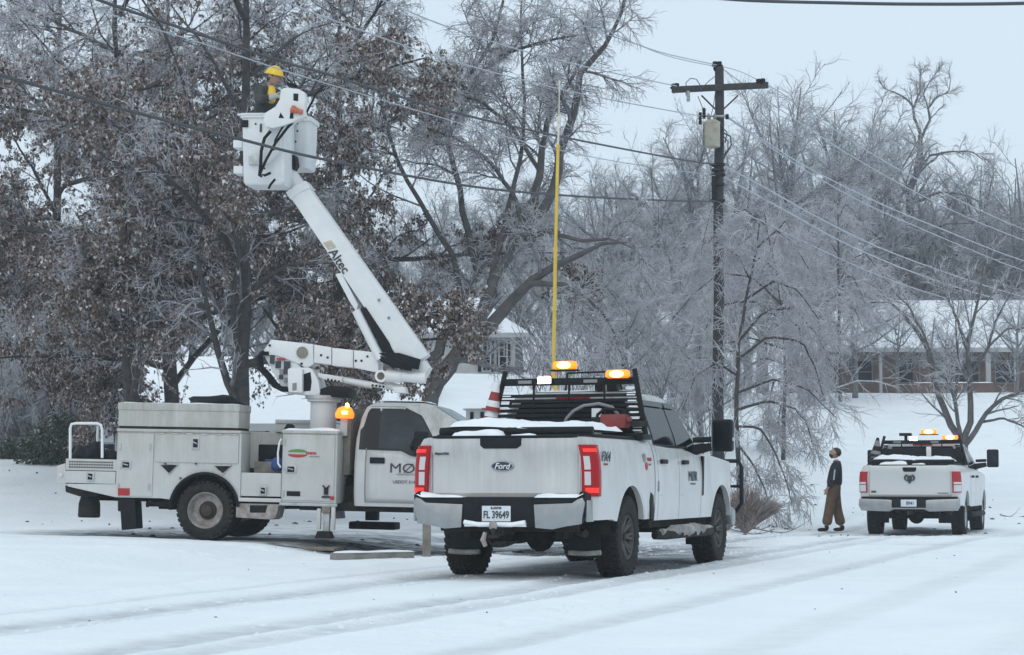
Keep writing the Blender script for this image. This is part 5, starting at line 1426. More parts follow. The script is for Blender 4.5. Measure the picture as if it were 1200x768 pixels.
for a, b in ((425, 405), (425, 450), (415, 510), (190, 410), (265, 385), (240, 660)):
    c = Q(*ze([(a, b)])[0], .0); yy = .045 if a > 350 else -.625
    c = Q(*ze([(a, b)])[0], yy); q = MB(); q.lathe([(0, -.012), (.014, -.008), (.014, .01)], (c.x, yy, c.z), 1, 8); q.build('bolt', 'under', ut)
# white jib/bracket casting in front
slabe('jib_bracket', [(330, 215), (355, 205), (430, 212), (465, 232), (472, 270), (462, 330), (470, 365), (400, 400), (330, 425), (285, 435), (245, 425), (232, 390), (245, 345), (300, 312), (325, 270)], -.86, -.70, 'boom')
slabe('bracket_window', [(402, 238), (430, 240), (428, 282), (402, 278)], -.866, -.84, 'black', .004)
slabe('bracket_window', [(385, 345), (402, 345), (402, 380), (380, 380)], -.866, -.84, 'black', .004)
slabe('bracket_window', [(330, 345), (350, 378), (318, 376)], -.866, -.84, 'black', .004)
slabe('bracket_arm', [(250, 425), (330, 420), (330, 560), (250, 640), (225, 620), (225, 540)], -.70, -.58, 'boom')
slabe('valve_block', [(150, 590), (215, 580), (222, 640), (150, 640)], -.68, -.60, 'galv', .01)
ia, ib = Q(*ze([(392, 325)])[0], -.90), Q(*ze([(452, 345)])[0], -.90)
q = MB(); q.tube([ia, ia.lerp(ib, .25), ia.lerp(ib, .3), ia.lerp(ib, .55), ia.lerp(ib, .6), ib], [.055, .058, .045, .045, .035, .038], 12); q.build('lever_handle', 'orangeins', ut, smooth=True)
for pts, r in (([(420, 350), (415, 385), (370, 430), (300, 520), (250, 610), (215, 690), (240, 700), (275, 685)], .020), ([(385, 380), (340, 430), (300, 500), (290, 560)], .014),
               ([(275, 450), (240, 490), (222, 560), (218, 640), (212, 700), (225, 705)], .024), ([(300, 720), (275, 750), (262, 775)], .018), ([(575, 195), (530, 240), (500, 300), (470, 360)], .016)):
    q = MB(); q.tube([Q(*ze([p])[0], -.80 if pts[0][0] != 575 else -.5) for p in pts], r, 8); q.build('hydraulic_hose', 'black', ut, smooth=True)
slabe('levelling_rod_mount', [(350, 565), (410, 585), (418, 640), (400, 670), (360, 610)], -.17, .05, 'black')

# hinges along the compartment doors
for x in (xB0 + .05, xB1 - .05):
    for z in (zB0 + .15, zr - .2):
        q = MB(); q.box(x - .018, x + .018, NS - .014, NS - .002, z - .05, z + .05); q.build('hinge', 'galv', ut, bevel=.004)
for k in range(6):
    x = xB1 + .1 + k * (xB2 - xB1 - .2) / 5; q = MB(); q.box(x - .05, x + .05, NS - .013, NS - .002, zr - .012, zr + .012); q.build('hinge', 'galv', ut, bevel=.004)
for x in (fx0 + .06,):
    for z in (zf0 + .12, (zf0 + zf1) / 2, zf1 - .14):
        q = MB(); q.box(x - .04, x - .01, NS - .012, NS, z - .05, z + .05); q.build('hinge', 'galv', fc, bevel=.004)
# black gear on the tail deck and dark bundles on the cargo bed
def lump(name, c, r, sx, sz, mt, seed):
    rnd = np.random.RandomState(seed); bm = bmesh.new(); bmesh.ops.create_icosphere(bm, subdivisions=3, radius=1.0); ph = rnd.rand(6) * 6
    for v in bm.verts:
        x, y, z = v.co; n = 1 + .16 * math.sin(5 * x + ph[0]) * math.cos(4 * z + ph[1]) + .10 * math.sin(9 * y + ph[2] + 5 * x)
        v.co = Vector((x * r * sx * n, y * r * n, max(-.55, z) * r * sz * n))
    me = bpy.data.meshes.new(name); bm.to_mesh(me); bm.free(); me.materials.append(M[mt]); me.polygons.foreach_set('use_smooth', [True] * len(me.polygons))
    o = bpy.data.objects.new(name, me); COL.objects.link(o); o.matrix_world = UF @ Matrix.Translation(c); return o
c = Q(98, 522, -.5); tag(lump('gear_bag', (c.x, -.5, zp + .20), .16, 1.1, 1.0, 'black', 1), 'left black gear bag on the tail deck inside the white grab rail', 'bag', 'black bags on the tail deck')
c = Q(113, 522, -.5); tag(lump('gear_bag', (c.x, -.6, zp + .22), .15, .9, 1.3, 'black', 2), 'middle taller black gear bag standing on the tail deck', 'bag', 'black bags on the tail deck')
c = Q(128, 528, -.5); tag(lump('gear_bag', (c.x, -.4, zp + .17), .15, 1.0, .9, 'black', 3), 'right black gear bag on the tail deck against the body', 'bag', 'black bags on the tail deck')
c = Q(252, 470, .4); tag(lump('black_tarp', (c.x, .4, c.z - .05), .24, 1.7, .55, 'black', 4), 'crumpled black tarp lying behind the top chest of the bucket truck', 'tarp')
c = Q(340, 500, .2); tag(lump('black_spool', (c.x, .2, c.z - .06), .10, .8, 1.0, 'black', 5), 'small black bundle standing left of the boom pedestal', 'bundle')
# ------------------------------------------------------------------ utility pole, its gear and the wires
PY = 50.0
pb = P(841, 612, PY); pt = P(843, 79, PY)
base = Vector((pb.x, pb.y, ground_z(pb.x, pb.y) - .05)); H = pt.z - base.z
upole = empty('utility_pole', Matrix.Translation(base), 'tall dark wooden utility pole with crossarm and transformer behind the big pickup', 'utility pole')
def PL(u, v, Y=PY): return P(u, v, Y) - base
q = MB(); n = 16; q.tube([Vector((pt.x - pb.x, 0, 0)) * (k / n) + Vector((.01 * math.sin(k), 0, H * k / n)) for k in range(n + 1)], [.155 - .045 * k / n for k in range(n + 1)], 14)
q.build('pole_shaft', 'wood', upole, smooth=True, angle=60)
a, b = PL(787, 107, PY + .43), PL(899, 101.5, PY - .43); off = Vector((0, -.17, 0))
q = MB(); T = basis((a + b) / 2 + off, b - a, (0, 0, 1)); L = (b - a).length
q.box(-L / 2, L / 2, -.075, .075, -.06, .06, 0, T); q.build('crossarm', 'crossarm', upole, bevel=.008)
for u0, u1 in ((822, 838), (865, 848)):
    q = MB(); p0, p1 = PL(u0, 112, PY - .25), PL(u1, 128, PY - .2); q.tube([p0, p1], .024, 4); q.build('arm_brace', 'crossarm', upole)
def insul(u, v, Y, dark=True):
    p = PL(u, v, Y); q = MB()
    q.lathe([(.02, -.10), (.045, -.06), (.05, -.02), (.03, 0), (.085, .02), (.095, .05), (.05, .075), (.07, .10), (.055, .14), (0, .15)], p, 2, 14)
    return q.build('insulator', 'black', upole, smooth=True)
insul(843, 79, PY); insul(793, 104.5, PY + .3); insul(894, 99, PY - .55); insul(789.5, 105, PY + .3); insul(889, 99.5, PY - .5); insul(838, 79, PY)
# transformer can
tc = PL(834.3, 158, PY - .42)
q = MB(); hh = .31; q.lathe([(.185, -hh), (.20, -hh + .02), (.20, hh - .05), (.21, hh - .045), (.205, hh), (.12, hh + .05), (0, hh + .06)], tc, 2, 24); can = q.build('transformer', 'can', upole, smooth=True, angle=40)
for dx in (-.08, .07):
    q = MB(); q.lathe([(.035, hh), (.03, hh + .06), (.045, hh + .08), (.03, hh + .11), (.04, hh + .14), (.015, hh + .2), (0, hh + .21)], tc + Vector((dx, 0, .02)), 2, 10); q.build('bushing', 'greyink', can, smooth=True)
q = MB(); q.box(tc.x - .205, tc.x - .19, tc.y - .05, tc.y + .05, tc.z - hh + .02, tc.z + hh); q.build('cooling_fin', 'under', can)
q = MB(); q.box(tc.x - .02, tc.x + .30, PY - base.y - .25, PY - base.y - .08, tc.z + .16, tc.z + .22); q.box(tc.x - .02, tc.x + .30, PY - base.y - .25, PY - base.y - .08, tc.z - .22, tc.z - .16); q.build('mounting_bracket', 'under', upole)
# cut-outs, arrester, jumpers
for (u, v, l) in ((806.5, 113, .26), (820.5, 139, .30), (825, 133, .26), (852, 137, .12)):
    p = PL(u, v, PY - .25); q = MB(); q.tube([p + Vector((0, 0, l / 2)), p - Vector((0, 0, l / 2))], .04, 8)
    for k in (-.3, 0, .3): q.lathe([(.03, -.015), (.06, 0), (.03, .015)], p + Vector((0, 0, k * l)), 2, 10)
    q.build('fuse_cutout', 'galv' if u < 815 else 'under', upole, smooth=True)
q = MB(); q.tube([PL(818, 136, PY - .25), PL(853, 136.5, PY - .25)], .03, 6); q.build('standoff_arm', 'galv', upole)
for pts, r, m in (([(804, 112), (804, 97), (809, 92), (816, 93), (821, 101), (822, 108)], .012, 'wire'), ([(822, 104), (831, 95), (840, 88)], .010, 'wire'), ([(818, 113), (823, 126), (825, 135)], .010, 'wire'),
                  ([(832, 140), (836, 125), (838, 110)], .010, 'wire'), ([(846, 155), (856, 160), (857, 170), (850, 182), (846, 190)], .02, 'darkwire'), ([(846, 158), (853, 166), (853, 176), (846, 184)], .016, 'darkwire'),
                  ([(826, 172), (822, 185), (817, 200)], .008, 'wire'), ([(845, 148), (852, 155), (850, 168)], .014, 'darkwire'), ([(838, 236), (832, 250), (826, 275), (821, 300)], .007, 'wire')):
    q = MB(); q.tube([PL(u, v, PY - .22) for u, v in pts], r, 6); q.build('jumper_wire', m, upole, smooth=True)
for v, s_ in ((194, .2), (200, .16), (206, .2), (236, .2), (217, .18)):
    p = PL(841.5, v, PY); q = MB(); q.lathe([(.15, -.03), (.165, 0), (.15, .03)], p, 2, 12); q.box(p.x - s_, p.x + s_ * .8, p.y - .19, p.y - .12, p.z - .025, p.z + .025); q.build('wire_clamp', 'under', upole)
q = MB(); c0, c1 = PL(835, 600, PY), PL(835.5, 330, PY); q.tube([c0, c1], .035, 8); q.build('riser_conduit', 'galv', upole, smooth=True)
q = MB(); c0, c1 = PL(837, 222, PY - .12), PL(837, 205, PY - .12); q.box(c0.x - .06, c0.x + .05, c0.y - .05, c0.y + .05, c0.z - .25, c1.z); q.build('splice_box', 'black', upole, bevel=.01)

def smooth_curve(pts, n=10):
    out = []; p = [pts[0]] + list(pts) + [pts[-1]]
    for i in range(1, len(p) - 2):
        for k in range(n):
            t = k / n; a, b, c, d_ = p[i - 1], p[i], p[i + 1], p[i + 2]
            out.append(tuple(.5 * (2 * b[j] + (c[j] - a[j]) * t + (2 * a[j] - 5 * b[j] + 4 * c[j] - d_[j]) * t * t + (3 * b[j] - a[j] - 3 * c[j] + d_[j]) * t ** 3) for j in (0, 1)))
    out.append(tuple(pts[-1])); return out
def wire(name, ctrl, span, r, m, label, group=None, Yp=PY):
    (u0, Y0), (u1, Y1) = span; pts = []
    for u, v in smooth_curve(ctrl):
        iy = 1 / Y0 + (1 / Y1 - 1 / Y0) * (u - u0) / (u1 - u0); pts.append(P(u, v, 1 / iy))
    q = MB(); q.tube(pts, r, 5); o = q.build(name, m, None, smooth=True); tag(o, label, 'wire', group or 'overhead wires')
LS = ((0, 21.5), (841, PY)); RS = ((841, PY), (1320, 115))
wire('overhead_cable', [(-70, 66), (0, 88), (140, 127), (280, 163), (380, 187), (542, 217), (660, 229), (779, 235), (838, 236)], LS, .021, 'wire', 'lowest dark cable crossing in front of the raised bucket to the pole')
wire('overhead_cable', [(40, -30), (115, 0), (200, 29), (330, 72), (380, 86), (522, 129), (637, 156), (780, 184), (838, 193)], LS, .020, 'wire', 'dark cable passing just above the yellow hard hat to the pole')
wire('overhead_cable', [(60, -8), (159, 27), (237, 51), (311, 76), (369, 94), (500, 133), (617, 167), (720, 189), (838, 206)], LS, .009, 'iced', 'thin iced cable running just below the dark cable over the hard hat')
wire('overhead_cable', [(300, -12), (380, 20), (505, 64), (617, 95), (700, 114), (780, 129), (820, 136)], LS, .012, 'iced', 'iced wire from the top left to the transformer bracket')
wire('overhead_cable', [(430, -8), (512, 27), (600, 56), (685, 78), (739, 90), (793, 101)], LS, .012, 'iced', 'iced wire from the top left to the left crossarm insulators')
wire('overhead_cable', [(560, -14), (617, 3), (690, 33), (740, 50), (780, 63), (843, 77)], LS, .012, 'iced', 'iced wire from the top left to the insulator on the pole top')
wire('overhead_cable', [(590, -14), (660, 10), (720, 40), (780, 65), (838, 78)], LS, .010, 'iced', 'thinner iced wire running under the one to the pole top')
wire('overhead_cable', [(780, -9), (865, 0), (980, 3.5), (1080, 5), (1200, 4), (1300, -1)], ((780, 17), (1300, 15)), .014, 'darkwire', 'thick dark cable along the top right edge of the view')
wire('overhead_cable', [(843, 77), (870, 85), (894, 97)], ((841, PY), (894, PY - .5)), .010, 'iced', 'short jumper wire from the pole top to the right end of the crossarm')
wire('overhead_cable', [(894, 97), (920, 112), (945, 130), (1026, 183), (1110, 228), (1195, 267), (1320, 315)], RS, .017, 'iced', 'iced wire leaving the right end of the crossarm, topmost on the right')
wire('overhead_cable', [(843, 78), (870, 98), (906, 123), (991, 179), (1080, 229), (1167, 269), (1320, 326)], RS, .017, 'iced', 'iced wire from the pole top descending right, second from the top')
wire('overhead_cable', [(852, 137), (900, 168), (949, 198), (1030, 238), (1107, 270), (1200, 306), (1320, 340)], RS, .020, 'iced', 'thick iced wire leaving beside the transformer towards the right')
wire('overhead_cable', [(852, 138), (900, 171), (949, 203), (1014, 239), (1079, 268), (1150, 298), (1200, 317), (1320, 352)], RS, .016, 'iced', 'iced wire just under the thick one right of the transformer')
wire('overhead_cable', [(845, 193), (900, 222), (960, 256), (1030, 290), (1110, 320), (1200, 348), (1320, 374)], RS, .020, 'iced', 'iced wire starting below the transformer and descending right')
wire('overhead_cable', [(845, 206), (920, 247), (1000, 290), (1100, 330), (1200, 358), (1320, 383)], RS, .020, 'iced', 'iced wire second from the bottom on the right of the pole')
wire('overhead_cable', [(845, 237), (900, 263), (960, 292), (1030, 323), (1110, 350), (1200, 374), (1320, 397)], RS, .014, 'iced', 'faint lowest iced wire descending right from the pole')

# ------------------------------------------------------------------ houses
def window(parent, c, w_, h_, xd, frame='white', glass='glass', depth=.06, cols=1, rowsn=2, shutters=False):
    """window on a wall; c centre, xd horizontal wall direction, facing the camera side"""
    T = basis(c, xd, (0, 0, 1))
    q = MB(); f = .06
    for x0, x1, z0, z1 in ((-w_ / 2, w_ / 2, h_ / 2 - f, h_ / 2), (-w_ / 2, w_ / 2, -h_ / 2, -h_ / 2 + f), (-w_ / 2, -w_ / 2 + f, -h_ / 2 + f, h_ / 2 - f), (w_ / 2 - f, w_ / 2, -h_ / 2 + f, h_ / 2 - f), (-w_ / 2 + f, w_ / 2 - f, -.02, .02)):
        q.box(x0, x1, z0, z1, 0, depth, 0, T)
    fr = q.build('window', frame, parent)
    q = MB(); q.box(-w_ / 2 + f, w_ / 2 - f, -h_ / 2 + f, h_ / 2 - f, .005, .02, 0, T); q.build('pane', glass, fr)
    q = MB(); q.box(-w_ / 2 + f + .15, w_ / 2 - f - .05, .03, h_ / 2 - f - .02, .0205, .024, 0, T); q.build('curtain', 'greyink' if glass == 'glass' else 'white', fr) if frame != 'greywood' else None
    if shutters:
        for s in (-1, 1):
            q = MB(); x0 = s * (w_ / 2 + .03); x1 = s * (w_ / 2 + .40); q.box(min(x0, x1), max(x0, x1), -h_ / 2, h_ / 2, 0, .05, 0, T); q.build('shutter', 'black', parent)
    return fr
M['siding'] = mat('pale_siding', (0.42, 0.43, 0.42), 0.7, var=0.08, scale=3)
M['siding2'] = mat('beige_siding', (0.36, 0.33, 0.27), 0.7, var=0.1, scale=3)
M['brickwall'] = mat('brown_brick', (0.085, 0.052, 0.045), 0.9, var=0.35, scale=1.2, var_color=(0.17, 0.115, 0.095))
M['dim'] = mat('dark_porch_recess', (0.045, 0.042, 0.045), 0.9)
M['greywood'] = mat('grey_window_frame', (0.16, 0.155, 0.16), 0.7)
M['fascia'] = mat('pale_fascia', (0.36, 0.37, 0.38), 0.7)

def roof_slab(parent, e0, e1, r0, r1, th, name='roof', m='snow'):
    """sloping snow-covered roof slab between eave e0-e1 and ridge r0-r1"""
    q = MB(); n = 30; rows = []
    e0, e1, r0, r1 = map(Vector, (e0, e1, r0, r1)); dn = Vector((0, 0, -th))
    for i in range(n + 1):
        a = i / n; p, s_ = e0.lerp(e1, a), r0.lerp(r1, a)
        rows.append([p + dn] + [p.lerp(s_, k / 8) + Vector((0, 0, (.03 * math.sin(7 * a * 3 + k) + .02 * math.sin(31 * a + 2 * k)) if 0 < k < 8 else 0)) for k in range(9)] + [s_ + dn])
    q.grid(rows); q.add(rows[0], [tuple(range(len(rows[0])))]); q.add(rows[-1], [tuple(range(len(rows[-1])))])
    return q.build(name, m, parent, smooth=True)
# long brick ranch house, far right on the hill
HY = 104.0
h0, h1 = P(958, 470, HY), P(1330, 470, HY)
zg, ze_ = h0.z, P(958, 409, HY).z
house = empty('brick_house', Matrix.Translation((h0.x, HY, 0)), 'long brown brick single storey house with snowy roof on the hill at right', 'house')
Lw = h1.x - h0.x
q = MB(); q.box(0, Lw, 0, 9, zg - 1.5, ze_); q.build('wall', 'brickwall', house)
roof_slab(house, (-1.2, -.9, ze_ + .02), (Lw, -.9, ze_ + .02), (2.0, 6, P(1000, 352, HY + 6).z), (Lw, 6, P(1000, 352, HY + 6).z), .16)
q = MB(); q.box(-1.22, Lw, -.93, -.86, ze_ - .22, ze_ + .0); q.build('fascia', 'fascia', house)
q = MB(); q.box(-1.2, Lw, -.86, 0, ze_ - .16, ze_ - .12); q.build('soffit', 'siding', house)
for u, ww in ((1032, .07), (1158, .12), (1190, .05)):
    x = P(u, 440, HY - .7).x - h0.x; q = MB(); q.box(x - ww, x + ww, -.8, -.55, zg - .8, ze_ - .16); q.build('porch_post', 'fascia', house)
for u in (1010, 1065, 1098, 1135, 1178):
    c = P(u, 436, HY); window(house, Vector((c.x - h0.x, -.02, c.z)), 1.1 if u != 1098 else 1.8, 1.2, (1, 0, 0), 'greywood', 'glass')
q = MB(); x = P(1080, 440, HY).x - h0.x; q.box(x - .45, x + .45, -.05, .02, zg, zg + 2.05); q.build('door', 'brickwall', house)
x0, x1 = P(1070, 450, HY - 2).x - h0.x, P(1165, 450, HY - 2).x - h0.x
q = MB(); q.box(x0, x1, -2.0, -1.75, zg - 1, P(1100, 449, HY - 2).z); q.build('porch_wall', 'brickwall', house); q = MB(); snow_slab(q, x0, x1, -2.05, -1.7, P(1100, 449, HY - 2).z, .08, 3, 20, 4); q.build('snow_layer', 'snow', house, smooth=True)
# white house in the middle distance
HY2 = 86.0
w0, w1 = P(536, 442, HY2), P(604, 442, HY2)
zg, ze_ = w0.z, P(604, 391, HY2).z
hs = empty('white_house', Matrix.Translation((w0.x, HY2, 0)), 'pale house with dark shutters and snowy roof partly hidden behind the bare tree', 'house')
Lw = w1.x - w0.x
q = MB(); q.box(-4, Lw, 0, 7, zg - 2.5, ze_); q.build('wall', 'siding', hs)
for k in range(12):
    z = zg + .1 + k * .16; q = MB(); q.box(-4, Lw + .004, -.012, .0, z, z + .012); q.build('siding_board', 'siding', hs)
roof_slab(hs, (-4.3, -.5, ze_), (Lw + .55, -.5, ze_), (-4.3, 5, P(500, 340, HY2 + 5).z), (Lw - 2.2, 5, P(500, 340, HY2 + 5).z), .14)
q = MB(); q.box(-4.3, Lw + .56, -.53, -.47, ze_ - .2, ze_ - .0); q.build('fascia', 'fascia', hs)
q = MB(); q.box(-4.2, Lw + .3, -.06, .0, zg - .22, zg); q.build('base_board', 'fascia', hs)
q = MB(); q.tube([(Lw - .05, -.1, zg - .1), (Lw - .05, -.1, ze_)], .05, 6); q.tube([(Lw - .05, -.1, zg - .1), (Lw + .15, -.2, zg - .15)], .05, 6); q.build('downpipe', 'fascia', hs)
for u in (570, 589.5):
    c = P(u, 418, HY2); window(hs, Vector((c.x - w0.x, -.03, c.z)), .40, 1.30, (1, 0, 0), 'fascia', 'glass')
for u0, u1 in ((560, 565), (574.5, 579), (582, 585), (594.5, 598)):
    a_, b_ = P(u0, 400, HY2), P(u1, 436, HY2); q = MB(); q.box(a_.x - w0.x, b_.x - w0.x, -.07, -.0, b_.z, a_.z); q.build('shutter', 'black', hs)
# low white garage / outbuilding seen through the gap right of the bucket truck windscreen
HY3 = 60.0
w0, w1 = P(546, 500, HY3), P(582, 500, HY3); zt = P(560, 479, HY3).z; zg = ground_z(w0.x, HY3)
sh = empty('garden_shed', Matrix.Translation((w0.x, HY3, 0)), 'small white shed with two dark slots just above the big tailgate', 'shed')
q = MB(); q.box(0, w1.x - w0.x, 0, 1.6, zg - .3, zt); q.build('wall', 'siding', sh)
for u in (551, 563):
    a_ = P(u, 483, HY3); q = MB(); q.box(a_.x - w0.x, a_.x - w0.x + .10, -.03, 0, P(u, 498, HY3).z, a_.z); q.build('window', 'glass', sh)
q = MB(); snow_slab(q, -.1, w1.x - w0.x + .1, -.1, 1.7, zt, .12, 4, 8, 8); q.build('snow_layer', 'snow', sh, smooth=True)
# left house: big snowy roof behind the bucket truck
HY4 = 66.0
w0, w1 = P(84, 497, HY4), P(500, 497, HY4); ze_ = w0.z; zg = .6
hl = empty('beige_house', Matrix.Translation((w0.x, HY4, 0)), 'low beige house with a broad snow-covered roof behind the utility body', 'house')
Lw = w1.x - w0.x; zrg = P(180, 418, HY4 + 5).z
q = MB(); q.box(.4, Lw - .3, 0, 9, zg - .5, ze_ - .02); q.build('wall', 'siding2', hl)
roof_slab(hl, (0, -.5, ze_), (Lw, -.5, ze_), (P(178, 420, HY4 + 5).x - w0.x, 5, zrg), (Lw, 5, zrg), .14)
q = MB(); q.box(.0, Lw, -.53, -.46, ze_ - .24, ze_); q.build('fascia', 'fascia', hl)
for u, w_ in ((100, .8), (121, .9), (215, 1.2), (330, 1.2)):
    c = P(u, 520, HY4); window(hl, Vector((c.x - w0.x, -.02, c.z)), w_, 1.0, (1, 0, 0), 'fascia', 'glass2')
# white parked-up thing at the far left edge: low snow-covered car
def car(u, v, Y, label):
    c = P(u, v, Y); c.z = ground_z(c.x, Y); f = empty('parked_car', Matrix.Translation(c) @ Matrix.Rotation(R(5), 4, 'Z'), label, 'car')
    lp = []
    for x, zt, zb, w_ in ((-2.1, .55, .35, .6), (-2.0, .85, .25, .85), (-1.2, .95, .22, .9), (0, .98, .22, .92), (1.2, .97, .22, .9), (2.0, .82, .25, .85), (2.1, .55, .35, .6)):
        lp.append([(x, -w_, zb), (x, -w_, zt - .1), (x, -w_ + .1, zt), (x, w_ - .1, zt), (x, w_, zt - .1), (x, w_, zb)])
    q = MB(); q.loft(lp); q.build('body', 'paint2', f, smooth=True)
    lp = []
    for z, x0, x1, w_ in ((.9, -1.3, 1.2, .82), (1.3, -.85, .6, .68), (1.4, -.6, .35, .55)): lp.append([(x0, -w_, z), (x1, -w_, z), (x1, w_, z), (x0, w_, z)])
    q = MB(); q.loft(lp); q.build('cabin', 'glass', f, bevel=.04)
    q = MB(); snow_slab(q, -.9, .65, -.62, .62, 1.38, .14, 2, 10, 10); snow_slab(q, .7, 1.9, -.75, .75, .93, .1, 3, 10, 10); q.build('snow_layer', 'snow', f, smooth=True)
    for x in (-1.3, 1.3):
        for s in (-1, 1):
            q = MB(); q.lathe([(.12, -.1), (.28, -.1), (.32, -.06), (.32, .06), (.28, .1), (.12, .1)], (x, s * .82, .32), 1, 20); q.build('wheel', 'tyre', f, smooth=True)
car(14, 548, 58, 'snow-covered white car parked beyond the evergreen shrubs at the left edge')

# ------------------------------------------------------------------ kerb and debris
k0, k1 = P(390, 656, 26.5), P(482, 654, 27.1)
zz = ground_z(k0.x, k0.y)
q = MB(); q.box(0, (k1 - k0).length, -.09, .09, -.10, .085); kb = q.build('kerb', 'concrete', None, bevel=.012)
kb.matrix_world = basis((k0.x, k0.y, zz + .0), (k1.x - k0.x, k1.y - k0.y, 0), (-(k1.y - k0.y), k1.x - k0.x, 0)); tag(kb, 'short grey concrete kerb poking out of the snow behind the big pickup', 'kerb')
q = MB(); snow_slab(q, .02, (k1 - k0).length + .02, -.10, .085, .083, .035, 5, 24, 5); sk = q.build('snow_layer', 'snow', kb, smooth=True)
# wooden post between the trucks
ps = P(500, 645, 27.6); zz = ground_z(ps.x, ps.y)
q = MB(); q.box(-.055, .055, -.05, .05, -.05, P(500, 600, 27.6).z - zz); po = q.build('wooden_post', 'timber', None, bevel=.008)
po.matrix_world = Matrix.Translation((ps.x, ps.y, zz)); tag(po, 'short weathered wooden post standing in snow at the left corner of the big pickup', 'post')
# dark clods and leaves on the snow
rs = np.random.RandomState(5); q = MB()
for i in range(260):
    if i % 2 and i < 120: continue
    if i < 120: u, Y = rs.uniform(-20, 520), rs.uniform(30, 46)
    elif i < 200: u, Y = rs.uniform(870, 1250), rs.uniform(38, 58)
    else: u, Y = rs.uniform(0, 1200), rs.uniform(15, 34)
    x = (u - 600) / FPX * Y; z = float(surface(np.array([x]), np.array([Y]))[0][0]); s = rs.uniform(.012, .045) * (1.3 if i < 200 else .4)
    a = rs.uniform(0, 6.28)
    q.tube([(x - s * math.cos(a), Y - s * math.sin(a), z + .003), (x, Y, z + s * .22), (x + s * math.cos(a), Y + s * math.sin(a), z + .003)], [s * .2, s * .5, s * .25], 5)
o = q.build('ground_debris', 'bark', None, smooth=True); tag(o, kind='stuff')

# thrown lumps of snow beside the wheel tracks and on the road edge
rs = np.random.RandomState(15); Vs, Fs = [], []; cub = np.array([(0, 0, 1), (1, 0, 0), (0, 1, 0), (-1, 0, 0), (0, -1, 0)], float); tri = np.array([(0, 1, 2), (0, 2, 3), (0, 3, 4), (0, 4, 1)])
N_ = 9000; al = rs.uniform(12, 46, N_); pick = rs.rand(N_)
ss = np.where(pick < .30, -4.85 + rs.randn(N_) * .28, np.where(pick < .55, -9.35 + rs.randn(N_) * .35, np.where(pick < .75, -7.83 + rs.choice([-.34, .34], N_) + rs.randn(N_) * .07, np.where(pick < .9, -6.12 + rs.choice([-.34, .34], N_) + rs.randn(N_) * .07, rs.uniform(-14, 2, N_)))))
xx = ss * math.cos(ROAD) + al * math.sin(ROAD); yy = -ss * math.sin(ROAD) + al * math.cos(ROAD); zz = surface(xx, yy)[0]
sz = rs.gamma(2.0, .0065, N_).clip(.004, .038)
V = cub[None] * sz[:, None, None] * rs.uniform(.6, 1.4, (N_, 5, 3)); a_ = rs.rand(N_) * 6.28; c_, s_ = np.cos(a_), np.sin(a_)
V = np.stack([V[..., 0] * c_[:, None] - V[..., 1] * s_[:, None], V[..., 0] * s_[:, None] + V[..., 1] * c_[:, None], V[..., 2] * .55 - .15 * sz[:, None]], -1) + np.stack([xx, yy, zz], -1)[:, None]
F = (tri[None] + (np.arange(N_) * 5)[:, None, None]).reshape(-1, 3)
me = bpy.data.meshes.new('snow_clods'); me.from_pydata(V.reshape(-1, 3).tolist(), [], F.tolist()); me.materials.append(M['snow']); me.polygons.foreach_set('use_smooth', [True] * len(me.polygons))
o = bpy.data.objects.new('snow_clods', me); COL.objects.link(o); tag(o, kind='stuff')
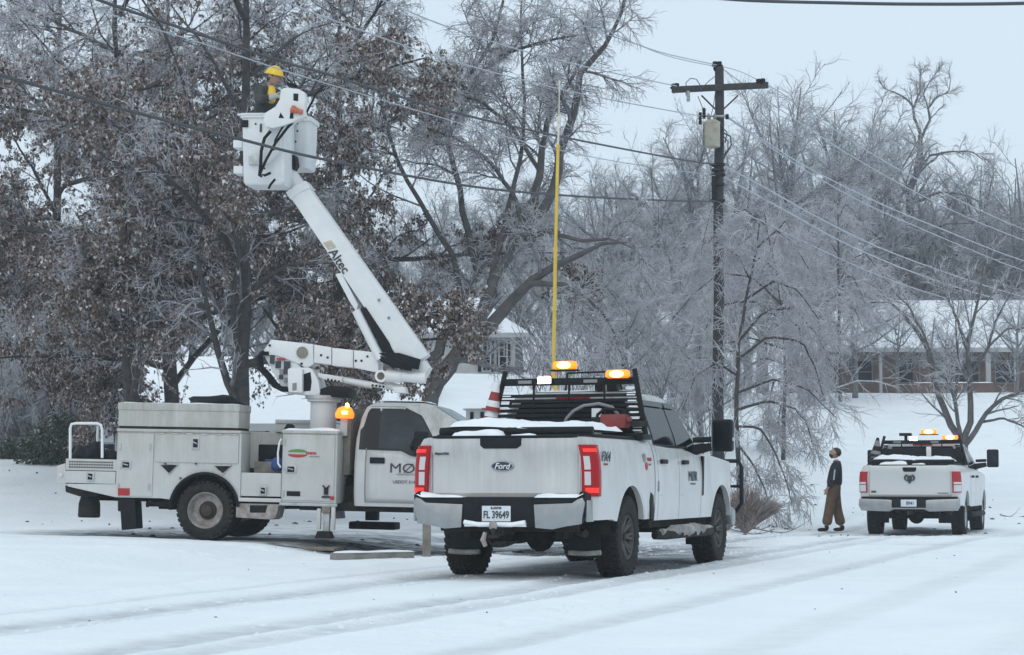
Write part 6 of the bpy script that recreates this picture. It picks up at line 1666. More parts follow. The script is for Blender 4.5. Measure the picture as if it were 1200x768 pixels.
# ------------------------------------------------------------------ trees
def norm(a): return a / np.maximum(np.linalg.norm(a, axis=-1, keepdims=True), 1e-9)
def resample(pts, K):
    pts = np.array(pts, float); d_ = np.r_[0, np.cumsum(np.linalg.norm(np.diff(pts[:, :3], axis=0), axis=1))]
    t = np.linspace(0, d_[-1], K + 1); return np.stack([np.interp(t, d_, pts[:, k]) for k in range(pts.shape[1])], 1)
def children(rs, Pt, Rd, n, t0, t1, ang, lr, rr, K, wig, grav, up=0.0, rmin=.006, taper=.35, lmin=0, shape=0.5, zmin=None):
    """grow n children on each parent. Pt (N,K0+1,3), Rd (N,K0+1)"""
    N, K0 = Pt.shape[0], Pt.shape[1] - 1
    L = np.linalg.norm(np.diff(Pt, axis=1), axis=2).sum(1)
    t = (np.tile(np.arange(n), (N, 1)) + rs.rand(N, n)) / n * (t1 - t0) + t0
    f = np.clip(t * K0, 0, K0 - 1e-4); i = f.astype(int); w_ = (f - i)[..., None]; ar = np.arange(N)[:, None]
    S = Pt[ar, i] * (1 - w_) + Pt[ar, i + 1] * w_
    D = norm(Pt[ar, i + 1] - Pt[ar, i]); r = Rd[ar, i] * (1 - w_[..., 0]) + Rd[ar, i + 1] * w_[..., 0]
    S, D, r, t = S.reshape(-1, 3), D.reshape(-1, 3), r.ravel(), t.ravel()
    Lr_ = np.repeat(L, n)
    if zmin is not None:
        kp = (S[:, 2] > zmin) | (rs.rand(len(t)) < .22); S, D, r, t, Lr_ = S[kp], D[kp], r[kp], t[kp], Lr_[kp]
    Lc = Lr_ * lr * (1 - shape * (t - t0) / max(1e-6, t1 - t0)) * rs.uniform(.6, 1.25, len(t)); Lc = np.maximum(Lc, lmin)
    rnd = norm(rs.randn(len(t), 3)); side = norm(np.cross(D, rnd)); a = np.radians(ang) * rs.uniform(.6, 1.3, len(t))[:, None]
    d_ = norm(D * np.cos(a) + side * np.sin(a) + np.array([0, 0, up]))
    M_ = len(t); P_ = np.zeros((M_, K + 1, 3)); P_[:, 0] = S
    st = (Lc / K)[:, None]
    for k in range(K):
        d_ = norm(d_ + rs.randn(M_, 3) * wig + np.array([0, 0, grav]) * (k + 1) / K)
        P_[:, k + 1] = P_[:, k] + d_ * st
    r0 = np.maximum(r * rr * rs.uniform(.8, 1.15, M_), rmin)
    r0 = np.minimum(r0, np.maximum(r * .95, rmin))
    R_ = np.maximum(r0[:, None] * np.linspace(1, taper, K + 1)[None], rmin * .6)
    return P_, R_
def tubes(Pt, Rd, S):
    N, K = Pt.shape[0], Pt.shape[1] - 1
    T = np.zeros_like(Pt); T[:, 1:-1] = Pt[:, 2:] - Pt[:, :-2]; T[:, 0] = Pt[:, 1] - Pt[:, 0]; T[:, -1] = Pt[:, -1] - Pt[:, -2]; T = norm(T)
    ref = np.where(np.abs(T[:, :1, 2:]) < .8, np.array([[[0, 0, 1.]]]), np.array([[[1., 0, 0]]])); ref = np.broadcast_to(ref, T.shape)
    A = norm(np.cross(T, ref)); B = np.cross(T, A)
    an = np.arange(S) * 2 * math.pi / S
    V = Pt[:, :, None] + (A[:, :, None] * np.cos(an)[None, None, :, None] + B[:, :, None] * np.sin(an)[None, None, :, None]) * Rd[:, :, None, None]
    V = V.reshape(-1, 3)
    idx = np.arange(N * (K + 1) * S).reshape(N, K + 1, S)
    a = idx[:, :-1]; b = np.roll(a, -1, 2); c = idx[:, 1:]; d_ = np.roll(c, -1, 2)
    F = np.stack([a, b, d_, c], -1).reshape(-1, 4)
    return V, F
def np_mesh(name, V, F, mats, mi, attr=None, smooth=True):
    me = bpy.data.meshes.new(name)
    me.vertices.add(len(V)); me.vertices.foreach_set('co', V.astype(np.float32).ravel())
    me.loops.add(F.size); me.loops.foreach_set('vertex_index', F.ravel().astype(np.int32))
    me.polygons.add(len(F)); me.polygons.foreach_set('loop_start', np.arange(0, F.size, F.shape[1], dtype=np.int32))
    for m in mats: me.materials.append(M[m] if isinstance(m, str) else m)
    me.polygons.foreach_set('material_index', mi.astype(np.int32))
    me.polygons.foreach_set('use_smooth', [smooth] * len(F))
    if attr is not None:
        a = me.attributes.new('rnd', 'FLOAT', 'FACE'); a.data.foreach_set('value', attr.astype(np.float32))
    me.update(); me.validate(); return me
def join(parts):
    Vs, Fs, Ms, o = [], [], [], 0
    for V, F, m in parts:
        Vs.append(V); Fs.append(F + o); Ms.append(np.full(len(F), m)); o += len(V)
    return np.concatenate(Vs), np.concatenate(Fs), np.concatenate(Ms)
def leaf_mat(name, stops):
    m = bpy.data.materials.new(name); m.use_nodes = True; nt = m.node_tree; b = nt.nodes['Principled BSDF']
    at = nt.nodes.new('ShaderNodeAttribute'); at.attribute_name = 'rnd'
    cr = nt.nodes.new('ShaderNodeValToRGB'); el = cr.color_ramp.elements
    while len(el) < len(stops): el.new(.5)
    for e, (p, c) in zip(el, stops): e.position = p; e.color = (*c, 1)
    nt.links.new(at.outputs['Fac'], cr.inputs[0]); nt.links.new(cr.outputs[0], b.inputs['Base Color'])
    b.inputs['Roughness'].default_value = .7; b.inputs['Specular IOR Level'].default_value = .25
    return m
M['oakleaf'] = leaf_mat('iced_brown_leaf', [(0, (.060, .040, .031)), (.36, (.135, .094, .076)), (.64, (.22, .170, .148)), (.82, (.36, .32, .31)), (1, (.70, .69, .70))])
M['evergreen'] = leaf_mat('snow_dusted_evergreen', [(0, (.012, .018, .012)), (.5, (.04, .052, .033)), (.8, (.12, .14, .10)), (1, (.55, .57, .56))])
def leaves(rs, Pt, n, size, droop=.5):
    N, K = Pt.shape[0], Pt.shape[1] - 1
    pi = rs.randint(0, N, n); f = rs.rand(n) * (K - 1e-3); i = f.astype(int); w_ = (f - i)[:, None]
    C = Pt[pi, i] * (1 - w_) + Pt[pi, i + 1] * w_ + rs.randn(n, 3) * size * .5
    s = size * rs.uniform(.45, 1.35, n)[:, None]
    ax = norm(rs.randn(n, 3) + np.array([0, 0, -droop * 2])); si = norm(np.cross(ax, rs.randn(n, 3))); up = np.cross(ax, si)
    V = np.stack([C, C + ax * s * .5 + si * s * .42 + up * s * .15, C + ax * s * 1.1, C + ax * s * .45 - si * s * .42 + up * s * .15], 1).reshape(-1, 3)
    F = np.arange(4 * n).reshape(n, 4)
    return V, F, rs.rand(n)
def add_tree(name, mw, label, trunk_me, crown_me, leaf_me=None, group=None, cat='tree'):
    o = empty(name, mw, label, cat, group)
    for nm, me, st in (('trunk', trunk_me, False), ('crown', crown_me, True), ('leaves', leaf_me, True)):
        if me is None: continue
        c = bpy.data.objects.new(nm, me); COL.objects.link(c); c.parent = o
        if st: c['kind'] = 'stuff'
    return o
def make_meshes(name, limbs, specs, seed, limb_sides=8, limb_mat='bark', leaf=None, K0=12):
    """limbs: list of point lists (x,y,z,r). specs: children() arguments plus sides & material"""
    rs = np.random.RandomState(seed)
    L = np.stack([resample(l, K0) for l in limbs]); Pt, Rd = L[:, :, :3].copy(), L[:, :, 3].copy()
    wob = rs.randn(*Pt.shape) * Rd[:, :, None] * .25; wob[:, 0] = 0; Pt += wob
    tp, cp, mats = [], [], [limb_mat]
    V, F = tubes(Pt, Rd, limb_sides); tp.append((V, F, 0))
    cm = []; src = [(Pt, Rd)]; allp = None
    for sp in specs:
        sp = dict(sp); sides = sp.pop('sides'); mt = sp.pop('mat'); tr = sp.pop('trunk', False); frm = sp.pop('src', -1); rep = sp.pop('dir', None)
        Pp, Rp = src[frm]
        C, Rc = children(rs, Pp, Rp, **sp)
        V, F = tubes(C, Rc, sides)
        if tr:
            if mt not in mats: mats.append(mt)
            tp.append((V, F, mats.index(mt)))
        else:
            if mt not in cm: cm.append(mt)
            cp.append((V, F, cm.index(mt)))
        src.append((C, Rc))
    V, F, m_ = join(tp); t_me = np_mesh(name + '_trunk', V, F, mats, m_)
    c_me = None
    if cp:
        V, F, m_ = join(cp); c_me = np_mesh(name + '_crown', V, F, cm, m_)
    l_me = None
    if leaf:
        n, size, dr = leaf[:3]; mt = leaf[3]; zf = leaf[4] if len(leaf) > 4 else None
        Pp = np.concatenate([src[-1][0]] + ([src[-2][0][:, ::max(1, (src[-2][0].shape[1] - 1) // (src[-1][0].shape[1] - 1))][:, :src[-1][0].shape[1]]] if False else []))
        if zf is not None:
            z = Pp[:, 0, 2]; cn = fbm(Pp[:, 0, 0] * 1.1 + 40, Pp[:, 0, 2] * 1.1 + Pp[:, 0, 1] * .6 + 40, seed, 3); keep = (rs.rand(len(z)) < zf(z)) & (cn > .45); Pp = Pp[keep]
        V, F, a = leaves(rs, Pp, n, size, dr); l_me = np_mesh(name + '_leaves', V, F, [mt], np.zeros(len(F)), a, smooth=False)
    return t_me, c_me, l_me

# --- leafy oaks on the left (brown leaves held through winter, iced)
def oak(seed, height, spread, first, nl=9, leafn=34000, trunk_r=.19, lean=(0, 0)):
    rs = np.random.RandomState(seed)
    trunk = [(0, 0, -.3, trunk_r * 1.25), (0, 0, .3, trunk_r), (lean[0] * .4, lean[1] * .4, height * .35, trunk_r * .68), (lean[0], lean[1], height * .7, trunk_r * .32), (lean[0] * 1.1, lean[1], height, trunk_r * .12)]
    limbs = [trunk]
    for k in range(nl):
        t = first + (.85 - first) * k / (nl - 1); z = height * t; az = k * 2.4 + rs.uniform(-.4, .4)
        L_ = spread * (1.05 - .6 * abs(t - .35)) * rs.uniform(.85, 1.15); el = rs.uniform(.05, .45) + .6 * (t - .3)
        x0, y0 = lean[0] * t, lean[1] * t; r0 = trunk_r * (.50 - .25 * t)
        pts = []
        for s in (0, .25, .5, .75, 1):
            rr = L_ * s; pts.append((x0 + math.cos(az) * rr, y0 + math.sin(az) * rr, z + math.sin(el) * rr - .07 * rr * rr / spread * (1.6 - t), r0 * (1 - .82 * s)))
        limbs.append(pts)
    specs = [dict(n=11, t0=.15, t1=1, ang=48, lr=.36, rr=.5, K=5, wig=.16, grav=-.02, up=.08, rmin=.012, sides=5, mat='bark', trunk=True, lmin=.8),
             dict(n=8, t0=.1, t1=1, ang=48, lr=.50, rr=.55, K=4, wig=.18, grav=-.10, rmin=.008, sides=4, mat='branch', lmin=.5),
             dict(n=6, t0=.05, t1=1, ang=50, lr=.50, rr=.6, K=3, wig=.2, grav=-.16, rmin=.007, sides=3, mat='twig', lmin=.3),
             dict(n=3, t0=.2, t1=1, ang=45, lr=.55, rr=.7, K=2, wig=.2, grav=-.1, rmin=.0055, sides=3, mat='twig', lmin=.14)]
    zf = lambda z: np.clip(1.05 - .75 * np.clip((z - height * .38) / (height * .32), 0, 2), .05, 1)
    return make_meshes('oak%d' % seed, limbs, specs, seed, 10, 'bark', leaf=(leafn, .068, .9, 'oakleaf', zf))
oA = oak(11, 13.5, 5.0, .22, 10, 62000)
oB = oak(12, 12.5, 4.8, .20, 10, 62000, lean=(.8, .2))
def tree_at(u, Y, rot=0, sc=1.0, sink=.0):
    c = P(u, 500, Y); return Matrix.Translation((c.x, Y, ground_z(c.x, Y) - sink)) @ Matrix.Rotation(R(rot), 4, 'Z') @ Matrix.Scale(sc, 4)
G = 'leafy oaks behind the bucket truck'
add_tree('oak_tree', tree_at(284, 38.5, 0), 'big oak with thick dark trunk and iced brown leaves right behind the turret', *oA, group=G)
add_tree('oak_tree', tree_at(160, 42, 130, .95), 'leaning oak holding brown iced leaves behind the top chest of the bucket truck', *oB, group=G)
add_tree('oak_tree', tree_at(62, 51, 118, 1.0), 'wide oak full of brown leaves at the left edge of the view', *oA, group=G)
add_tree('oak_tree', tree_at(203, 46, 250, 1.0), 'oak farther back between the leaning one and the thick trunk', *oB, group=G)
add_tree('oak_tree', tree_at(395, 45, 300, .95), 'sparser oak behind the raised boom with brown leaves low down', *oA, group=G)

# --- big leaning bare tree in the middle, limbs measured from the photograph
CY = 42.0
org = Vector((P(506, 452, CY).x, CY, ground_z(P(506, 452, CY).x, CY)))
def limb(pts, r0, r1, dy=0.0, y0=0.0):
    out = []; n = len(pts)
    for k, (u, v) in enumerate(pts):
        s = k / (n - 1); p = P(u, v, CY + y0 + dy * s) - org; out.append((p.x, p.y, p.z, r0 + (r1 - r0) * s))
    return out
LM = [limb([(492, 590), (500, 500), (512, 446), (540, 410), (575, 380), (600, 352), (615, 335), (650, 312), (690, 293), (717, 281), (735, 284)], .215, .012, -1.5),
      limb([(508, 455), (530, 425), (556, 385), (572, 345), (590, 310), (606, 282), (616, 272)], .14, .09, 1.6),
      limb([(606, 282), (640, 270), (680, 283), (717, 280), (740, 290)], .07, .012, -1, 1.6), limb([(600, 352), (620, 332), (660, 334), (690, 350), (712, 375), (722, 395)], .08, .012, -1, -.8),
      limb([(500, 440), (517, 405), (530, 372), (541, 350), (560, 320)], .13, .05, 2), 
      limb([(616, 272), (628, 235), (632, 200), (640, 150), (652, 120), (672, 90), (683, 62)], .11, .03, 1, 1.6),
      limb([(610, 280), (640, 240), (656, 190), (668, 145), (678, 108), (682, 78), (700, 65), (717, 45), (728, 18), (734, -10)], .12, .025, -1.5, 1.6),
      limb([(560, 320), (548, 270), (538, 220), (525, 170), (520, 125), (542, 97), (562, 72), (580, 40), (590, 0)], .08, .03, 1, 2),
      limb([(525, 160), (545, 120), (562, 85), (600, 60), (650, 45), (690, 40)], .06, .02, -1, 2.5), limb([(556, 330), (580, 290), (610, 250), (640, 215)], .05, .02, 2, 2),
      limb([(616, 272), (600, 225), (575, 190), (540, 165), (500, 150)], .06, .02, -1, 1.6), limb([(572, 345), (585, 290), (600, 230), (612, 170), (615, 110), (610, 50), (612, -10)], .07, .02, 2, 1),
      limb([(541, 350), (530, 300), (500, 250), (470, 200), (450, 140), (440, 80), (445, 20)], .07, .02, 1.5, 2), limb([(632, 200), (600, 150), (565, 120), (500, 95), (430, 85)], .05, .018, -1, 2)]
SP = [dict(n=11, zmin=6.6, t0=.3, t1=1, ang=50, lr=.26, rr=.5, K=6, wig=.16, grav=.02, up=.12, rmin=.014, sides=5, mat='branch', trunk=True, lmin=.9),
      dict(n=8, t0=.1, t1=1, ang=48, lr=.5, rr=.55, K=5, wig=.15, grav=-.05, rmin=.0095, sides=4, mat='branch', lmin=.5),
      dict(n=6, t0=.05, t1=1, ang=48, lr=.5, rr=.6, K=3, wig=.15, grav=-.14, rmin=.008, sides=3, mat='twig', lmin=.3),
      dict(n=3, t0=.1, t1=1, ang=40, lr=.6, rr=.7, K=2, wig=.15, grav=-.12, rmin=.0065, sides=3, mat='twig', lmin=.18)]
cm = make_meshes('leaning_tree', LM, SP, 31, 10, 'bark2', K0=14)
add_tree('bare_tree', Matrix.Translation(org), 'large iced bare tree with leaning grey limbs between the boom and the yellow pole', cm[0], cm[1])

# --- weeping frosted tree to the right of the utility pole
WY = 46.5
org = Vector((P(868, 600, WY).x, WY, ground_z(P(868, 600, WY).x, WY)))
def wl(pts, r0, r1, dy=0.0):
    o = []
    for k, (u, v) in enumerate(pts):
        s = k / (len(pts) - 1); p = P(u, v, WY + dy * s) - org; o.append((p.x, p.y, p.z, r0 + (r1 - r0) * s))
    return o
LM = [wl([(868, 612), (866, 540), (862, 470), (866, 400), (876, 340), (885, 300), (890, 262)], .065, .015), wl([(866, 480), (900, 470), (930, 478), (945, 495), (952, 520)], .035, .01, -1),
      wl([(862, 500), (890, 500), (908, 530), (922, 565), (928, 590)], .03, .01, -1.5), wl([(866, 420), (900, 395), (940, 400), (955, 430), (965, 465)], .035, .01, 1), wl([(876, 350), (905, 330), (935, 340), (960, 375)], .03, .01, -1),
      wl([(864, 440), (840, 425), (815, 440), (800, 480)], .03, .01, 1.5), wl([(880, 330), (865, 300), (850, 290), (835, 310)], .025, .01, .5), wl([(888, 290), (910, 270), (930, 285), (950, 320)], .025, .008, .8),
      wl([(864, 520), (880, 540), (895, 570), (905, 602)], .03, .01, -1), wl([(866, 400), (895, 365), (930, 360), (960, 395), (975, 430)], .03, .01, 1.8), wl([(865, 460), (905, 445), (945, 455), (980, 490)], .03, .01, .8)]
SP = [dict(n=13, t0=.12, t1=1, ang=50, lr=.42, rr=.5, K=6, wig=.12, grav=-.26, up=.16, rmin=.009, sides=4, mat='twig', trunk=True, lmin=.6),
      dict(n=9, t0=.1, t1=1, ang=45, lr=.55, rr=.6, K=4, wig=.13, grav=-.22, rmin=.0085, sides=3, mat='twig', lmin=.35),
      dict(n=5, t0=.05, t1=1, ang=38, lr=.6, rr=.7, K=3, wig=.12, grav=-.2, rmin=.007, sides=3, mat='twig', lmin=.2)]
wm = make_meshes('weeping_tree', LM, SP, 41, 8, 'bark')
add_tree('weeping_tree', Matrix.Translation(org), 'slender frosted tree with drooping icy branches just right of the utility pole', wm[0], wm[1])

c_ = P(918, 560, 62); add_tree('weeping_tree', Matrix.Translation((c_.x, 62, ground_z(c_.x, 62))) @ Matrix.Rotation(R(150), 4, 'Z') @ Matrix.Scale(1.15, 4), 'second drooping icy tree farther back, veiling the left end of the brick house', wm[0], wm[1])
c_ = P(985, 500, 84); add_tree('weeping_tree', Matrix.Translation((c_.x, 84, ground_z(c_.x, 84))) @ Matrix.Rotation(R(260), 4, 'Z') @ Matrix.Scale(1.2, 4), 'small drooping icy tree close in front of the brick house wall', wm[0], wm[1])

# --- small multi stemmed tree in front of the brick house
SY = 56.0
org = Vector((P(1130, 560, SY).x, SY, ground_z(P(1130, 560, SY).x, SY)))
WY = SY
LM = [wl([(1128, 590), (1128, 545), (1126, 520), (1112, 490), (1098, 460), (1086, 409), (1073, 385), (1060, 369), (1043, 354), (1020, 355)], .13, .02, .8),
      wl([(1127, 520), (1118, 463), (1110, 445), (1100, 437)], .06, .03, -.5), wl([(1098, 440), (1086, 400), (1066, 360), (1050, 345)], .04, .015, -1),
      wl([(1130, 530), (1137, 490), (1138, 463), (1133, 409), (1138, 386), (1145, 360), (1149, 340), (1152, 310)], .10, .015, -.6), wl([(1133, 409), (1120, 370), (1108, 345), (1100, 320)], .05, .012, 1),
      wl([(1128, 525), (1150, 495), (1166, 472), (1184, 464), (1210, 452), (1240, 430)], .08, .02, -1), wl([(1136, 440), (1158, 409), (1165, 380), (1175, 360), (1190, 335)], .05, .012, 1), wl([(1160, 405), (1180, 385), (1198, 386), (1225, 370)], .035, .012, 1),
      wl([(1150, 495), (1175, 490), (1200, 500), (1225, 520)], .04, .012, -1.5), wl([(1120, 465), (1122, 420), (1120, 380), (1124, 350)], .04, .012, .5)]
SP = [dict(n=9, t0=.3, t1=1, ang=40, lr=.32, rr=.5, K=6, wig=.12, grav=.0, up=.15, rmin=.012, sides=4, mat='branch', trunk=True, lmin=.6),
      dict(n=6, t0=.15, t1=1, ang=40, lr=.5, rr=.6, K=4, wig=.14, grav=-.10, rmin=.009, sides=3, mat='twig', lmin=.4),
      dict(n=4, t0=.1, t1=1, ang=38, lr=.6, rr=.7, K=3, wig=.14, grav=-.12, rmin=.0075, sides=3, mat='twig', lmin=.25)]
mm = make_meshes('yard_tree', LM, SP, 51, 8, 'bark2')
add_tree('yard_tree', Matrix.Translation(org), 'small grey tree with several spreading stems in front of the brick house', mm[0], mm[1])

# --- background trees
def bg_tree(seed, H_, W_, nl, upright=.9, fork=.22, dens=1.0, mat1='branch'):
    rs = np.random.RandomState(seed); tr = .014 * H_ + .05
    trunk = [(0, 0, -.6, tr * 1.3), (0, 0, .4, tr), (.1 * rs.randn(), .1 * rs.randn(), H_ * fork, tr * .85), (.3 * rs.randn(), .3, H_ * .6, tr * .45), (.5 * rs.randn(), .3, H_ * .93, tr * .1)]
    limbs = [trunk]
    for k in range(nl):
        t = fork * .8 + .55 * (k / nl); az = k * 2.4 + rs.uniform(-.5, .5); el = math.radians(rs.uniform(30, 62)) * upright * (1 + .35 * t)
        L_ = (H_ - H_ * t) * rs.uniform(.65, .95); hx_ = min(W_, L_ * math.cos(el)); pts = []
        for s in (0, .2, .4, .6, .8, 1):
            hr = hx_ * (s ** .85); pts.append((math.cos(az) * hr, math.sin(az) * hr, H_ * t + L_ * math.sin(el) * (s ** 1.15), tr * .55 * (1 - .85 * s)))
        limbs.append(pts)
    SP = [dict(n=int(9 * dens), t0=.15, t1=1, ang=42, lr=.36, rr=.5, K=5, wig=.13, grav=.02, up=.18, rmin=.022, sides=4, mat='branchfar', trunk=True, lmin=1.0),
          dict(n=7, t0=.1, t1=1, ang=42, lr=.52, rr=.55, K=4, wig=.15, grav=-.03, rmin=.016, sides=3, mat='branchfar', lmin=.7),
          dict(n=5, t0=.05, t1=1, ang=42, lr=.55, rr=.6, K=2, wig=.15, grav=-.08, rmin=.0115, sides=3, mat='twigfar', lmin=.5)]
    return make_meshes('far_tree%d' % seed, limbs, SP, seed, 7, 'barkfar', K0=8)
BG = [bg_tree(61, 15, 6, 11), bg_tree(62, 15, 4.5, 12, 1.15), bg_tree(63, 15, 7, 10, .8, .3), bg_tree(64, 15, 5, 12, 1.0, .15), bg_tree(65, 15, 5.5, 10, .95, .35)]
def bgt(u, vtop, Y, k, rot, label, sx=1.0, name='bare_tree'):
    c = P(u, vtop, Y); z0 = ground_z(c.x, Y); s = (c.z - z0) / 14.6
    mw = Matrix.Translation((c.x, Y, z0 - .1)) @ Matrix.Rotation(R(rot), 4, 'Z') @ Matrix.Diagonal((s * sx, s * sx, s, 1))
    return add_tree(name, mw, label, BG[k][0], BG[k][1], group='bare trees on the hill behind')
def bglab(u, Y):
    row = 'slim forward' if Y < 66 else 'nearer' if Y < 84 else 'middle distance' if Y < 106 else 'rearmost' if Y > 121 else 'far'
    for lim, place in ((20, 'at the left edge above the parked car'), (90, 'above the evergreen shrubs'), (150, 'above the tail deck of the bucket truck'), (220, 'behind the top chest of the bucket truck'), (290, 'behind the thick oak trunk'),
                       (350, 'directly behind the raised bucket'), (420, 'behind the middle of the boom'), (500, 'between the boom foot and the leaning tree'), (575, 'behind the pale house'), (630, 'just left of the yellow pole'),
                       (680, 'just right of the yellow pole'), (715, 'over the left part of the pickup cab'), (750, 'over the right part of the pickup cab'), (785, 'midway between yellow pole and utility pole'), (825, 'just left of the utility pole'), (880, 'directly behind the utility pole'),
                       (925, 'just right of the transformer'), (975, 'above the standing man'), (1020, 'above the left end of the brick house'), (1075, 'below the crooked lone crown'), (1115, 'above the small yard tree'), (1160, 'above the far pickup cab'),
                       (1200, 'above the right end of the brick house')):
        if u < lim: return row + ' frosted bare tree ' + place
    return row + ' frosted bare tree at the right edge of the view' if u < 1240 else row + ' frosted bare tree mostly outside the right edge'
bgt(925, 82, 96, 0, 0, 'tallest round-crowned bare tree rising right of the pole top against the sky', 1.05)
bgt(868, 128, 96, 3, 40, 'rounded bare tree directly behind the pole under the crossarm end')
bgt(985, 110, 114, 1, 80, 'tall bare tree just right of the tallest crown on the hill')
bgt(1030, 140, 116, 4, 10, bglab(1030, 116)); bgt(1150, 182, 122, 2, 120, bglab(1150, 122)); bgt(1195, 172, 118, 0, 200, bglab(1195, 118)); bgt(1120, 200, 116, 3, 60, bglab(1120, 116))
bgt(815, 140, 90, 4, 150, bglab(815, 90)); bgt(770, 178, 88, 2, 15, bglab(770, 88)); bgt(728, 195, 92, 1, 95, bglab(728, 92))
bgt(700, 205, 84, 0, 300, bglab(700, 84), 1.1); bgt(655, 215, 96, 3, 220, bglab(655, 96), 1.1); bgt(610, 205, 100, 4, 33, bglab(610, 100), 1.1); bgt(560, 225, 98, 1, 77, bglab(560, 98), 1.2)
bgt(510, 230, 102, 2, 140, bglab(510, 102), 1.1); bgt(460, 235, 96, 0, 255, bglab(460, 96), 1.1); bgt(400, 225, 100, 3, 10, bglab(400, 100), 1.1); bgt(340, 240, 92, 4, 190, bglab(340, 92), 1.1)
bgt(270, 240, 98, 1, 280, bglab(270, 98), 1.1); bgt(200, 235, 90, 2, 45, bglab(200, 90), 1.1); bgt(130, 250, 96, 0, 325, bglab(130, 96), 1.1); bgt(60, 240, 92, 3, 160, bglab(60, 92), 1.1); bgt(0, 235, 98, 4, 70, bglab(0, 98), 1.1); bgt(-60, 240, 90, 1, 20, bglab(-60, 90), 1.1)
rs = np.random.RandomState(77)
for i, (u, v, Y) in enumerate([(690, 300, 76), (745, 290, 78), (790, 270, 74), (800, 330, 68), (730, 350, 66), (860, 250, 80), (895, 270, 90), (955, 260, 118), (1010, 250, 120), (1060, 240, 118), (1105, 250, 122),
        (1160, 240, 124), (1210, 235, 120), (1250, 220, 118), (1290, 200, 118), (820, 380, 60), (1000, 310, 88), (962, 290, 86), (1190, 340, 92), (1050, 350, 93), (1110, 370, 94), (770, 400, 58), (30, 400, 62), (75, 430, 58), (-15, 420, 60), (10, 330, 74), (110, 380, 78), (590, 300, 110), (540, 290, 114), (640, 270, 120),
        (700, 260, 124), (760, 240, 126), (830, 230, 120), (890, 200, 130), (960, 190, 134), (1080, 200, 132), (1180, 200, 138), (480, 300, 118), (440, 300, 122), (-40, 300, 110), (360, 320, 116), (300, 330, 112), (230, 330, 110), (160, 330, 108), (1030, 330, 117), (1090, 320, 119), (1150, 310, 121), (1210, 300, 122)]):
    bgt(u, v, Y, int(rs.randint(5)), float(rs.uniform(0, 360)), bglab(u, Y), float(rs.uniform(1.0, 1.4)))
# the distinctive lone crown above the others on the right
LY = 115.0; WY = LY
org = Vector((P(1078, 400, LY).x, LY, ground_z(P(1078, 400, LY).x, LY)))
LM = [wl([(1070, 430), (1062, 350), (1064, 300), (1066, 225), (1078, 190), (1081, 160), (1079, 158)], .30, .14, 0), wl([(1080, 160), (1072, 142), (1069, 122), (1057, 112), (1036, 104), (1030, 94)], .10, .02, 1),
      wl([(1081, 160), (1090, 140), (1088, 128), (1096, 115), (1112, 108), (1114, 92)], .09, .02, -1), wl([(1070, 128), (1078, 108), (1078, 90), (1080, 80)], .07, .015, .6), wl([(1088, 128), (1082, 110), (1092, 92), (1098, 84)], .05, .015, 1),
      wl([(1069, 210), (1090, 182), (1115, 178), (1140, 178), (1152, 188)], .09, .02, -2), wl([(1064, 260), (1040, 230), (1015, 215), (995, 212)], .10, .02, 1), wl([(1066, 240), (1100, 225), (1130, 228), (1155, 240)], .10, .02, 2), wl([(1063, 300), (1085, 275), (1110, 262), (1140, 262)], .10, .02, -2), wl([(1062, 320), (1045, 290), (1020, 270), (1000, 262)], .10, .02, -2), wl([(1066, 225), (1052, 195), (1038, 180), (1025, 165)], .08, .02, 1.5)]
SP = [dict(n=9, t0=.25, t1=1, ang=45, lr=.30, rr=.5, K=5, wig=.14, grav=.0, up=.1, rmin=.022, sides=4, mat='branch', trunk=True, lmin=.7),
      dict(n=6, t0=.1, t1=1, ang=42, lr=.52, rr=.55, K=4, wig=.15, grav=-.03, rmin=.016, sides=3, mat='branch', lmin=.4),
      dict(n=4, t0=.05, t1=1, ang=42, lr=.55, rr=.6, K=2, wig=.15, grav=-.08, rmin=.012, sides=3, mat='twigfar', lmin=.3)]
lm_ = make_meshes('crooked_tree', LM, SP, 81, 7, 'bark2')
add_tree('bare_tree', Matrix.Translation(org), 'crooked dark-limbed bare tree sticking up alone above the wood on the right', lm_[0], lm_[1])

# --- shrubs
def shrub(name, u, Y, w_, h_, n, size, mt, label, seed, squash=1.0, stems='branch'):
    rs = np.random.RandomState(seed); c = P(u, 500, Y); z0 = ground_z(c.x, Y)
    d_ = norm(rs.randn(n, 3)); d_[:, 2] = np.abs(d_[:, 2]) * 1.0; rad = rs.rand(n) ** (1 / 3.)
    bump = 1 + .18 * np.sin(d_[:, 0] * 7 + seed) * np.cos(d_[:, 1] * 6)
    C = d_ * rad[:, None] * bump[:, None] * np.array([w_, w_ * .8, h_]); Pt = np.repeat(C[:, None], 2, 1); Pt[:, 1] += norm(C + [0, 0, .2]) * size
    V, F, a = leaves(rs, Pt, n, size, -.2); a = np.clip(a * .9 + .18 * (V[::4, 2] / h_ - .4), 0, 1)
    o = empty(name, Matrix.Translation((c.x, Y, z0)), label, 'shrub')
    me = np_mesh(name + '_leaves', V, F, [mt], np.zeros(len(F)), a, smooth=False); l = bpy.data.objects.new('leaves', me); COL.objects.link(l); l.parent = o; l['kind'] = 'stuff'
    B = C[rs.randint(0, n, 160)]; St = np.zeros((160, 4, 3))
    for k in range(4): St[:, k] = B * (k / 3) * np.array([.95, .95, .95]) ** 1 + np.array([0, 0, .02])
    V, F = tubes(St, np.full((160, 4), .008), 3); me = np_mesh(name + '_stems', V, F, [stems], np.zeros(len(F))); l = bpy.data.objects.new('stems', me); COL.objects.link(l); l.parent = o; l['kind'] = 'stuff'
    return o
shrub('evergreen_shrub', 58, 47, .75, .80, 2600, .07, 'evergreen', 'largest rounded evergreen shrub dusted with snow left of the service body', 1)
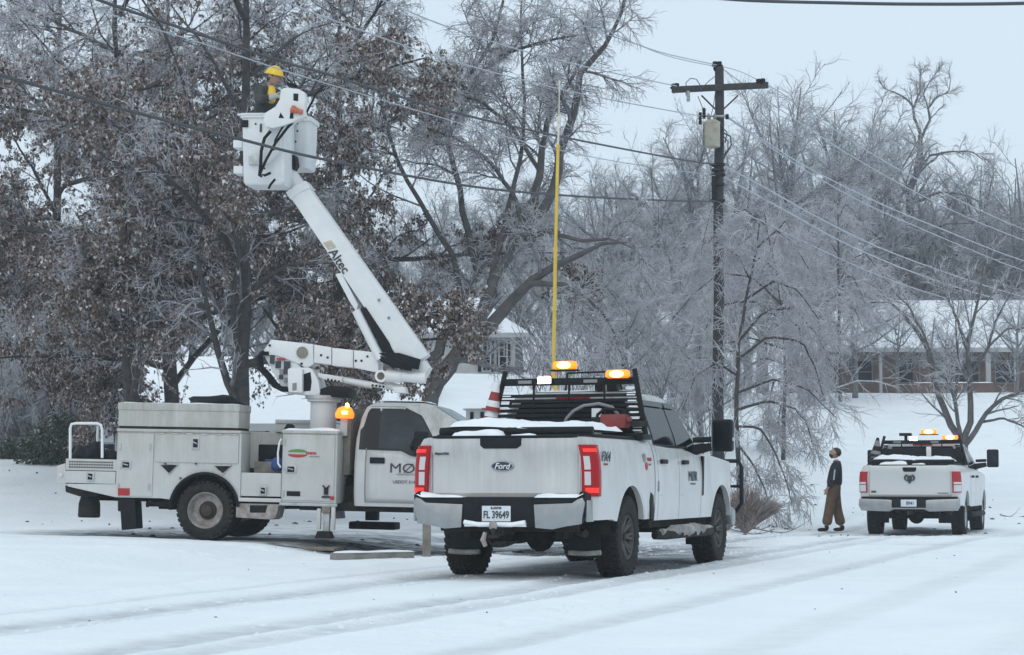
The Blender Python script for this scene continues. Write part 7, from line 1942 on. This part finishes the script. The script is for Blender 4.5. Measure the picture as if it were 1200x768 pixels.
shrub('evergreen_shrub', 76, 50, .9, 1.1, 3000, .07, 'evergreen', 'taller evergreen shrub partly hidden behind the tail of the bucket truck', 2)
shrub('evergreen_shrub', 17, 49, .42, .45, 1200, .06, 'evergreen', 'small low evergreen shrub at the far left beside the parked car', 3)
# dry grassy shrub by the front of the big pickup
def stems_bush(name, u, v, Y, w_, h_, n, mt, label, seed, r=.006, lay=0.0):
    rs = np.random.RandomState(seed); c = P(u, v, Y); z0 = ground_z(c.x, Y); St = np.zeros((n, 6, 3)); az = rs.rand(n) * 6.28; ln = rs.uniform(.5, 1, n); sp = rs.rand(n) ** .6
    for k in range(6):
        s = k / 5; St[:, k, 0] = np.cos(az) * sp * w_ * s ** .8 * ln + rs.randn(n) * .01; St[:, k, 1] = np.sin(az) * sp * w_ * .7 * s ** .8 * ln; St[:, k, 2] = h_ * ln * (s * 1.35 - .6 * sp * s * s) * (1 - lay)
    Rr = np.linspace(r, r * .5, 6)[None].repeat(n, 0); V, F = tubes(St, Rr, 3)
    o = empty(name, Matrix.Translation((c.x, Y, z0)), label, 'shrub'); me = np_mesh(name, V, F, [mt, 'twig'], (rs.rand(len(F)) < .22).astype(int)); l = bpy.data.objects.new('stems', me); COL.objects.link(l); l.parent = o; l['kind'] = 'stuff'
    return o
stems_bush('dry_shrub', 874, 615, 41, .95, .80, 2200, 'straw', 'dry brown tangled shrub in the snow just beyond the brush guard', 4)
stems_bush('dry_shrub', 853, 615, 43, .5, .65, 700, 'straw', 'smaller dry brown shrub half hidden by the brush guard', 5)
# fallen branches on the snow
def fallen(u0, v0, u1, v1, Y, seed, label, r=.016):
    a, b = P(u0, v0, Y), P(u1, v1, Y); z = ground_z(a.x, Y); n = 9; rs = np.random.RandomState(seed); pts = []
    for k in range(n + 1):
        s = k / n; pts.append((a.x + (b.x - a.x) * s, Y + .25 * math.sin(3 * s + seed), z + .05 + .05 * math.sin(5 * s + seed) + (.30 * max(0, s - .75) ** 1.2 * 2 if r > .012 else 0), r * (1 - .6 * s)))
    SPF = [dict(n=9, t0=.1, t1=1, ang=35, lr=.35, rr=.6, K=4, wig=.15, grav=-.03, up=.06, rmin=.006, sides=3, mat='branch', trunk=True, lmin=.2)]
    t_, c_, l_ = make_meshes('fallen', [pts], SPF, seed, 5, 'branch'); o = bpy.data.objects.new('fallen_branch', t_); COL.objects.link(o); tag(o, label, 'branch')
fallen(862, 624, 938, 616, 41.5, 1, 'iced broken branch lying on snow between the big pickup and the standing man')
fallen(856, 622, 905, 620, 40, 2, 'shorter broken branch lying beside the dry shrub', .012)
fallen(1172, 560, 1215, 548, 52, 3, 'iced branch lying on the snow right of the far pickup')

# undergrowth thicket low in the wood
rs = np.random.RandomState(91); n = 2600
u_ = rs.uniform(-80, 1010, n); Y_ = rs.uniform(56, 108, n); keep = ~((u_ > 60) & (u_ < 520) & (Y_ < 72)) & ~((u_ > 500) & (u_ < 625) & (Y_ < 90)) & ~((u_ > 850)) ; u_, Y_ = u_[keep], Y_[keep]; n = len(u_)
x_ = (u_ - 600) / FPX * Y_; z_ = base_height(x_, Y_); hgt = rs.uniform(.8, 3.2, n); St = np.zeros((n, 5, 3)); dx, dy = rs.randn(n) * .25, rs.randn(n) * .25
for k in range(5):
    s = k / 4; St[:, k, 0] = x_ + dx * hgt * s ** 1.4 + rs.randn(n) * .04; St[:, k, 1] = Y_ + dy * hgt * s ** 1.4; St[:, k, 2] = z_ - .1 + hgt * s
Rr = np.linspace(.02, .010, 5)[None].repeat(n, 0); parts = [(*tubes(St, Rr, 3), 0)]
C, Rc = children(rs, St, Rr, n=6, t0=.2, t1=1, ang=45, lr=.4, rr=.7, K=3, wig=.15, grav=-.02, rmin=.011); parts.append((*tubes(C, Rc, 3), 1))
V, F, m_ = join(parts); me = np_mesh('undergrowth', V, F, ['branch', 'twigfar'], m_); o = bpy.data.objects.new('undergrowth', me); COL.objects.link(o); tag(o, kind='stuff')

rs = np.random.RandomState(93); n = 420; u_ = rs.uniform(-60, 95, n); Y_ = rs.uniform(50.5, 56, n); x_ = (u_ - 600) / FPX * Y_; z_ = base_height(x_, Y_); hgt = rs.uniform(1.0, 3.4, n); St = np.zeros((n, 5, 3)); dx, dy = rs.randn(n) * .3, rs.randn(n) * .3
for k in range(5):
    s_ = k / 4; St[:, k, 0] = x_ + dx * hgt * s_ ** 1.4; St[:, k, 1] = Y_ + dy * hgt * s_ ** 1.4; St[:, k, 2] = z_ - .1 + hgt * s_
Rr = np.linspace(.018, .008, 5)[None].repeat(n, 0); parts = [(*tubes(St, Rr, 3), 0)]
C, Rc = children(rs, St, Rr, n=8, t0=.2, t1=1, ang=45, lr=.45, rr=.7, K=4, wig=.15, grav=-.02, rmin=.009); parts.append((*tubes(C, Rc, 3), 1))
C, Rc = children(rs, C, Rc, n=3, t0=.2, t1=1, ang=45, lr=.5, rr=.7, K=2, wig=.15, grav=-.04, rmin=.008); parts.append((*tubes(C, Rc, 3), 1))
V, F, m_ = join(parts); me = np_mesh('thicket', V, F, ['branch', 'twig'], m_); o = bpy.data.objects.new('thicket', me); COL.objects.link(o); tag(o, kind='stuff')
# ------------------------------------------------------------------ people
def skin_mesh(name, verts, edges, root, mt, parent, sub=2, extra=None):
    """one continuous surface grown on a skeleton; verts: (x,y,z,rx[,ry])"""
    me = bpy.data.meshes.new(name); me.from_pydata([v[:3] for v in verts], edges, [])
    o = bpy.data.objects.new(name, me); COL.objects.link(o)
    md = o.modifiers.new('s', 'SKIN'); md.use_smooth_shade = True
    for i, v in enumerate(verts):
        sv = me.skin_vertices[0].data[i]; sv.radius = (v[3], v[4] if len(v) > 4 else v[3]); sv.use_root = (i == root)
    sb = o.modifiers.new('b', 'SUBSURF'); sb.levels = sub; sb.render_levels = sub
    dg = bpy.context.evaluated_depsgraph_get(); out = bpy.data.meshes.new_from_object(o.evaluated_get(dg)); out.name = name
    bpy.data.objects.remove(o); bpy.data.meshes.remove(me)
    out.materials.clear(); out.materials.append(M[mt]); out.polygons.foreach_set('use_smooth', [True] * len(out.polygons))
    if extra:
        bm = bmesh.new(); bm.from_mesh(out)
        for m2 in extra: bm.from_mesh(m2)
        bm.to_mesh(out); bm.free(); out.polygons.foreach_set('use_smooth', [True] * len(out.polygons))
    ob = bpy.data.objects.new(name, out); COL.objects.link(ob); ob.parent = parent
    return ob
def head_mesh(T, scale=1.0):
    """face towards local +x: brow, eye hollows, nose, lips, chin, ears"""
    bm = bmesh.new(); bmesh.ops.create_uvsphere(bm, u_segments=28, v_segments=22, radius=1.0)
    for v in bm.verts:
        x, y, z = v.co
        X, Y_, Z = x * .098, y * .076, z * .118
        if z < 0: Y_ *= 1 - .28 * (-z) ** 1.3; X *= 1 - .12 * (-z)
        if x > 0:
            g = lambda zc, w_, yw=.3: math.exp(-((z - zc) / w_) ** 2 - (y / yw) ** 2)
            X += .026 * g(-.10, .16, .14) + .014 * g(-.20, .07, .17) + .010 * g(-.42, .07, .28) + .012 * g(-.72, .14, .34) + .006 * g(.16, .10, .7)
            for s in (-1, 1): X -= .010 * math.exp(-((z - .02) / .09) ** 2 - ((y - s * .38) / .17) ** 2)
        if abs(y) > .8 and -.28 < z < .22 and abs(x) < .25: Y_ += math.copysign(.022, y)
        v.co = Vector((X, Y_, Z)) * scale
    bm.transform(T); me = bpy.data.meshes.new('h'); bm.to_mesh(me); bm.free(); return me
def cap_mesh(T, zcut, grow, scale=1.0, back=None, name='hair'):
    bm = bmesh.new(); bmesh.ops.create_uvsphere(bm, u_segments=24, v_segments=18, radius=1.0)
    kill = [v for v in bm.verts if (v.co.z < zcut + (.55 * max(0, v.co.x) if back is None else back(v.co)))]
    bmesh.ops.delete(bm, geom=kill, context='VERTS')
    for v in bm.verts:
        x, y, z = v.co; n = 1 + .05 * math.sin(9 * x + 4 * y) * math.cos(8 * z)
        v.co = Vector((x * (.098 + grow), y * (.078 + grow), z * (.118 + grow))) * scale * n
    bm.transform(T); me = bpy.data.meshes.new(name); bm.to_mesh(me); bm.free()
    for p in me.polygons: p.use_smooth = True
    return me
def hand(V, E, wrist_i, w_, dirn, palmn, spreadd, r=.010, curl=.5, L=.18):
    """palm and five unequal bent fingers added to a skeleton"""
    dirn, palmn, spreadd = Vector(dirn).normalized(), Vector(palmn).normalized(), Vector(spreadd).normalized()
    w_ = Vector(w_); pc = w_ + dirn * .05; V.append((*pc, .030, .018)); p = len(V) - 1; E.append((wrist_i, p))
    pk = w_ + dirn * .085; V.append((*pk, .034, .016)); p2 = len(V) - 1; E.append((p, p2))
    for k, ln in enumerate((.072, .080, .074, .058)):
        b = pk + spreadd * (.030 - .020 * k) + dirn * .008; V.append((*b, r, r)); i = len(V) - 1; E.append((p2, i)); d_ = dirn.copy()
        for s in (.45, .32, .23):
            d_ = (d_ + palmn * curl * .8).normalized(); b = b + d_ * ln * s; V.append((*b, r * .88, r * .85)); E.append((i, len(V) - 1)); i = len(V) - 1
    b = pc + spreadd * .034 - dirn * .01; V.append((*b, r * 1.15, r)); i = len(V) - 1; E.append((p, i)); d_ = (spreadd + dirn * .9).normalized()
    for s in (.030, .025): d_ = (d_ + palmn * .35 + dirn * .2).normalized(); b = b + d_ * s; V.append((*b, r, r * .95)); E.append((i, len(V) - 1)); i = len(V) - 1
def person(frame, label, pose):
    root = empty('person', frame, label, 'person')
    J = pose
    # continuous body: pelvis, spine, neck, arms with hands, legs with feet (local +x is the way the person faces)
    V = [(*J['pelvis'], .13, .10), (*J['waist'], .12, .09), (*J['chest'], .15, .10), (*J['neck0'], .07, .06), (*J['neck1'], .055, .055)]
    E = [(0, 1), (1, 2), (2, 3), (3, 4)]
    for sd in ('L', 'R'):
        s = 1 if sd == 'L' else -1
        a = len(V); V += [(*J['sh' + sd], .055), (*J['el' + sd], .042), (*J['wr' + sd], .026)]; E += [(2, a), (a, a + 1), (a + 1, a + 2)]
        d_ = Vector(J['wr' + sd]) - Vector(J['el' + sd]); hd = J.get('hd' + sd, d_)
        hand(V, E, a + 2, J['wr' + sd], hd, J.get('pn' + sd, (0, -s, 0)), J.get('sp' + sd, (1, 0, 0)), curl=J.get('curl', .4))
        l = len(V); V += [(*J['hip' + sd], .085), (*J['kn' + sd], .058), (*J['an' + sd], .040), (*J['heel' + sd], .038), (*J['toe' + sd], .036, .028)]; E += [(0, l), (l, l + 1), (l + 1, l + 2), (l + 2, l + 3), (l + 3, l + 4)]
    hT = Matrix.Translation(J['head']) @ Matrix.Rotation(-J.get('look', 0), 4, 'Y') @ Matrix.Rotation(J.get('turn', 0), 4, 'Z')
    body = skin_mesh('body', V, E, 0, 'skin', root, 1, [head_mesh(hT)])
    # jacket
    V = [(*J['pelvis'], .175, .145), (*J['waist'], .18, .155), (*J['chest'], .20, .16), (*J['neck0'], .10, .09), (*(Vector(J['neck0']).lerp(Vector(J['neck1']), .55)), .078, .078)]
    V[0] = (*(Vector(J['pelvis']) + Vector((0, 0, -.02))), .195, .17); E = [(0, 1), (1, 2), (2, 3), (3, 4)]
    for sd in ('L', 'R'):
        a = len(V); e, w_ = Vector(J['el' + sd]), Vector(J['wr' + sd]); V += [(*J['sh' + sd], .085), (*(Vector(J['sh' + sd]).lerp(e, .5)), .075), (*e, .068), (*(e.lerp(w_, .5)), .060), (*(e.lerp(w_, .93)), .050)]
        E += [(2, a), (a, a + 1), (a + 1, a + 2), (a + 2, a + 3), (a + 3, a + 4)]
    jk = skin_mesh('jacket', V, E, 0, J['jacket'], root, 2)
    V = [(*J['pelvis'], .165, .14), (*(Vector(J['pelvis']) + Vector((0, 0, .10))), .155, .13)]; E = [(0, 1)]
    for sd in ('L', 'R'):
        h_, k_, a_ = Vector(J['hip' + sd]), Vector(J['kn' + sd]), Vector(J['an' + sd]); a = len(V)
        V += [(*h_, .125), (*(h_.lerp(k_, .5)), .112), (*k_, .100), (*(k_.lerp(a_, .5)), .100), (*(k_.lerp(a_, .93)), .112)]; E += [(0, a), (a, a + 1), (a + 1, a + 2), (a + 2, a + 3), (a + 3, a + 4)]
    skin_mesh('trousers', V, E, 0, J['pants'], root, 2)
    for sd in ('L', 'R'):
        V = [(*(Vector(J['an' + sd]) + Vector((0, 0, .06))), .058), (*J['heel' + sd], .056, .05), (*(Vector(J['heel' + sd]).lerp(Vector(J['toe' + sd]), .6)), .052, .045), (*J['toe' + sd], .045, .035)]
        skin_mesh('boot', V, [(0, 1), (1, 2), (2, 3)], 0, 'black', root, 2)
    for s in (-1, 1):
        bm = MB(); bm.lathe([(0, -.007), (.007, -.003), (.008, 0), (.006, .004), (0, .007)], (0, 0, 0), 0, 8); e = bm.build('eye', 'ink', body, smooth=True); e.matrix_local = hT @ Matrix.Translation((.091, s * .030, .004))
    return root, body, hT
# man standing in the road looking up; faces left in the picture
c = P(977, 621, 44.6); gz = ground_z(c.x, 44.6)
f = Matrix.Translation((c.x, 44.6, gz)) @ Matrix.Rotation(R(180 - 12), 4, 'Z') @ Matrix.Diagonal((1.15, 1.15, 1.0, 1))
pose = dict(pelvis=(-.01, 0, .98), waist=(-.03, 0, 1.12), chest=(-.055, 0, 1.34), neck0=(-.07, 0, 1.50), neck1=(-.065, 0, 1.58), head=(-.045, 0, 1.70), look=R(28),
    shL=(-.06, .19, 1.44), elL=(-.03, .26, 1.16), wrL=(.09, .23, .95), shR=(-.06, -.19, 1.44), elR=(-.03, -.26, 1.16), wrR=(.09, -.22, .95),
    hdL=(.3, -.1, -1), hdR=(.3, .1, -1), curl=.45, hipL=(-.01, .10, .90), knL=(.07, .12, .50), anL=(.13, .15, .10), heelL=(.11, .15, .055), toeL=(.30, .17, .045),
    hipR=(-.01, -.10, .90), knR=(-.06, -.12, .50), anR=(-.14, -.14, .10), heelR=(-.17, -.14, .055), toeR=(.02, -.16, .045), jacket='jacket', pants='pants')
man, body, hT = person(f, 'man in dark jacket and baggy brown trousers standing in the snow looking up', pose)
me = cap_mesh(hT, .10, .012, back=lambda co: -.35 * (co.x < -.1) + .55 * max(0, co.x)); me.materials.append(M['hair']); h_ = bpy.data.objects.new('hair', me); COL.objects.link(h_); h_.parent = man
bmx = bmesh.new(); bmesh.ops.create_uvsphere(bmx, u_segments=20, v_segments=14, radius=1.0)
bmesh.ops.delete(bmx, geom=[v for v in bmx.verts if v.co.z > -.42 or v.co.x < -.05], context='VERTS')
for v in bmx.verts: v.co = Vector((v.co.x * .112, v.co.y * .068, v.co.z * .130 - .002))
bmx.transform(hT); me = bpy.data.meshes.new('beard'); bmx.to_mesh(me); bmx.free(); me.materials.append(M['hair']); b_ = bpy.data.objects.new('beard', me); COL.objects.link(b_); b_.parent = man
q = MB(); q.tube([(.0, -.336, 1.12), (-.02, -.335, 1.22), (-.05, -.318, 1.34)], .014, 6); q.build('reflective_stripe', 'stripe', man, smooth=True)
q = MB(); q.tube([(-.03, .33, 1.12), (-.04, .33, 1.22), (-.05, .305, 1.34)], .014, 6); q.build('reflective_stripe', 'stripe', man, smooth=True)
# lineman standing in the bucket
bz = Q(240, 215, -.3).z
fl = Q(260 + 150 / 4.8, 60 + 745 / 4.8, -.3); hx_ = Q(324, 92, -.3)
f = UF @ Matrix.Translation((Q(312, 150, -.3).x, -.30, fl.z + .05)) @ Matrix.Rotation(R(-28), 4, 'Z')
top = Q(326, 76, -.3).z - (fl.z + .05); k = top / 1.86
def sc(d_): return {a: (tuple(np.array(b) * [1, 1, k]) if isinstance(b, tuple) and a not in ('hdL', 'hdR') else b) for a, b in d_.items()}
pose = sc(dict(pelvis=(-.04, 0, .96), waist=(-.03, 0, 1.10), chest=(.01, 0, 1.32), neck0=(.05, 0, 1.47), neck1=(.08, 0, 1.54), head=(.12, 0, 1.655), look=R(-14),
    shL=(.02, .20, 1.42), elL=(.12, .30, 1.20), wrL=(.33, .20, 1.22), shR=(.02, -.20, 1.42), elR=(.14, -.31, 1.22), wrR=(.34, -.20, 1.28), hdL=(1, -.2, 0), hdR=(1, .1, -.1), spL=(0, 0, 1), spR=(0, 0, 1), curl=.6,
    hipL=(-.03, .10, .90), knL=(.0, .11, .50), anL=(-.02, .11, .10), heelL=(-.04, .11, .055), toeL=(.13, .12, .045), hipR=(-.03, -.10, .90), knR=(.0, -.11, .50), anR=(-.02, -.11, .10), heelR=(-.04, -.11, .055), toeR=(.13, -.12, .045),
    jacket='greycloth', pants='greycloth'))
lin, body, hT = person(f, 'line worker in yellow hard hat and dark coat leaning over the raised bucket', pose)
# helmet: shell, brim, ridge
bmx = bmesh.new(); bmesh.ops.create_uvsphere(bmx, u_segments=28, v_segments=18, radius=1.0)
bmesh.ops.delete(bmx, geom=[v for v in bmx.verts if v.co.z < -.02], context='VERTS')
for v in bmx.verts:
    v.co = Vector((v.co.x * .142, v.co.y * .118, v.co.z * .125 + (.010 if abs(v.co.y) < .12 else 0) + .03))
    if v.co.z < .045: v.co.x *= 1.16; v.co.y *= 1.13; v.co.z -= .004
bmx.transform(hT); me = bpy.data.meshes.new('hard_hat'); bmx.to_mesh(me); bmx.free(); me.materials.append(M['helmet']); me.polygons.foreach_set('use_smooth', [True] * len(me.polygons))
h_ = bpy.data.objects.new('hard_hat', me); COL.objects.link(h_); h_.parent = lin; md = h_.modifiers.new('s', 'SOLIDIFY'); md.thickness = .006
me = cap_mesh(hT, -.55, .010, back=lambda co: .9 * max(0, co.x)); me.materials.append(M['hair']); g = bpy.data.objects.new('hood', me); COL.objects.link(g); g.parent = lin
# yellow rubber sleeve and glove over the near arm
V = [(*(Vector(pose['neck0']) + Vector((.06, -.03, .03))), .05), (*(Vector(pose['chest']) + Vector((.12, -.06, .02))), .085), (*(Vector(pose['chest']) + Vector((.13, -.06, -.12))), .07)]
skin_mesh('harness_bib', V, [(0, 1), (1, 2)], 0, 'helmet', lin, 2)
for sd in ('L', 'R'):
    V = [(*(Vector(pose['el' + sd]).lerp(Vector(pose['wr' + sd]), .5)), .064), (*pose['wr' + sd], .050)]; E = [(0, 1)]
    hand(V, E, 1, pose['wr' + sd], pose['hd' + sd], (0, 1 if sd == 'R' else -1, -.2), (0, 0, 1), r=.015, curl=.6)
    skin_mesh('work_glove', V, E, 0, 'glove', lin, 1)
# ------------------------------------------------------------------ the winter air
hz = MB(); hz.box(-260, 260, -40, 420, -3.0, 30.0)
o = hz.build('haze', 'snow'); o.data.materials.clear()
m = bpy.data.materials.new('cold_haze'); m.use_nodes = True; nt = m.node_tree
for n_ in list(nt.nodes):
    if n_.type != 'OUTPUT_MATERIAL': nt.nodes.remove(n_)
pv = nt.nodes.new('ShaderNodeVolumePrincipled'); pv.inputs['Color'].default_value = (.88, .94, 1.0, 1); pv.inputs['Density'].default_value = .0008; pv.inputs['Anisotropy'].default_value = .2
nt.links.new(pv.outputs[0], [n_ for n_ in nt.nodes if n_.type == 'OUTPUT_MATERIAL'][0].inputs['Volume'])
o.data.materials.append(m); tag(o, kind='stuff')
